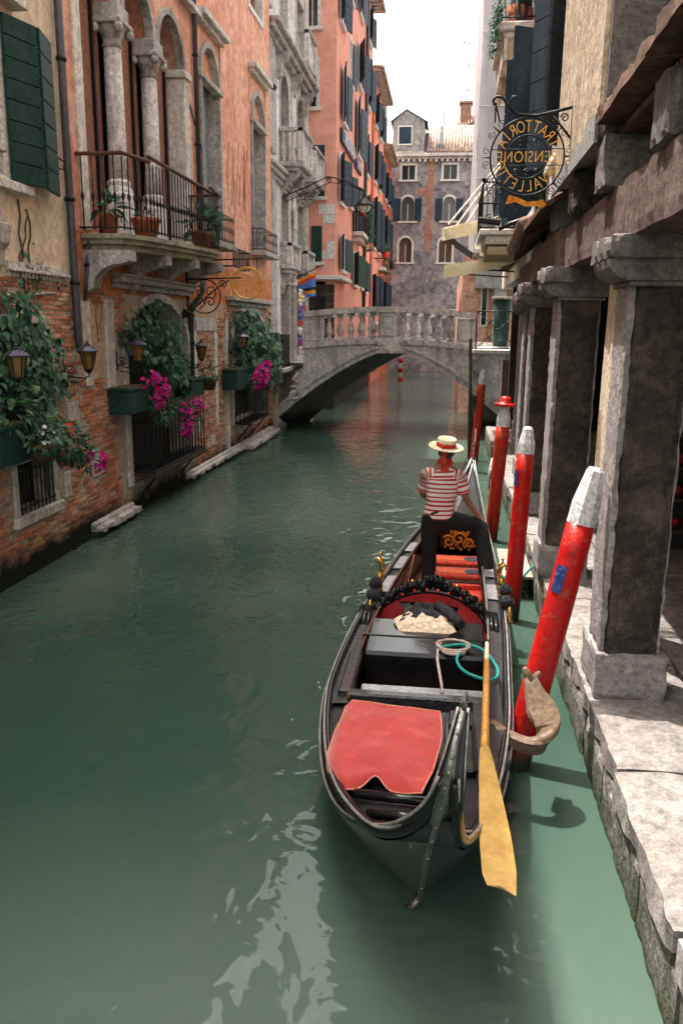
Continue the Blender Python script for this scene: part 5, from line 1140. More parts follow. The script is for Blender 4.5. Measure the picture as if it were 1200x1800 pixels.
# black cabin top, well and step behind the seat
part('rear_box', 'lacquer', gon, lambda m: [m.box(-.66, .46, 6.88, 7.78, .20, .60, .03), m.box(-.70, .50, 7.28, 7.31, .30, .612, .006)])
part('well_step', 'platesilver', gon, lambda m: m.box(-.62, .42, 6.12, 6.42, .30, .50, .012))
part('well_bottom', 'interior', gon, lambda m: m.box(-.66, .46, 6.42, 6.88, .1, .14))
part('deck_edge', 'carved', gon, lambda m: [m.box(-.70, .50, 6.00, 6.10, .40, .60, .015), m.box(-.78, -.66, 6.05, 6.9, .44, .61, .02), m.box(.44, .54, 5.1, 6.9, .44, .61, .02)])
part('carved_panel', 'carved', gon, lambda m: [m.box(.30, .46, 4.7, 5.9, .60, .635, .012), m.box(.12, .30, 5.55, 5.75, .60, .64, .012)])
ht = part('hatch', 'interior', gon, lambda m: m.box(.12, .28, 4.9, 5.5, .605, .612)); part('hatch_frame', 'lacquer', ht, lambda m: [m.box(.09, .12, 4.88, 5.52, .6, .65, .006), m.box(.28, .31, 4.88, 5.52, .6, .65, .006), m.box(.12, .28, 4.86, 4.9, .6, .65, .006), m.box(.12, .28, 5.5, 5.54, .6, .65, .006)])
part('poop_step', 'lacquer', gon, lambda m: [m.plate([(-.60, 4.78), (-.02, 4.72), (.03, 5.5), (-.60, 5.62), (-.66, 5.1)], [], .56, .70, lambda a, b, c: (a, b, c))])
part('stern_crossbar', 'lacquer', gon, lambda m: [m.tube([(-.46, 4.42, .70), (0.0, 4.36, .72), (.05, 4.5, .72)], .03, 6), m.tube([(-.36, 4.2, .72), (.02, 4.12, .76)], .03, 6)])
# iron strip on the stern post and comb iron on the bow
def strip(m):
    for i in range(40):
        pass
    pts = [SK(.05+s*5.05/40) for s in range(41)]
    rows = [[], [], []]
    for p in pts:
        n = Vector((0, -1, -.15)).normalized(); sd = Vector((.016, .0, 0))
        rows[0].append(tuple(p-sd+n*.012)); rows[1].append(tuple(p+n*.03)); rows[2].append(tuple(p+sd+n*.012))
    m.grid(rows)
    e = pts[-1]; m.tube([tuple(e+Vector((0, -.01, 0))), tuple(e+Vector((-.03, -.03, -.06))), tuple(e+Vector((-.07, .0, -.075)))], [.026, .022, .012], 6)
    t = pts[0]; m.tube([tuple(t), tuple(t+Vector((.005, .01, .07)))], [.018, .006], 6)
    for k_ in range(4, 40, 4): m.ball(tuple(pts[k_]+Vector((0, -.032, 0))), .009, 6, 4)
part('stern_iron', 'ferro', gon, strip)
part('bow_iron', 'ferro', gon, lambda m: m.plate([(14.42, .95), (14.52, .95), (14.6, 1.2), (14.66, 1.45), (14.82, 1.6), (14.76, 1.72), (14.6, 1.70), (14.46, 1.52), (14.40, 1.25)], [], .525, .54, lambda a, b, c: (c+(b-1.2)*.06, a, b)))
for i in range(6): part('comb_tooth', 'ferro', gon, lambda m: m.box(.522, .538, 14.56+i*.012, 14.78, .98+i*.085, 1.03+i*.085, .004))
# red covering draped on the stern platform
def drape():
    C_ = [(-.665, 5.63), (.05, 5.54)], [(-.70, 5.15), (.065, 5.22)], [(-.695, 4.86), (.055, 5.03)], [(-.64, 4.66), (.01, 4.70)], [(-.56, 4.48), (-.05, 4.47)]
    L_ = [Vector((a[0][0], a[0][1], 0)) for a in C_]; R_ = [Vector((a[1][0], a[1][1], 0)) for a in C_]
    rows = []; n, q = 26, 26
    for i in range(n+1):
        s = 4*i/n; a, b = crom(L_, s), crom(R_, s); r_ = []
        for j in range(q+1):
            t = j/q; p = a.lerp(b, t)
            z = .722+.016*max(0, 1-abs(mnoise.noise(Vector((p.x*3.2+p.y*1.2, p.y*2.2, 2))))*4)+.012*mnoise.noise(Vector((p.x*5, p.y*5, 7)))
            if t < .08: z -= (.08-t)*1.0
            if i > n-6:
                e = (i-(n-6))/6; z -= e*e*.035; p.y += e*.13*math.exp(-((t-.42)/.13)**2); z += e*.03*math.exp(-((t-.42)/.13)**2)
            if abs(p.y-5.33) < .05: z += .006
            r_.append((p.x, p.y, z))
        rows.append(r_)
    return rows
dr = drape()
rc = thing('red_cloth', 'faded red cloth spread over the stern platform of the gondola', 'cloth', (-.3, 5, .7))
part('fabric', 'redcloth', rc, lambda m: m.grid(dr))
part('hem', 'clothedge', rc, lambda m: m.tube([Vector(p)+Vector((0, 0, .003)) for p in dr[0]]+[Vector(r_[-1])+Vector((0, 0, .003)) for r_ in dr[1:]]+[Vector(p)+Vector((0, 0, .003)) for p in reversed(dr[-1][:-1])]+[Vector(r_[0])+Vector((0, 0, .003)) for r_ in reversed(dr[1:-1])], .006, 5, closed=True))
# upholstered back rest with a carved crest
BRX0, BRX1 = -.70, .54
def brz(t): return .36+.31*math.sin(PI*min(1, max(0, t)))**.45
def bry(x): return 8.0+.30*(1-((x+.08)/.62)**2)
back = part('backrest', 'velvet', gon, lambda m: m.grid([[(BRX0+(BRX1-BRX0)*i/24, bry(BRX0+(BRX1-BRX0)*i/24)+.10*k_/6+.02*math.sin(i*.9)*math.sin(PI*k_/6), .26+(brz(i/24)-.26)*k_/6) for i in range(25)] for k_ in range(7)]), label='curved red velvet back rest')
part('rim', 'lacquer', back, lambda m: m.tube([(BRX0+(BRX1-BRX0)*i/24, bry(BRX0+(BRX1-BRX0)*i/24)+.12, brz(i/24)+.02) for i in range(25)], .028, 6))
def crest(m):
    for i in range(60):
        t = .05+.9*i/59; x = BRX0+(BRX1-BRX0)*t; b = brz(t)+.03
        h = .045+.13*math.exp(-((t-.52)/.15)**2)+.04*math.exp(-((t-.2)/.08)**2)+.04*math.exp(-((t-.82)/.08)**2)+.03*math.sin(i*2.4)**2
        m.ball((x, bry(x)+.13+rng.uniform(-.02, .02), b+h*rng.uniform(.2, .75)), rng.uniform(.035, .06), 7, 5, (1, .6, 1.2), .25)
        if i % 3 == 0: m.tube([(x+p[0], bry(x)+.13, b+h*.6+p[1]) for p in spiral((0, 0), .015, .05, i, 1.2, 10)], .013, 5)
    m.plate([(-.42, .60), (.26, .56), (.12, .48), (-.05, .44), (-.2, .48), (-.34, .55)], [], 8.30, 8.34, lambda a, b, c: (a, c, b))
part('carved_crest', 'lacquer', back, crest)
part('crest_gilding', 'brass', back, lambda m: [m.ball((x, bry(x)+.13, brz((x-BRX0)/(BRX1-BRX0))+.15), .022, 7, 5) for x in (-.28, .06, .2)])
part('crest_flower', 'seatred', back, lambda m: [m.ball((x, bry(x)+.10, brz((x-BRX0)/(BRX1-BRX0))+.045), .022, 7, 5) for x in (-.38, -.25, -.12, .0, .12, .25, .38)])
part('seat', 'velvet', gon, lambda m: m.box(-.6, .45, 8.35, 8.9, .2, .46, .05))
part('arm_panel', 'floorwood', gon, lambda m: [m.box(-.68, -.60, 7.80, 8.0, .25, .50, .015)])
# thwarts, gilded panel, chair
for y_, z_ in ((10.25, .50), (9.78, .47)):
    th = part('thwart', 'seatred', gon, lambda m: m.box(-.05, .52, y_, y_+.34, z_-.07, z_, .02), label='red bench with an orange stripe')
    part('stripe', 'seatorange', th, lambda m: m.box(-.03, .36, y_+.07, y_+.24, z_+.001, z_+.008, .003)); part('end_pad', 'seatblue', th, lambda m: m.lathe([(.10, 0), (.10, .008)], (.42, y_+.155, z_+.001), 14))
part('bench', 'seatred', gon, lambda m: [m.box(.0, .52, 9.02, 9.55, .30, .44, .03), m.box(.02, .5, 9.3, 9.36, .44, .50, .01)])
gp = part('painted_panel', 'lacquer', gon, lambda m: m.plate([(.0, .5), (.52, .5), (.52, .72), (.40, .86), (.2, .92), (.05, .84), (.0, .72)], [], 10.86, 10.92, lambda a, b, c: (a, c, b)), label='black panel with a gilded carving')
def gild(m):
    for cx, cz, r_, a0, tn in ((.12, .62, .09, 0, 1.4), (.26, .66, .10, 2, -1.3), (.40, .60, .08, 1, 1.5), (.2, .78, .06, 3, 1.2), (.34, .76, .05, 0, -1.2)):
        m.tube([(p[0], 10.845, p[1]) for p in spiral((cx, cz), .015, r_, a0, tn)], .017, 5)
    for i in range(12): m.ball((.08+.036*i, 10.85, .54+.03*math.sin(i*1.9)), .02, 6, 4, (1, .5, 1))
part('gilding', 'orange', gp, gild)
part('side_lashing', 'terracotta', gon, lambda m: [m.tube([(-.36+k_*.03, 10.3, .56), (-.42+k_*.03, 9.6, .30), (-.46+k_*.03, 9.1, .22)], .009, 5) for k_ in range(2)])
# brass sea horses with black pompoms
for nm, (x, y_), mir in (('left', (-.66, 8.75), 1), ('right', (.70, 8.75), -1)):
    def horse(m):
        m.lathe([(.05, .55), (.03, .58), (.045, .62), (.02, .66), (.035, .72), (.02, .78)], (x, y_, 0), 8)
        m.tube([(x, y_, .75), (x+mir*.035, y_+.02, .82), (x+mir*.02, y_, .90), (x-mir*.02, y_, .94), (x-mir*.045, y_, .91), (x-mir*.04, y_, .87)], [.02, .034, .028, .024, .018, .01], 7)
        for i in range(7): m.ball((x+mir*(.03+.01*math.sin(i)), y_, .76+i*.03), .017, 6, 4)
        m.tube([(x, y_, .92), (x+.005, y_, 1.03)], [.016, .006], 6); m.ball((x, y_, 1.0), .018, 6, 5)
        m.tube([(x+p[0], y_+.03, .70+p[1]) for p in spiral((0, 0), .02, .06, 0, 1.3)], .012, 5)
        m.lathe([(.05, .50), (.02, .53), (.03, .60), (.012, .66)], (x-mir*.05, y_-.62, 0), 8)
    part('sea_horse', 'brass', gon, horse, label='brass sea horse ornament')
    def pom(m, c, r_):
        for i in range(260):
            u = rng.uniform(-1, 1); a = rng.uniform(0, 2*PI); q_ = math.sqrt(1-u*u); d = Vector((q_*math.cos(a), q_*math.sin(a), u)); o_ = d.orthogonal().normalized()*.010
            c_ = Vector(c); e = c_+d*r_*rng.uniform(.85, 1.12); m.add([tuple(c_+d*r_*.6+o_), tuple(c_+d*r_*.6-o_), tuple(e)], [(0, 1, 2)])
        m.ball(c, r_*.86, 10, 8, (1, 1, 1), .1)
    part('pompom', 'darkcloth', gon, lambda m: pom(m, (x-mir*.035, y_-.14, .69), .078)); part('pompom', 'darkcloth', gon, lambda m: pom(m, (x-mir*.03, y_-.46, .66), .085))
# rounded side caps beside the rear box
for x in (-.74, .56): part('side_cap', 'lacquer', gon, lambda m: [m.tube([(x+k_*.045-.05, 7.75-k_*.02, .52), (x+k_*.045-.05, 8.1-k_*.02, .60)], .028, 8) for k_ in range(3)])

# clothes, rope
cl = thing('clothes_pile', 'black and cream clothes thrown over the seat of the gondola', 'clothes', (-.1, 7.9, .62))
def rumple(m, x0, x1, y0, y1, z0, amp, seed, n=34, hang=0):
    rows = []; so = Vector((seed*3.1, seed*1.7, 0))
    for i in range(n+1):
        v = i/n; r_ = []
        for j in range(n+1):
            u = j/n; q = Vector((u*2.2, v*1.6, seed))+so; wv = mnoise.noise_vector(q*1.3)
            x = x0+(x1-x0)*u+.07*wv.x*(1+v); y_ = y0+(y1-y0)*v+.07*wv.y
            f1 = 1-abs(mnoise.noise(Vector((x*6+wv.x, y_*5+wv.y*1.5, seed))))*2; f2 = 1-abs(mnoise.noise(Vector((x*13, y_*11+wv.x*2, seed+5))))*2
            ed = min(1, 6*min(u, 1-u, v, 1-v))
            r_.append((x, y_, z0+amp*(.9*max(0, f1)**2+.35*max(0, f2)**2)*ed+amp*.7*math.sin(PI*u)*math.sin(PI*v)-hang*max(0, .25-v)*2))
        rows.append(r_)
    m.grid(rows)
part('cream_blanket', 'creamcloth', cl, lambda m: rumple(m, -.38, .22, 7.42, 7.90, .622, .04, 3, hang=.08))
part('black_jacket', 'darkcloth', cl, lambda m: rumple(m, -.36, .20, 7.62, 8.06, .645, .065, 8))
part('grey_sleeve', 'platesilver', cl, lambda m: None) if False else part('black_sleeve', 'darkcloth', cl, lambda m: m.tube([(.0, 7.9, .72), (.10, 7.74, .71), (.2, 7.58, .69), (.24, 7.5, .67)], [.05, .055, .05, .045], 8))
rp = thing('mooring_rope', 'coiled turquoise and pale rope lying on the gondola', 'rope', (.4, 6.7, .62))
part('turquoise_rope', 'ropegreen', rp, lambda m: m.tube([tuple(crom([(.0, 6.98, .63), (.12, 7.05, .63), (.28, 7.08, .64), (.44, 6.9, .66), (.53, 6.55, .65), (.50, 6.35, .65), (.38, 6.36, .64), (.24, 6.5, .64), (.19, 6.75, .635), (.27, 6.98, .64), (.35, 7.05, .65)], i_/5)) for i_ in range(51)], .014, 7))
part('pale_rope', 'ropepale', rp, lambda m: [m.tube([(.16+.13*math.cos(t*.5)*(1+.1*k_), 7.02+.17*math.sin(t*.5)*(1-.12*k_), .63+k_*.012) for t in range(13)], .012, 6) for k_ in range(3)]+[m.tube([(.02, 7.0, .63), (.02, 6.7, .63), (.06, 6.4, .55), (.07, 6.25, .53)], .013, 6)])
part('hook', 'trimsilver', rp, lambda m: m.tube([(.20, 5.65, .64), (.22, 5.82, .69), (.25, 5.95, .70), (.27, 5.9, .65)], .012, 5))
# oar and rowlock
oar = thing('oar', 'long wooden oar with a yellow blade laid along the gondola stern', 'oar', (.4, 5.5, .7))
oa, ob_ = Vector((.435, 6.6, .86)), Vector((.335, 4.75, .89)); oc = Vector((.368, 3.56, .79))
part('shaft', 'oarwood', oar, lambda m: m.tube([tuple(oa.lerp(ob_, t)) for t in (0.22, .5, .8, 1)], [.022, .024, .026, .028], 10))
part('grip', 'creamcloth', oar, lambda m: m.tube([tuple(oa), tuple(oa.lerp(ob_, .1)), tuple(oa.lerp(ob_, .225))], [.017, .019, .021], 10))
def blade(m):
    rows = []
    for i in range(13):
        t = i/12; p = ob_.lerp(oc, t); w_ = .03+.056*min(1, t*1.4)**.8; th_ = .024*(1-t)+.009
        if t > .97: w_ *= .8
        e = .045*(1-2*0)*(t > .99)
        ax = Vector((1, .08, .10)).normalized()
        rows.append([tuple(p-ax*w_+Vector((0, .02 if i == 12 else 0, 0))), tuple(p-ax*w_*.1+Vector((0, 0, th_))), tuple(p+ax*w_+Vector((0, -.07 if i == 12 else 0, 0))), tuple(p+Vector((0, 0, -th_))), tuple(p-ax*w_+Vector((0, .02 if i == 12 else 0, 0)))])
    m.grid(rows, False); m.add([rows[-1][k_] for k_ in range(4)], [(0, 1, 2, 3)])
part('blade', 'oarblade', oar, blade)
fo = thing('rowlock', 'twisted walnut oar rowlock standing out from the gondola side', 'rowlock', (.5, 5.7, .55))
def fork(m):
    """flat twisted walnut plank: elbow arm, then an upright blade with a notch"""
    C_ = [(.42, 5.62, .60), (.55, 5.55, .55), (.70, 5.50, .52), (.80, 5.52, .54), (.845, 5.62, .62), (.80, 5.72, .72), (.755, 5.80, .81), (.735, 5.88, .88)]
    W_ = [.050, .052, .060, .085, .105, .115, .075, .050]; T_ = [.045, .042, .040, .042, .036, .028, .028, .030]
    tw = [0, .1, .2, .5, .9, 1.15, 1.3, 1.3]
    rows = []
    for i in range(36):
        q = 7*i/35; p = crom(C_, q); d = (crom(C_, min(7, q+.05))-crom(C_, max(0, q-.05))).normalized()
        k_ = min(int(q), 6); f = q-k_; w_ = W_[k_]*(1-f)+W_[k_+1]*f; t_ = T_[k_]*(1-f)+T_[k_+1]*f; a_ = tw[k_]*(1-f)+tw[k_+1]*f
        up = Vector((0, 0, 1)); sd = d.cross(up)
        sd = sd.normalized() if sd.length > .1 else Vector((1, 0, 0)); u2 = sd.cross(d)
        e1 = u2*math.cos(a_)+sd*math.sin(a_); e2 = -u2*math.sin(a_)+sd*math.cos(a_)
        rows.append([tuple(p+e1*w_*c1+e2*t_*c2) for c1, c2 in ((1, .25), (.8, 1), (-.8, 1), (-1, .25), (-1, -.25), (-.8, -1), (.8, -1), (1, -.25), (1, .25))])
    for k_ in range(8): m.grid([[r_[k_], r_[k_+1]] for r_ in rows], True)
    m.add(rows[-1][:8], [tuple(range(8))]); m.add(rows[0][:8], [tuple(range(8))])
    e = Vector(C_[-1]); m.tube([tuple(e+Vector((.0, -.02, -.02))), tuple(e+Vector((-.035, .03, .035))), tuple(e+Vector((-.05, .02, .075)))], [.040, .034, .018], 6); m.tube([tuple(e+Vector((.0, -.02, -.02))), tuple(e+Vector((.05, .01, .03))), tuple(e+Vector((.055, .0, .06)))], [.036, .03, .012], 6)
part('arm', 'forcola', fo, fork)

# ================================================================== gondolier
per = thing('person', 'person in red striped shirt and straw boater standing with one knee raised in the gondola', 'person', (0, 9.9, .16))
def skin_mesh(name, V_, E_, rad, material, parent, sub=2, attrfn=None, kind_label=None):
    me = bpy.data.meshes.new('t'); me.from_pydata(V_, E_, []); ob = bpy.data.objects.new('t', me); COL.objects.link(ob)
    ob.modifiers.new('k', 'SKIN'); sb = ob.modifiers.new('u', 'SUBSURF'); sb.levels = sub; sb.render_levels = sub
    sv = me.skin_vertices[0].data
    for i, r_ in enumerate(rad): sv[i].radius = r_ if isinstance(r_, tuple) else (r_, r_)
    sv[0].use_root = True
    bpy.context.view_layer.update()
    dg = bpy.context.evaluated_depsgraph_get(); res = bpy.data.meshes.new_from_object(ob.evaluated_get(dg))
    bpy.data.objects.remove(ob); off = wloc(parent)
    if attrfn:
        ca = res.color_attributes.new('tone', 'FLOAT_COLOR', 'POINT')
        for i, v in enumerate(res.vertices): ca.data[i].color = attrfn(v.co)
    for v in res.vertices: v.co -= off
    res.polygons.foreach_set('use_smooth', [True]*len(res.polygons))
    res.materials.clear(); res.materials.append(MATS[material]); res.update()
    o = bpy.data.objects.new(name, res); COL.objects.link(o); o.parent = parent; WL[o.name] = off
    return o
PEL = Vector((-.02, 9.95, 1.13)); WA = Vector((.01, 9.94, 1.30)); CH = Vector((.03, 9.93, 1.52)); NB = Vector((.035, 9.94, 1.70)); NK = Vector((.045, 9.96, 1.79)); HD = Vector((.055, 9.985, 1.90)); HT = Vector((.055, 9.98, 2.02))
SHL, SHR = Vector((-.155, 9.93, 1.645)), Vector((.215, 9.93, 1.64))
EL_R, WR_R = Vector((.30, 9.95, 1.37)), Vector((.475, 10.03, 1.115))
EL_L, WR_L = Vector((-.215, 10.06, 1.38)), Vector((-.06, 10.26, 1.22))
# head, neck and arms as one body
hd = [WR_R+Vector((.05, .02, -.045)), WR_R+Vector((.085, .035, -.085))]
BV = [CH, NB, NK, HD, HT, SHL, EL_L, WR_L, WR_L+Vector((.09, .05, -.01)), SHR, EL_R, WR_R, hd[0]]
BE = [(0, 1), (1, 2), (2, 3), (3, 4), (1, 5), (5, 6), (6, 7), (7, 8), (1, 9), (9, 10), (10, 11), (11, 12)]
BR = [.10, .075, .06, (.082, .098), (.075, .09), .055, .043, .030, .035, .055, .044, .031, (.044, .026)]
n0 = len(BV)
fd = (hd[1]-hd[0]).normalized(); sdv = Vector((.62, -.55, .1)).normalized()
for k_ in range(4):
    b0 = hd[0]+sdv*(-.030+.020*k_)+fd*.03; ln = (.070, .080, .074, .058)[k_]
    i0 = len(BV)
    BV += [b0+fd*.012, b0+fd*(ln*.5)+Vector((0, 0, -.004)), b0+fd*ln+Vector((-.004, 0, -.022))]
    BE += [(12, i0), (i0, i0+1), (i0+1, i0+2)]; BR += [.0115, .0098, .008]
i0 = len(BV); BV += [hd[0]-sdv*.040+Vector((0, -.0, -.005)), hd[0]-sdv*.062+fd*.030+Vector((0, 0, -.012)), hd[0]-sdv*.066+fd*.058+Vector((0, 0, -.022))]
BE += [(11, i0), (i0, i0+1), (i0+1, i0+2)]; BR += [.015, .011, .0085]
body = skin_mesh('body', [tuple(v) for v in BV], BE, BR, 'skin', per)
part('ear', 'skin', per, lambda m: [m.ball(tuple(HD+Vector((.084, -.005, -.005))), .03, 8, 6, (.45, .8, 1.15)), m.ball(tuple(HD+Vector((-.084, -.005, -.005))), .03, 8, 6, (.45, .8, 1.15))])
part('nose', 'skin', per, lambda m: m.lathe([(.022, 0), (.016, .02), (.006, .045)], tuple(HD+Vector((.03, .085, -.01))), 8, (.2, 1, -.35)))
part('eye', 'white', per, lambda m: [m.ball(tuple(HD+Vector((dx, .085, .022))), .014, 8, 6) for dx in (-.01, .055)]); part('mouth', 'ribbon', per, lambda m: m.tube([tuple(HD+Vector((-.005, .088, -.05))), tuple(HD+Vector((.02, .094, -.052))), tuple(HD+Vector((.05, .086, -.05)))], .006, 5))
part('hair', 'hair', per, lambda m: m.ball(tuple(HD+Vector((0, -.022, .012))), .1, 14, 10, (.90, .92, 1.02), .012))
# striped shirt
SV = [CH, WA, PEL+Vector((.01, 0, .06)), NB, SHL, SHL.lerp(EL_L, .45), SHL.lerp(EL_L, .8), SHR, SHR.lerp(EL_R, .45), SHR.lerp(EL_R, .82)]
SE = [(0, 1), (1, 2), (0, 3), (3, 4), (4, 5), (5, 6), (3, 7), (7, 8), (8, 9)]
SRd = [(.175, .125), (.155, .115), (.160, .122), (.085, .078), (.080, .078), .068, .066, (.080, .078), .072, .072]
def seg_t(p, a, b):
    d = b-a; t = max(0, min(1, (p-a).dot(d)/d.length_squared)); return t, (p-a-d*t).length
def stripes(p):
    p = Vector(p); best = None
    tr, dr_ = seg_t(p, SHR, SHR.lerp(EL_R, .95)); tl, dl = seg_t(p, SHL, SHL.lerp(EL_L, .95))
    if tr > .18 and p.x > .20 and dr_ < .11: k_ = tr*5.2
    elif tl > .18 and p.x < -.15 and dl < .11: k_ = tl*5.2
    else: k_ = (p.z-.02*math.sin(p.x*8))*19.5
    f = k_-math.floor(k_); e = 1 if f < .42 else 0
    return (.50, .022, .022, 1) if e else (.72, .68, .64, 1)
def shirt_mat():
    m = bpy.data.materials.new('stripedshirt'); m.use_nodes = True; nt = m.node_tree; N = nt.nodes; b = N['Principled BSDF']; b.inputs['Roughness'].default_value = .85
    a = N.new('ShaderNodeVertexColor'); a.layer_name = 'tone'; nt.links.new(a.outputs[0], b.inputs['Base Color'])
    ns = N.new('ShaderNodeTexNoise'); ns.inputs['Scale'].default_value = 6; g = N.new('ShaderNodeNewGeometry'); nt.links.new(g.outputs['Position'], ns.inputs['Vector'])
    bp = N.new('ShaderNodeBump'); bp.inputs['Distance'].default_value = .03; nt.links.new(ns.outputs['Fac'], bp.inputs['Height']); nt.links.new(bp.outputs[0], b.inputs['Normal'])
    MATS['stripedshirt'] = m
shirt_mat()
def shirt(m):
    RW_ = [(1.115, -.01, .172, .132), (1.14, -.008, .178, .136), (1.22, 0, .172, .128), (1.32, .01, .172, .122), (1.43, .02, .186, .126), (1.54, .03, .200, .126), (1.61, .03, .203, .118), (1.66, .033, .185, .106), (1.70, .035, .140, .092), (1.735, .04, .090, .078), (1.765, .042, .068, .070)]
    prof = [Vector((a_, b_, c_)) for a_, b_, c_, d_ in RW_]; dep = [Vector((d_, 0, 0)) for *_, d_ in RW_]; rows = []
    for i in range(121):
        q = 10*i/120; p = crom(prof, q); dd = crom(dep, q).x; r_ = []
        for j in range(49):
            a_ = 2*PI*j/48; k2 = 1+.018*math.sin(5*a_+p.x*14)*max(0, 1.6-p.x)*2
            cx_, sx_ = math.cos(a_), math.sin(a_)
            r_.append((p.y+p.z*k2*abs(cx_)**.86*(1 if cx_ > 0 else -1), 9.945+dd*k2*abs(sx_)**.9*(1 if sx_ > 0 else -1), p.x+.012*cx_*(1 if p.x > 1.6 else 0)))
        rows.append(r_)
    for i in range(120):
        k_ = rows[i][0][2]*19.0; m.cur = RED_ if (k_-math.floor(k_)) < .42 else WHT_
        m.grid([rows[i], rows[i+1]])
    for S_, E_, sg_ in ((SHL, EL_L, -1), (SHR, EL_R, 1)):
        ax = [S_+Vector((-.09*sg_, 0, .0)), S_+Vector((-.02*sg_, 0, -.005)), S_+Vector((.012*sg_, 0, -.03)), S_.lerp(E_, .4), S_.lerp(E_, .8)]; rd = [.075, .085, .084, .076, .078]
        n_ = 60; pts = [crom(ax, 4*i/n_) for i in range(n_+1)]
        for i in range(n_):
            k_ = i*.115; m.cur = RED_ if (k_-math.floor(k_)) < .42 or i > n_-4 else WHT_
            f = 4*i/n_; j = min(int(f), 3); ra = rd[j]*(1-f+j)+rd[j+1]*(f-j); f = 4*(i+1)/n_; j = min(int(f), 3); rb_ = rd[j]*(1-f+j)+rd[j+1]*(f-j)
            m.tube([pts[i], pts[i+1]], [ra, rb_], 18, caps=(i == n_-1))
RED_, WHT_ = (.46, .020, .020), (.74, .70, .66)
part('shirt', 'stripedshirt', per, shirt)
# trousers
HPL, HPR = PEL+Vector((-.095, 0, -.06)), PEL+Vector((.105, .01, -.05))
KNL, ANL = Vector((-.10, 9.98, .62)), Vector((-.10, 9.93, .21))
KNR, ANR = Vector((.50, 10.06, 1.02)), Vector((.60, 9.86, .42))
TV = [PEL, PEL+Vector((.012, 0, .10)), HPL, HPL.lerp(KNL, .5), KNL, KNL.lerp(ANL, .5), ANL, HPR, HPR.lerp(KNR, .5), KNR, KNR.lerp(ANR, .5), ANR]
TE = [(0, 1), (0, 2), (2, 3), (3, 4), (4, 5), (5, 6), (0, 7), (7, 8), (8, 9), (9, 10), (10, 11)]
TR = [(.185, .15), (.165, .13), (.13, .135), .112, .090, .094, .098, (.135, .135), .122, .104, .100, .112]
skin_mesh('trousers', [tuple(v) for v in TV], TE, TR, 'trousers', per, 3)
part('shoe', 'shoe', per, lambda m: m.ball((-.10, 10.0, .19), .06, 10, 7, (.85, 2.1, .6))); part('shoe', 'shoe', per, lambda m: m.ball((.60, 9.93, .37), .06, 10, 7, (.85, 2.1, .6)))
part('back_pocket', 'darkcloth', per, lambda m: m.grid([[(-.10+.03*u, 9.81-.004*u+.012*v, 1.20-.03*v+.012*u) for u in range(4)] for v in range(4)]))
# boater hat tilted a little
tilt = Matrix.Rotation(R(9), 3, 'X') @ Matrix.Rotation(R(6), 3, 'Y'); HC = Vector((.05, 9.975, 1.965))
hat = part('straw_hat', 'straw', per, lambda m: m.lathe([(.085, .0), (.204, -.004), (.21, .002), (.204, .010), (.116, .012), (.113, .098), (.104, .107), (.0, .110)], tuple(HC), 28, tuple(tilt @ Vector((0, 0, 1)))))
part('hat_band', 'ribbon', hat, lambda m: m.lathe([(.1185, .0125), (.1165, .062)], tuple(HC), 28, tuple(tilt @ Vector((0, 0, 1)))))
part('ribbon_tail', 'ribbon', hat, lambda m: [m.grid([[tuple(HC+Vector((-.03+dx+w_*.022, -.135-.010*k_+.008*math.sin(k_+dx*40), .03-.05*k_))) for w_ in (0, .5, 1)] for k_ in range(5)]) for dx in (-.022, .008)]+[m.ball(tuple(HC+Vector((-.03, -.132, .02))), .024, 8, 6, (1.3, .7, 1))])
part('neckerchief', 'ribbon', per, lambda m: [m.lathe([(.088, -.045), (.094, -.01), (.078, .03), (.064, .045)], tuple(NK), 16), m.grid([[tuple(NK+Vector((-.05+w_*.033, -.085-.02*k_, -.01-.045*k_))) for w_ in range(4)] for k_ in range(3)])])

per.scale = (1.05, 1.05, 1.05); per.location.x -= .02
# ================================================================== mooring poles
def pole(label, base, top, r0, r1, red='polered', white=.42, facet=True):
    b, t = Vector(base), Vector(top); d = (t-b).normalized(); L_ = (t-b).length
    o = thing('mooring_pole', label, 'mooring pole', (base[0], base[1], 0), 'red and white mooring poles')
    prof = []
    n = 14
    for i in range(n+1):
        h = -1.2+(L_-white+1.2)*i/n; prof.append((r0+(r1-r0)*max(0, h)/L_+rng.uniform(-.003, .003), h))
    part('red_shaft', red, o, lambda m: m.lathe(prof, base, 16, tuple(d)))
    r_ = r1+(r0-r1)*white/L_
    part('white_top', 'polewhite', o, lambda m: m.lathe([(r_+.001, L_-white+.001), (r_, L_-white*.62), (r_*.62, L_-.03), (r_*.45, L_), (.01, L_+.004)], base, 8, tuple(d), smooth=False))
    return o, b, d, L_
p1, b, d, L_ = pole('nearest mooring pole, leaning onto the stone pillar beside the oar rowlock', (.68, 6.12, 0), (1.19, 6.42, 2.44), .118, .112, white=.46)
Q = Vector((0, 0, 1)).rotation_difference(d).to_matrix()
part('blue_plate', 'blueplate', p1, lambda m: m.grid([[tuple(b+Q @ Vector((.122*math.cos(a), .122*math.sin(a), L_-h))) for a in [R(x) for x in (-148, -134, -120, -106)]] for h in (.80, 1.02)]))
p2, b, d, L_ = pole('second mooring pole, upright with a small blue plate, beside the wooden jetty', (.89, 9.54, 0), (.985, 9.72, 2.36), .105, .10, white=.32)
Q = Vector((0, 0, 1)).rotation_difference(d).to_matrix()
part('blue_plate', 'blueplate', p2, lambda m: m.grid([[tuple(b+Q @ Vector((.108*math.cos(a), .108*math.sin(a), L_-h))) for a in [R(x) for x in (-185, -165, -148, -135)]] for h in (.52, .70)]))
p3, b, d, L_ = pole('third mooring pole, topped by a red knob shaped like a hat', (.85, 13.36, 0), (.97, 13.42, 2.28), .105, .115, 'poleredworn', white=.36)
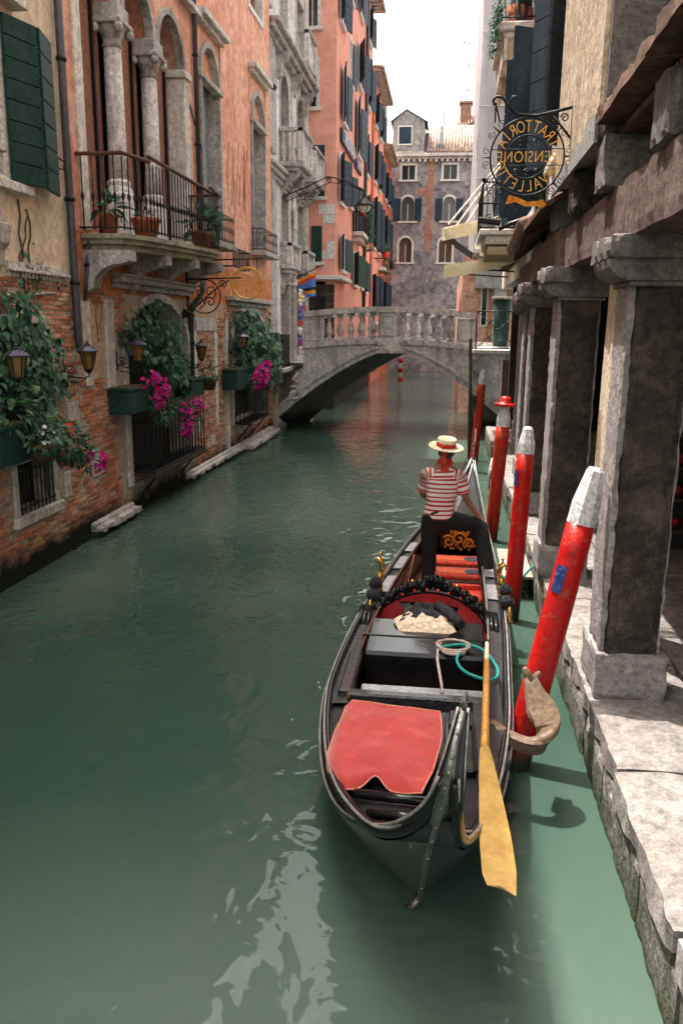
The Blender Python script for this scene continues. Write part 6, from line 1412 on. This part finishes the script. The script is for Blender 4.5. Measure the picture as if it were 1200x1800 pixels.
part('red_knob', 'hatred', p3, lambda m: m.lathe([(.16, -.03), (.17, .0), (.15, .02), (.09, .035), (.095, .09), (.07, .125), (.0, .135)], tuple(b+d*L_), 18, tuple(d)))
p4, b, d, L_ = pole('farthest mooring pole, thin and leaning, near the bridge', (.74, 20.0, 0), (.88, 20.0, 2.5), .105, .095, 'poleredworn', white=.34)
part('mooring_hook', 'green', p4, lambda m: m.obox(tuple(b+d*1.75+Vector((-.11, -.02, 0))), (.08, .1, .28), None, .03))
tpl = thing('wooden_post', 'thin dark wooden post standing in the water in front of the bridge', 'post', (.73, 22, 0)); part('shaft', 'polewood', tpl, lambda m: m.tube([(.75, 22, -1), (.66, 22, 1.5), (.6, 22, 3.2)], [.055, .05, .045], 8))
sp_ = thing('striped_pole', 'distant red and white banded pole seen through the bridge arch', 'mooring pole', (-2.5, 44, 0))
part('shaft', 'polewhite', sp_, lambda m: m.lathe([(.11, -1), (.11, 2.6), (.02, 2.8)], (-2.45, 44, 0), 10)); part('band', 'polered', sp_, lambda m: [m.lathe([(.115, z), (.115, z+.25)], (-2.45, 44, 0), 10) for z in (.6, 1.1, 1.6, 2.1)])
# ================================================================== jetty, fenders
jt = thing('wooden_jetty', 'pale plank jetty between the gondola and the quay', 'jetty', (1.05, 11, .2))
for i in range(9): part('plank', 'jettywood', jt, lambda m: m.box(.84, 1.24, 10.4+i*.15, 10.54+i*.15, .26, .305, .008))
part('bearer', 'polewood', jt, lambda m: [m.box(.88, .96, 10.4, 11.75, .10, .259), m.box(1.1, 1.18, 10.4, 11.75, .10, .259), m.tube([(.9, 10.5, -1), (.9, 10.5, .25)], .05, 6), m.tube([(1.14, 11.6, -1), (1.14, 11.6, .25)], .05, 6)])
part('mooring_line', 'ropegreen', jt, lambda m: m.tube([(.80, 10.33, .34), (.92, 10.34, .24), (1.05, 10.36, .25), (1.2, 10.4, .42), (1.3, 10.45, .5)], .016, 6))
bt = thing('quay_fender', 'black and white boat fenders hanging at the far quay edge', 'fender', (1.1, 18, .3))
for y_, z_, c_ in ((17.2, .35, 'white'), (18.0, .45, 'white'), (17.6, .3, 'poleblack')): part('fender', c_, bt, lambda m: m.lathe([(.02, -.3), (.09, -.24), (.1, 0), (.09, .2), (.03, .27)], (1.12, y_, z_), 10, (.15, .3, 1)))
part('cord', 'ropepale', bt, lambda m: [m.tube([(1.12, y_, z_+.2), (1.25, y_, .64)], .01, 4) for y_, z_ in ((17.2, .4), (18.0, .5), (17.6, .35))])
# ================================================================== plants
def inpoly(p, P):
    c = False; n = len(P)
    for i in range(n):
        a, b = P[i], P[(i+1) % n]
        if (a[1] > p[1]) != (b[1] > p[1]) and p[0] < (b[0]-a[0])*(p[1]-a[1])/(b[1]-a[1])+a[0]: c = not c
    return c
LT = [(.05, .13, .075), (.07, .17, .08), (.03, .085, .06), (.10, .20, .085), (.09, .185, .12), (.14, .235, .15), (.02, .055, .04)]
def leaf(m, p, d, n, L_, W_, tone):
    d = d.normalized(); n = (n-d*n.dot(d)).normalized(); s_ = d.cross(n); m.cur = tone
    p = Vector(p); fold = n*W_*.16
    m.add([tuple(p), tuple(p+d*L_*.22-s_*W_*.40+fold), tuple(p+d*L_*.55-s_*W_*.42+fold), tuple(p+d*L_-n*L_*.14), tuple(p+d*L_*.55+s_*W_*.42+fold), tuple(p+d*L_*.22+s_*W_*.40+fold), tuple(p+d*L_*.45)],
          [(0, 6, 1), (1, 6, 2), (2, 6, 3), (3, 6, 4), (4, 6, 5), (5, 6, 0)])
def vine(label, poly, x0, x1, n, size, stems, tones=LT):
    ys = [p[0] for p in poly]; zs = [p[1] for p in poly]
    t = thing('creeper', label, 'creeper', (XL, sum(ys)/len(ys), min(zs)), 'creepers on the left bank')
    m = MB(); k = 0; clumps = []
    while len(clumps) < max(8, n//22):
        p = (rng.uniform(min(ys), max(ys)), rng.uniform(min(zs), max(zs)))
        if inpoly(p, poly): clumps.append(p)
    while k < n:
        c = rng.choice(clumps); p = (rng.gauss(c[0], .22), rng.gauss(c[1], .16))
        if not inpoly(p, poly) and rng.random() > .12: continue
        cy = sum(ys)/len(ys); bulge = math.sin(min(1, max(0, (p[0]-min(ys))/(max(ys)-min(ys))))*PI)
        x = rng.uniform(x0, x0+(x1-x0)*(.35+.65*bulge))
        d = Vector((rng.uniform(.0, .6), rng.uniform(-.7, .7), rng.uniform(-1.0, -.15))); nn = Vector((rng.uniform(.5, 1), rng.uniform(-.9, .2), rng.uniform(.1, .9)))
        s_ = size*rng.uniform(.45, 1.3); tn = rng.choice(tones); j = rng.uniform(.7, 1.7)
        leaf(m, (x, p[0], p[1]), d, nn, s_, s_*rng.uniform(.75, .95), tuple(c_*j for c_ in tn)); k += 1
    m.build('leaves', 'leaf', t, kind='stuff')
    part('stems', 'stem', t, lambda q: [q.tube([Vector(s0).lerp(Vector(s1), i/6)+Vector((0, rng.uniform(-.06, .06), 0)) for i in range(7)], .012, 5) for s0, s1 in stems])
    return t
vine('broad leaved creeper tumbling over the dark window at the left edge', [(9.0, 3.85), (10.6, 3.95), (11.0, 3.55), (11.35, 3.2), (11.55, 2.75), (11.62, 2.45), (11.2, 2.62), (10.6, 2.38), (10, 2.35), (9.0, 2.6)], XL+.03, XL+.42, 860, .125, [((XL+.02, 11.0, 1.0), (XL+.05, 11.0, 3.6)), ((XL+.02, 10.6, 4.1), (XL+.03, 10.9, 4.9)), ((XL+.02, 9.8, 3.6), (XL+.03, 9.9, 4.4))])
vine('dense creeper filling the arched water door', [(13.75, 3.3), (14.3, 3.75), (15, 3.95), (15.9, 3.75), (16.7, 3.1), (17.15, 2.3), (16.6, 2.25), (15.8, 2.35), (15.2, 2.5), (14.9, 2.75), (14.3, 2.9)], XL-.1, XL+.55, 1100, .13, [((XL-.1, 14.4, 1.0), (XL-.05, 14.5, 3.6))])
vine('silvery green creeper arching over the opening beside the bridge', [(20.9, 3.3), (21.6, 3.9), (22.8, 4.0), (24, 3.5), (25.6, 2.9), (26.6, 2.4), (26.6, 1.7), (25, 1.5), (23.8, 1.7), (22.6, 2.5), (21.2, 2.7)], XL-.05, XL+.75, 900, .21, [((XL, 22, 1.0), (XL, 22, 3.7))], LT+[(.12, .20, .15), (.10, .18, .14)])
vine('thin creeper shoots climbing the cream wall', [(10.6, 3.9), (10.75, 4.9), (10.85, 4.2), (11.3, 4.4), (11.4, 4.0)], XL+.01, XL+.05, 46, .09, [((XL+.015, 10.7, 3.8), (XL+.015, 10.75, 5.1)), ((XL+.015, 10.9, 4.0), (XL+.015, 11.0, 5.0))])
def bush(m, c, r_, n, size, tones=LT, hang=.3):
    for i in range(n):
        u = rng.uniform(-1, 1); a = rng.uniform(0, 2*PI); q = math.sqrt(1-u*u); v = Vector((q*math.cos(a)*r_[0], q*math.sin(a)*r_[1], u*r_[2]))*rng.uniform(.45, 1.05)
        d = Vector((v.x/r_[0], v.y/r_[1], v.z/r_[2]-hang)).normalized()+Vector((rng.uniform(-.5, .5), rng.uniform(-.5, .5), rng.uniform(-.5, .3))); tn = rng.choice(tones); j = rng.uniform(.7, 1.25)
        leaf(m, Vector(c)+v, d, Vector((rng.uniform(-.3, .6), rng.uniform(-.6, .2), 1)), size*rng.uniform(.6, 1.2), size*rng.uniform(.4, .6), tuple(x*j for x in tn))
MAG = [(.52, .010, .19), (.62, .025, .26), (.40, .008, .13), (.60, .05, .32), (.34, .02, .22)]
def blooms(m, c, r_, n, size, tones):
    for i in range(n):
        u = rng.uniform(-1, 1); a = rng.uniform(0, 2*PI); q = math.sqrt(1-u*u); dv = Vector((abs(q*math.cos(a)), q*math.sin(a), u)); p = Vector(c)+Vector((dv.x*r_[0], dv.y*r_[1], dv.z*r_[2]))*rng.uniform(.75, 1.12)
        nn = (dv+Vector((.7, -.9, .3))).normalized(); t1 = nn.orthogonal().normalized(); t2 = nn.cross(t1); s_ = size*rng.uniform(.7, 1.2); tn = rng.choice(tones); j = rng.uniform(.8, 1.2); m.cur = tuple(x*j for x in tn)
        ring_ = [p+nn*s_*.25*(k_ % 2)+(t1*math.cos(k_*PI/5)+t2*math.sin(k_*PI/5))*s_*(1 if k_ % 2 == 0 else .72) for k_ in range(10)]
        m.add([tuple(p-nn*s_*.2)]+[tuple(x) for x in ring_], [(0, k_+1, (k_+1) % 10+1) for k_ in range(10)])
def planter(label, box, bushes, flowers, boxmat='green', fcol=MAG):
    a, b, c, d, e, f = box
    t = thing('flower_box', label, 'planter', ((a+b)/2, (c+d)/2, e), 'planters along the left bank')
    bx_ = part('box', boxmat, t, lambda m: [m.box(a, b, c, d, e, f-.06, .012), m.box(a-.015, b+.015, c-.015, d+.015, f-.06, f, .01)])
    part('soil', 'stem', t, lambda m: m.box(a+.02, b-.02, c+.02, d-.02, f, f+.01))
    m = MB(); [bush(m, *q) for q in bushes]; m.build('foliage', 'leaf', t, kind='stuff')
    if flowers:
        m = MB(); [blooms(m, *q, fcol) for q in flowers]; m.build('blossom', 'flower', t, kind='stuff')
    return t
X = XL
planter('dark green box at the left edge under the creeper with white streaked plant', (X+.02, X+.42, 9.1, 9.9, 1.75, 2.25), [((X+.3, 9.7, 2.35), (.3, .5, .28), 150, .15), ((X+.45, 10.2, 2.1), (.28, .45, .28), 160, .15), ((X+.45, 10.75, 1.85), (.25, .4, .3), 150, .14)], [((X+.55, 10.6, 2.05), (.1, .15, .1), 9, .04)], fcol=[(.7, .05, .02), (.75, .1, .04)])
planter('dark green box left of the water door with magenta petunias', (X+.02, X+.42, 13.3, 14.2, 1.97, 2.42), [((X+.4, 14.35, 2.25), (.25, .35, .28), 190, .085), ((X+.5, 14.6, 1.95), (.25, .35, .3), 190, .08)], [((X+.5, 14.35, 2.3), (.22, .32, .3), 46, .055), ((X+.5, 14.1, 2.55), (.12, .2, .15), 14, .055), ((X+.5, 13.7, 2.5), (.1, .1, .08), 6, .05)])
planter('dark green box right of the water door with trailing magenta flowers', (X+.02, X+.42, 16.7, 17.6, 1.98, 2.36), [((X+.45, 16.2, 1.9), (.25, .4, .25), 200, .08), ((X+.5, 16.4, 1.65), (.22, .35, .25), 150, .08), ((X+.25, 17.3, 2.45), (.2, .4, .15), 60, .12)], [((X+.55, 15.75, 1.6), (.15, .3, .34), 52, .055), ((X+.55, 16.4, 1.85), (.2, .35, .2), 26, .05)])
planter('green box of pink geraniums beside the bridge', (X+.02, X+.42, 20.5, 21.55, 1.85, 2.38), [((X+.3, 21.0, 2.5), (.25, .5, .14), 80, .1), ((X+.5, 22.2, 2.1), (.3, .7, .32), 260, .1)], [((X+.62, 22.0, 2.1), (.25, .6, .3), 70, .065), ((X+.62, 22.7, 2.3), (.2, .3, .25), 34, .07)])
def basket(label, c, r_, h, bushes, flowers, material='oldbasket', fcol=MAG, chain=True):
    t = thing('hanging_pot', label, 'flower pot', tuple(c), 'pots along the left bank'); c = Vector(c)
    part('pot', material, t, lambda m: m.lathe([(r_*.68, 0), (r_*.95, h*.8), (r_*1.08, h*.82), (r_*1.08, h), (r_*.95, h), (r_*.9, h*.93)], tuple(c), 14))
    m = MB(); [bush(m, *q) for q in bushes]; m.build('foliage', 'leaf', t, kind='stuff')
    if flowers: m = MB(); [blooms(m, *q, fcol) for q in flowers]; m.build('blossom', 'flower', t, kind='stuff')
    if chain: part('hanger', 'iron', t, lambda m: [m.tube([tuple(c+Vector((r_*math.cos(a), r_*math.sin(a), h))), tuple(c+Vector((0, 0, h+.55)))], .006, 4) for a in (0, 2.1, 4.2)])
    return t
basket('round wicker basket with white flowers hanging at the left edge', (X+.62, 9.75, 1.75), .17, .22, [((X+.62, 9.75, 2.05), (.24, .28, .2), 130, .11)], [((X+.7, 9.7, 2.1), (.15, .2, .12), 10, .035)], fcol=[(.7, .7, .72)])
basket('terracotta pot with purple petunias over the low barred window', (X+.35, 10.9, 1.5), .15, .2, [((X+.45, 11.05, 1.7), (.25, .35, .25), 150, .09), ((X+.5, 11.3, 1.5), (.18, .25, .2), 80, .08)], [((X+.6, 11.3, 1.5), (.14, .3, .2), 22, .05)], 'terracotta', chain=False)
basket('dark hanging pot with a leafy plant right of the water door', (X+.4, 18.0, 2.05), .2, .25, [((X+.4, 18.0, 2.38), (.28, .35, .16), 90, .12)], None)
basket('small terracotta pot on the water door grille', (X+.35, 14.9, 1.76), .1, .14, [((X+.35, 14.9, 1.98), (.14, .16, .12), 60, .08)], None, 'terracotta', chain=False)
# pots on the loggia balcony
def potplant(label, c, r_, h, n, size, rr, material='terracotta'):
    t = thing('potted_plant', label, 'plant', tuple(c), 'pots on the loggia balcony'); c = Vector(c)
    part('pot', material, t, lambda m: m.lathe([(r_*.7, 0), (r_, h*.82), (r_*1.1, h*.84), (r_*1.1, h), (r_*.95, h), (r_*.9, h*.95)], tuple(c), 14))
    m = MB(); bush(m, c+Vector((0, 0, h+rr*.6)), (rr, rr, rr*.8), n, size, hang=-.2); m.build('foliage', 'leaf', t, kind='stuff')
potplant('fleshy big leaved plant in a terracotta pot on the loggia balcony', (-5.05, 16.75, 4.99), .2, .34, 46, .30, .34)
potplant('small pot with strap leaves at the near end of the balcony', (-5.4, 12.95, 4.9), .15, .3, 30, .24, .2)
potplant('wide brown pot between the loggia columns', (-5.3, 14.3, 4.93), .24, .36, 10, .14, .14)
potplant('little terracotta pot at the far end of the balcony', (-5.1, 17.6, 5.0), .12, .22, 22, .16, .15)
tp = thing('trailing_plant', 'green plant trailing from the coral building balcony', 'plant', (CX+.4, 43, 8)); m = MB()
for i in range(6): bush(m, (CX+.55, 42.9+.06*i, 9.2-.34*i), (.32, .42, .3), 90, .15)
m.build('foliage', 'leaf', tp, kind='stuff'); part('pot', 'seatred', tp, lambda m: m.lathe([(.14, 8.7), (.2, 9.0)], (CX+.4, 41.2, 0), 10)); part('stem', 'stem', tp, lambda m: m.tube([(CX+.5, 42.9, 8.9), (CX+.55, 43, 7.6)], .03, 5))
tp = thing('trailing_plant', 'green plant trailing from the redder house farther on', 'plant', (CX+.4, 56.5, 7.5)); m = MB()
for i in range(6): bush(m, (CX+.5, 56.6+.04*i, 8.8-.4*i), (.3, .42, .34), 70, .2)
m.build('foliage', 'leaf', tp, kind='stuff'); part('pot', 'seatred', tp, lambda m: m.lathe([(.16, 7.9), (.24, 8.3)], (CX+.5, 56.0, 0), 10)); part('shelf', 'white', tp, lambda m: m.box(55, 58, 7.1, 7.3, 0, .5, .02, cw))
tp = thing('balcony_plant', 'leafy plant spilling over the high balcony on the right', 'plant', (.95, 18.7, 9.7)); m = MB()
for i in range(5): bush(m, (.78-.02*i, 18.75, 10.0-.2*i), (.12, .3, .2), 60, .1)
m.build('foliage', 'leaf', tp, kind='stuff'); part('pot', 'terracotta', tp, lambda m: [m.lathe([(.14, 9.63), (.2, 9.98)], (1.15, 18.95, 0), 12)])
potr = thing('potted_plant', 'round terracotta pot behind the rail of the high right balcony', 'plant', (1.3, 19.4, 9.6)); part('pot', 'terracotta', potr, lambda m: m.lathe([(.15, 9.63), (.25, 9.8), (.22, 10.05)], (1.3, 19.3, 0), 12)); m = MB(); bush(m, (1.3, 19.3, 10.2), (.2, .2, .15), 40, .12); m.build('foliage', 'leaf', potr, kind='stuff')

# ================================================================== lanterns
def lantern_meshes():
    out = {}
    m = MB(); m.lathe([(.19, .22), (.195, .235), (.10, .30), (.05, .325), (.055, .345), (.02, .36), (.03, .385), (.0, .41)], (0, 0, 0), 6, smooth=False); out['roof'] = m.mesh('roof', 'lamproof')
    m = MB(); m.lathe([(.075, -.08), (.135, .215)], (0, 0, 0), 6, smooth=False); out['glass'] = m.mesh('glass', 'lampglass')
    m = MB()
    for k_ in range(6):
        a = 2*PI*(k_+.5)/6; m.tube([(.08*math.cos(a), .08*math.sin(a), -.08), (.142*math.cos(a), .142*math.sin(a), .22)], .009, 4)
    m.lathe([(.02, -.16), (.05, -.13), (.085, -.09), (.085, -.075)], (0, 0, 0), 6, smooth=False); out['frame'] = m.mesh('frame', 'iron')
    m = MB()
    m.tube([(-.45, 0, -.16), (-.3, 0, -.22), (-.1, 0, -.24), (0, 0, -.2), (0, 0, -.14)], .013, 5); m.tube([(-.45, 0, .1), (-.45, 0, -.3)], .016, 5)
    m.tube([(-.33+p[0], 0, -.11+p[1]) for p in spiral((0, 0), .015, .09, 0, 1.4)], .011, 5); m.tube([(-.40, 0, -.3), (-.2, 0, -.32), (-.05, 0, -.25)], .01, 5); out['bracket'] = m.mesh('bracket', 'iron')
    return out
LM = lantern_meshes()
for c, lb in (((X+.45, 9.6, 2.9), 'iron wall lantern in front of the creeper at the left edge'), ((X+.45, 11.65, 2.9), 'iron wall lantern on the bare brick beside the drainpipe'), ((X+.45, 13.65, 2.95), 'iron wall lantern hanging before the creeper arch'), ((X+.45, 17.35, 2.85), 'iron wall lantern right of the creeper arch'), ((X+.45, 21.05, 3.0), 'iron wall lantern among the creeper beside the bridge')):
    t = thing('wall_lantern', lb, 'lantern', c, 'iron wall lanterns on the left bank')
    for k_ in ('roof', 'glass', 'frame', 'bracket'):
        o = bpy.data.objects.new(k_, LM[k_]); COL.objects.link(o); o.parent = t
    t.scale = (.86, .86, .86)
t = thing('street_lamp', 'hanging street lamp on a long curled iron arm over the canal', 'street lamp', (-3.1, 30, 7.6))
part('arm', 'iron', t, lambda m: [m.tube([(-5.9, 30, 8.0), (-5.0, 30, 8.35), (-4.4, 30, 8.62), (-3.8, 30, 8.5), (-3.1, 30, 8.12)], .022, 5), m.tube([(-5.9, 30, 7.8), (-5.0, 30, 8.15), (-4.3, 30, 8.42), (-3.6, 30, 8.32), (-3.1, 30, 8.1)], .014, 5)]+[m.tube([(a+p[0], 30, b+p[1]) for p in spiral((0, 0), .03, r_, 0, 1.5)], .018, 5) for a, b, r_ in ((-5.3, 7.95, .16), (-5.05, 7.95, .16), (-4.35, 8.5, .1), (-3.9, 8.42, .08))])
part('hood', 'iron', t, lambda m: m.lathe([(.04, 8.1), (.07, 8.0), (.05, 7.92), (.12, 7.86), (.3, 7.68), (.34, 7.62)], (-3.1, 30, 0), 12)); part('globe', 'white', t, lambda m: m.lathe([(.26, 7.64), (.2, 7.5), (.08, 7.42), (.0, 7.41)], (-3.1, 30, 0), 12)); part('cage', 'iron', t, lambda m: [m.tube([(-3.1+.33*math.cos(a), 30+.33*math.sin(a), 7.62), (-3.1+.16*math.cos(a), 30+.16*math.sin(a), 7.36)], .015, 4) for a in (0, 1.05, 2.1, 3.14, 4.2, 5.2)])
t = thing('street_lamp', 'small dark lamp on a straight arm by the redder house', 'street lamp', (-3.6, 52, 7.3))
part('arm', 'iron', t, lambda m: [m.tube([(CX, 52, 7.6), (-3.6, 52, 7.6)], .03, 5), m.tube([(CX+.25+p[0], 52, 7.45+p[1]) for p in spiral((0, 0), .03, .14, 0, 1.4)], .02, 5)]); part('head', 'iron', t, lambda m: m.lathe([(.03, 7.6), (.12, 7.4), (.16, 7.1), (.1, 6.95)], (-3.6, 52, 0), 8))
t = thing('floodlight', 'black floodlight on a curved arm above the right quay', 'lamp', (.8, 13, 4.9))
part('arm', 'poleblack', t, lambda m: m.tube([(1.4, 13, 4.75), (1.25, 13, 5.0), (1.05, 13, 5.08), (.85, 13, 5.02), (.7, 13, 4.93)], [.05, .05, .045, .03, .02], 6)); part('head', 'iron', t, lambda m: [m.obox((.55, 13, 5.05), (.34, .25, .09), Matrix.Rotation(.12, 3, 'Y'), .02)]); part('glass', 'glass', t, lambda m: m.obox((.55, 13, 5.0), (.28, .2, .012), Matrix.Rotation(.12, 3, 'Y')))

# ================================================================== wrought iron pension signs (seen from the back)
def ring_sign(name, label, c, k_, gmat, rmat, wall_x, sgn, plane_y=True):
    """sgn +1: wall on the +x side. lettering faces away from the camera"""
    t = thing(name, label, 'sign', c, 'ring shaped wrought iron signs')
    cx, cy, cz = c
    P = lambda u, v, w=0: (cx-u*k_, cy+w*k_, cz+v*k_)
    circ = lambda r_, n=40: [P(r_*math.cos(2*PI*i/n), r_*math.sin(2*PI*i/n)) for i in range(n)]
    part('outer_ring', rmat, t, lambda m: m.tube(circ(1.0, 48), (.026 if rmat == 'iron' else .055)*k_, 6, closed=True)); part('inner_ring', rmat, t, lambda m: [m.tube(circ(.56), .02*k_, 6, closed=True)])
    part('cross_bar', rmat, t, lambda m: [m.tube([P(-.98, v), P(.98, v)], .013*k_, 5) for v in (.20, -.22)])
    def letters(m):
        m.text('PENSIONE', .42*k_, .03*k_, lambda x, y, z: (cx-x*.80, cy+z, cz-.012*k_+y), spacing=1.08, thin=-.005*k_)
        for s_, a0, a1, flip in (('TRATTORIA', 153, 27, 1), ('CAVALLETTO', 196, 344, -1)):
            for i, ch_ in enumerate(s_):
                a = R(a0+(a1-a0)*i/(len(s_)-1)); rad = .775*k_; ux = Vector((math.cos(a), math.sin(a))); up = ux*flip; rt = Vector((up.y, -up.x))
                m.text(ch_, .44*k_, .03*k_, lambda x, y, z: (cx-(ux.x*rad+rt.x*x*.72+up.x*y), cy+z, cz+ux.y*rad+rt.y*x*.72+up.y*y), thin=-.005*k_)
    part('lettering', gmat, t, letters)
    def deco(m):
        for a in (0, 180, 140, 40, 320, 222):
            for s_ in (-1, 1):
                q = R(a+s_*9); b = Vector((math.cos(q), math.sin(q)))*1.12
                m.tube([P(b.x+p[0], b.y+p[1]) for p in spiral((0, 0), .02, .11, R(a), s_*1.3, 12)], .012*k_, 4)
            q = R(a); m.tube([P(math.cos(q)*1.02, math.sin(q)*1.02), P(math.cos(q)*1.26, math.sin(q)*1.26)], [.03*k_, .008*k_], 4)
        for u in (-.28, .0, .28): m.tube([P(u+p[0], -.40+p[1]) for p in spiral((0, 0), .02, .11, 1, 1.3, 12)], .012*k_, 4)
        for u in (-.2, .2): m.tube([P(u+p[0], .36+p[1]) for p in spiral((0, 0), .02, .1, 1, 1.3, 12)], .012*k_, 4)
    part('scrollwork', rmat, t, deco)
    return t, P
ms, P = ring_sign('pension_sign', 'large round iron sign with gilt lettering seen from behind on the right house', (.73, 9.0, 5.2), .37, 'gold', 'iron', 1.15, 1)
part('bracket', 'iron', ms, lambda m: [m.tube([(1.16, 9, 5.66), (.98, 9, 5.62), (.80, 9, 5.585), (.62, 9, 5.60), (.52, 9, 5.68), (.46, 9, 5.76), (.40, 9, 5.775), (.365, 9, 5.74), (.375, 9, 5.70), (.40, 9, 5.705)], .016, 6), m.tube([(.56, 9, 5.62), (.53, 9, 5.72), (.56, 9, 5.77), (.60, 9, 5.765), (.61, 9, 5.73)], .012, 5), m.tube([(1.16, 9, 5.36), (.95, 9, 5.60)], .012, 5), m.tube([(1.16, 9, 5.72), (1.16, 9, 5.3)], .016, 5)]+[m.tube([(1.08+p[0], 9, 5.56+p[1]) for p in spiral((0, 0), .01, .045, 1, 1.3)], .007, 4)])
part('chain', 'iron', ms, lambda m: [m.tube([(.39+.05*s_*i/8+.004*(i % 2), 9, 5.70-.17*i/8) for i in range(9)], .008, 4) for s_ in (0, 1)]+[m.tube([(.88, 9, 5.6), (.88, 9, 5.54)], .008, 4)])
part('arrow', 'orange', ms, lambda m: m.plate([(-.20, -.05), (-.17, .045), (-.08, .03), (.02, .0), (.12, .02), (.17, .04), (.21, .0), (.17, -.045), (.12, -.03), (.0, -.05), (-.1, -.015)], [], -.008, .008, lambda a, b, c: (.74+a, 9+c, 4.77+b-.12*a)))
gs, P = ring_sign('ring_sign', 'round gilded iron sign hanging from the red house on the left', (-4.75, 19.35, 4.46), .36, 'gold', 'gold', XL, -1)
part('bracket', 'iron', gs, lambda m: [m.tube([(XL, 19.35, 4.98), (-4.4, 19.35, 5.02)], .018, 5), m.tube([(-4.75, 19.35, 5.0), (-4.75, 19.35, 4.83)], .01, 4), m.tube([(-4.5, 19.35, 5.02), (-4.5, 19.35, 4.75)], .01, 4)])
ws = thing('scroll_bracket', 'curled black iron bracket on the wall left of the gilded ring sign', 'bracket', (XL, 17.6, 4.1))
def scr(m):
    Y_ = 17.8
    m.tube([(XL+.03, Y_, 4.75), (XL+.03, Y_, 3.75)], .02, 5); m.tube([(XL, Y_, 4.46), (XL+1.25, Y_, 4.5)], .018, 5)
    m.tube([(XL+.42+.36*math.cos(t_*PI/14), Y_, 4.1+.36*math.sin(t_*PI/14)) for t_ in range(28)], .015, 5, closed=True)
    for a, b, r_, s_ in ((.3, 4.2, .15, 1), (.55, 4.2, .15, -1), (.3, 3.98, .13, -1), (.55, 3.98, .13, 1), (.85, 4.36, .1, 1)): m.tube([(XL+a+p[0], Y_, b+p[1]) for p in spiral((0, 0), .015, r_, 1, 1.4*s_)], .012, 4)
    m.tube([(XL+.05, Y_, 3.7), (XL+.3, Y_, 3.95), (XL+.6, Y_, 4.2), (XL+1.0, Y_, 4.46)], .014, 5)
part('ironwork', 'iron', ws, scr)
wg = thing('window_grate', 'small dark iron grate on brackets above the gilded ring sign', 'grate', (XL, 21.5, 5))
part('bars', 'iron', wg, lambda m: [m.tube([(XL+.3, 20.8+i*.17, 4.95), (XL+.3, 20.8+i*.17, 5.4)], .016, 4) for i in range(11)]); part('frame', 'iron', wg, lambda m: [m.tube([(XL, 20.75, z), (XL+.3, 20.75, z), (XL+.3, 22.55, z), (XL, 22.55, z)], .02, 5) for z in (4.95, 5.4)])
for o in list(SC.objects):
    if o.type == 'MESH' and o.parent is None and 'kind' not in o: pass
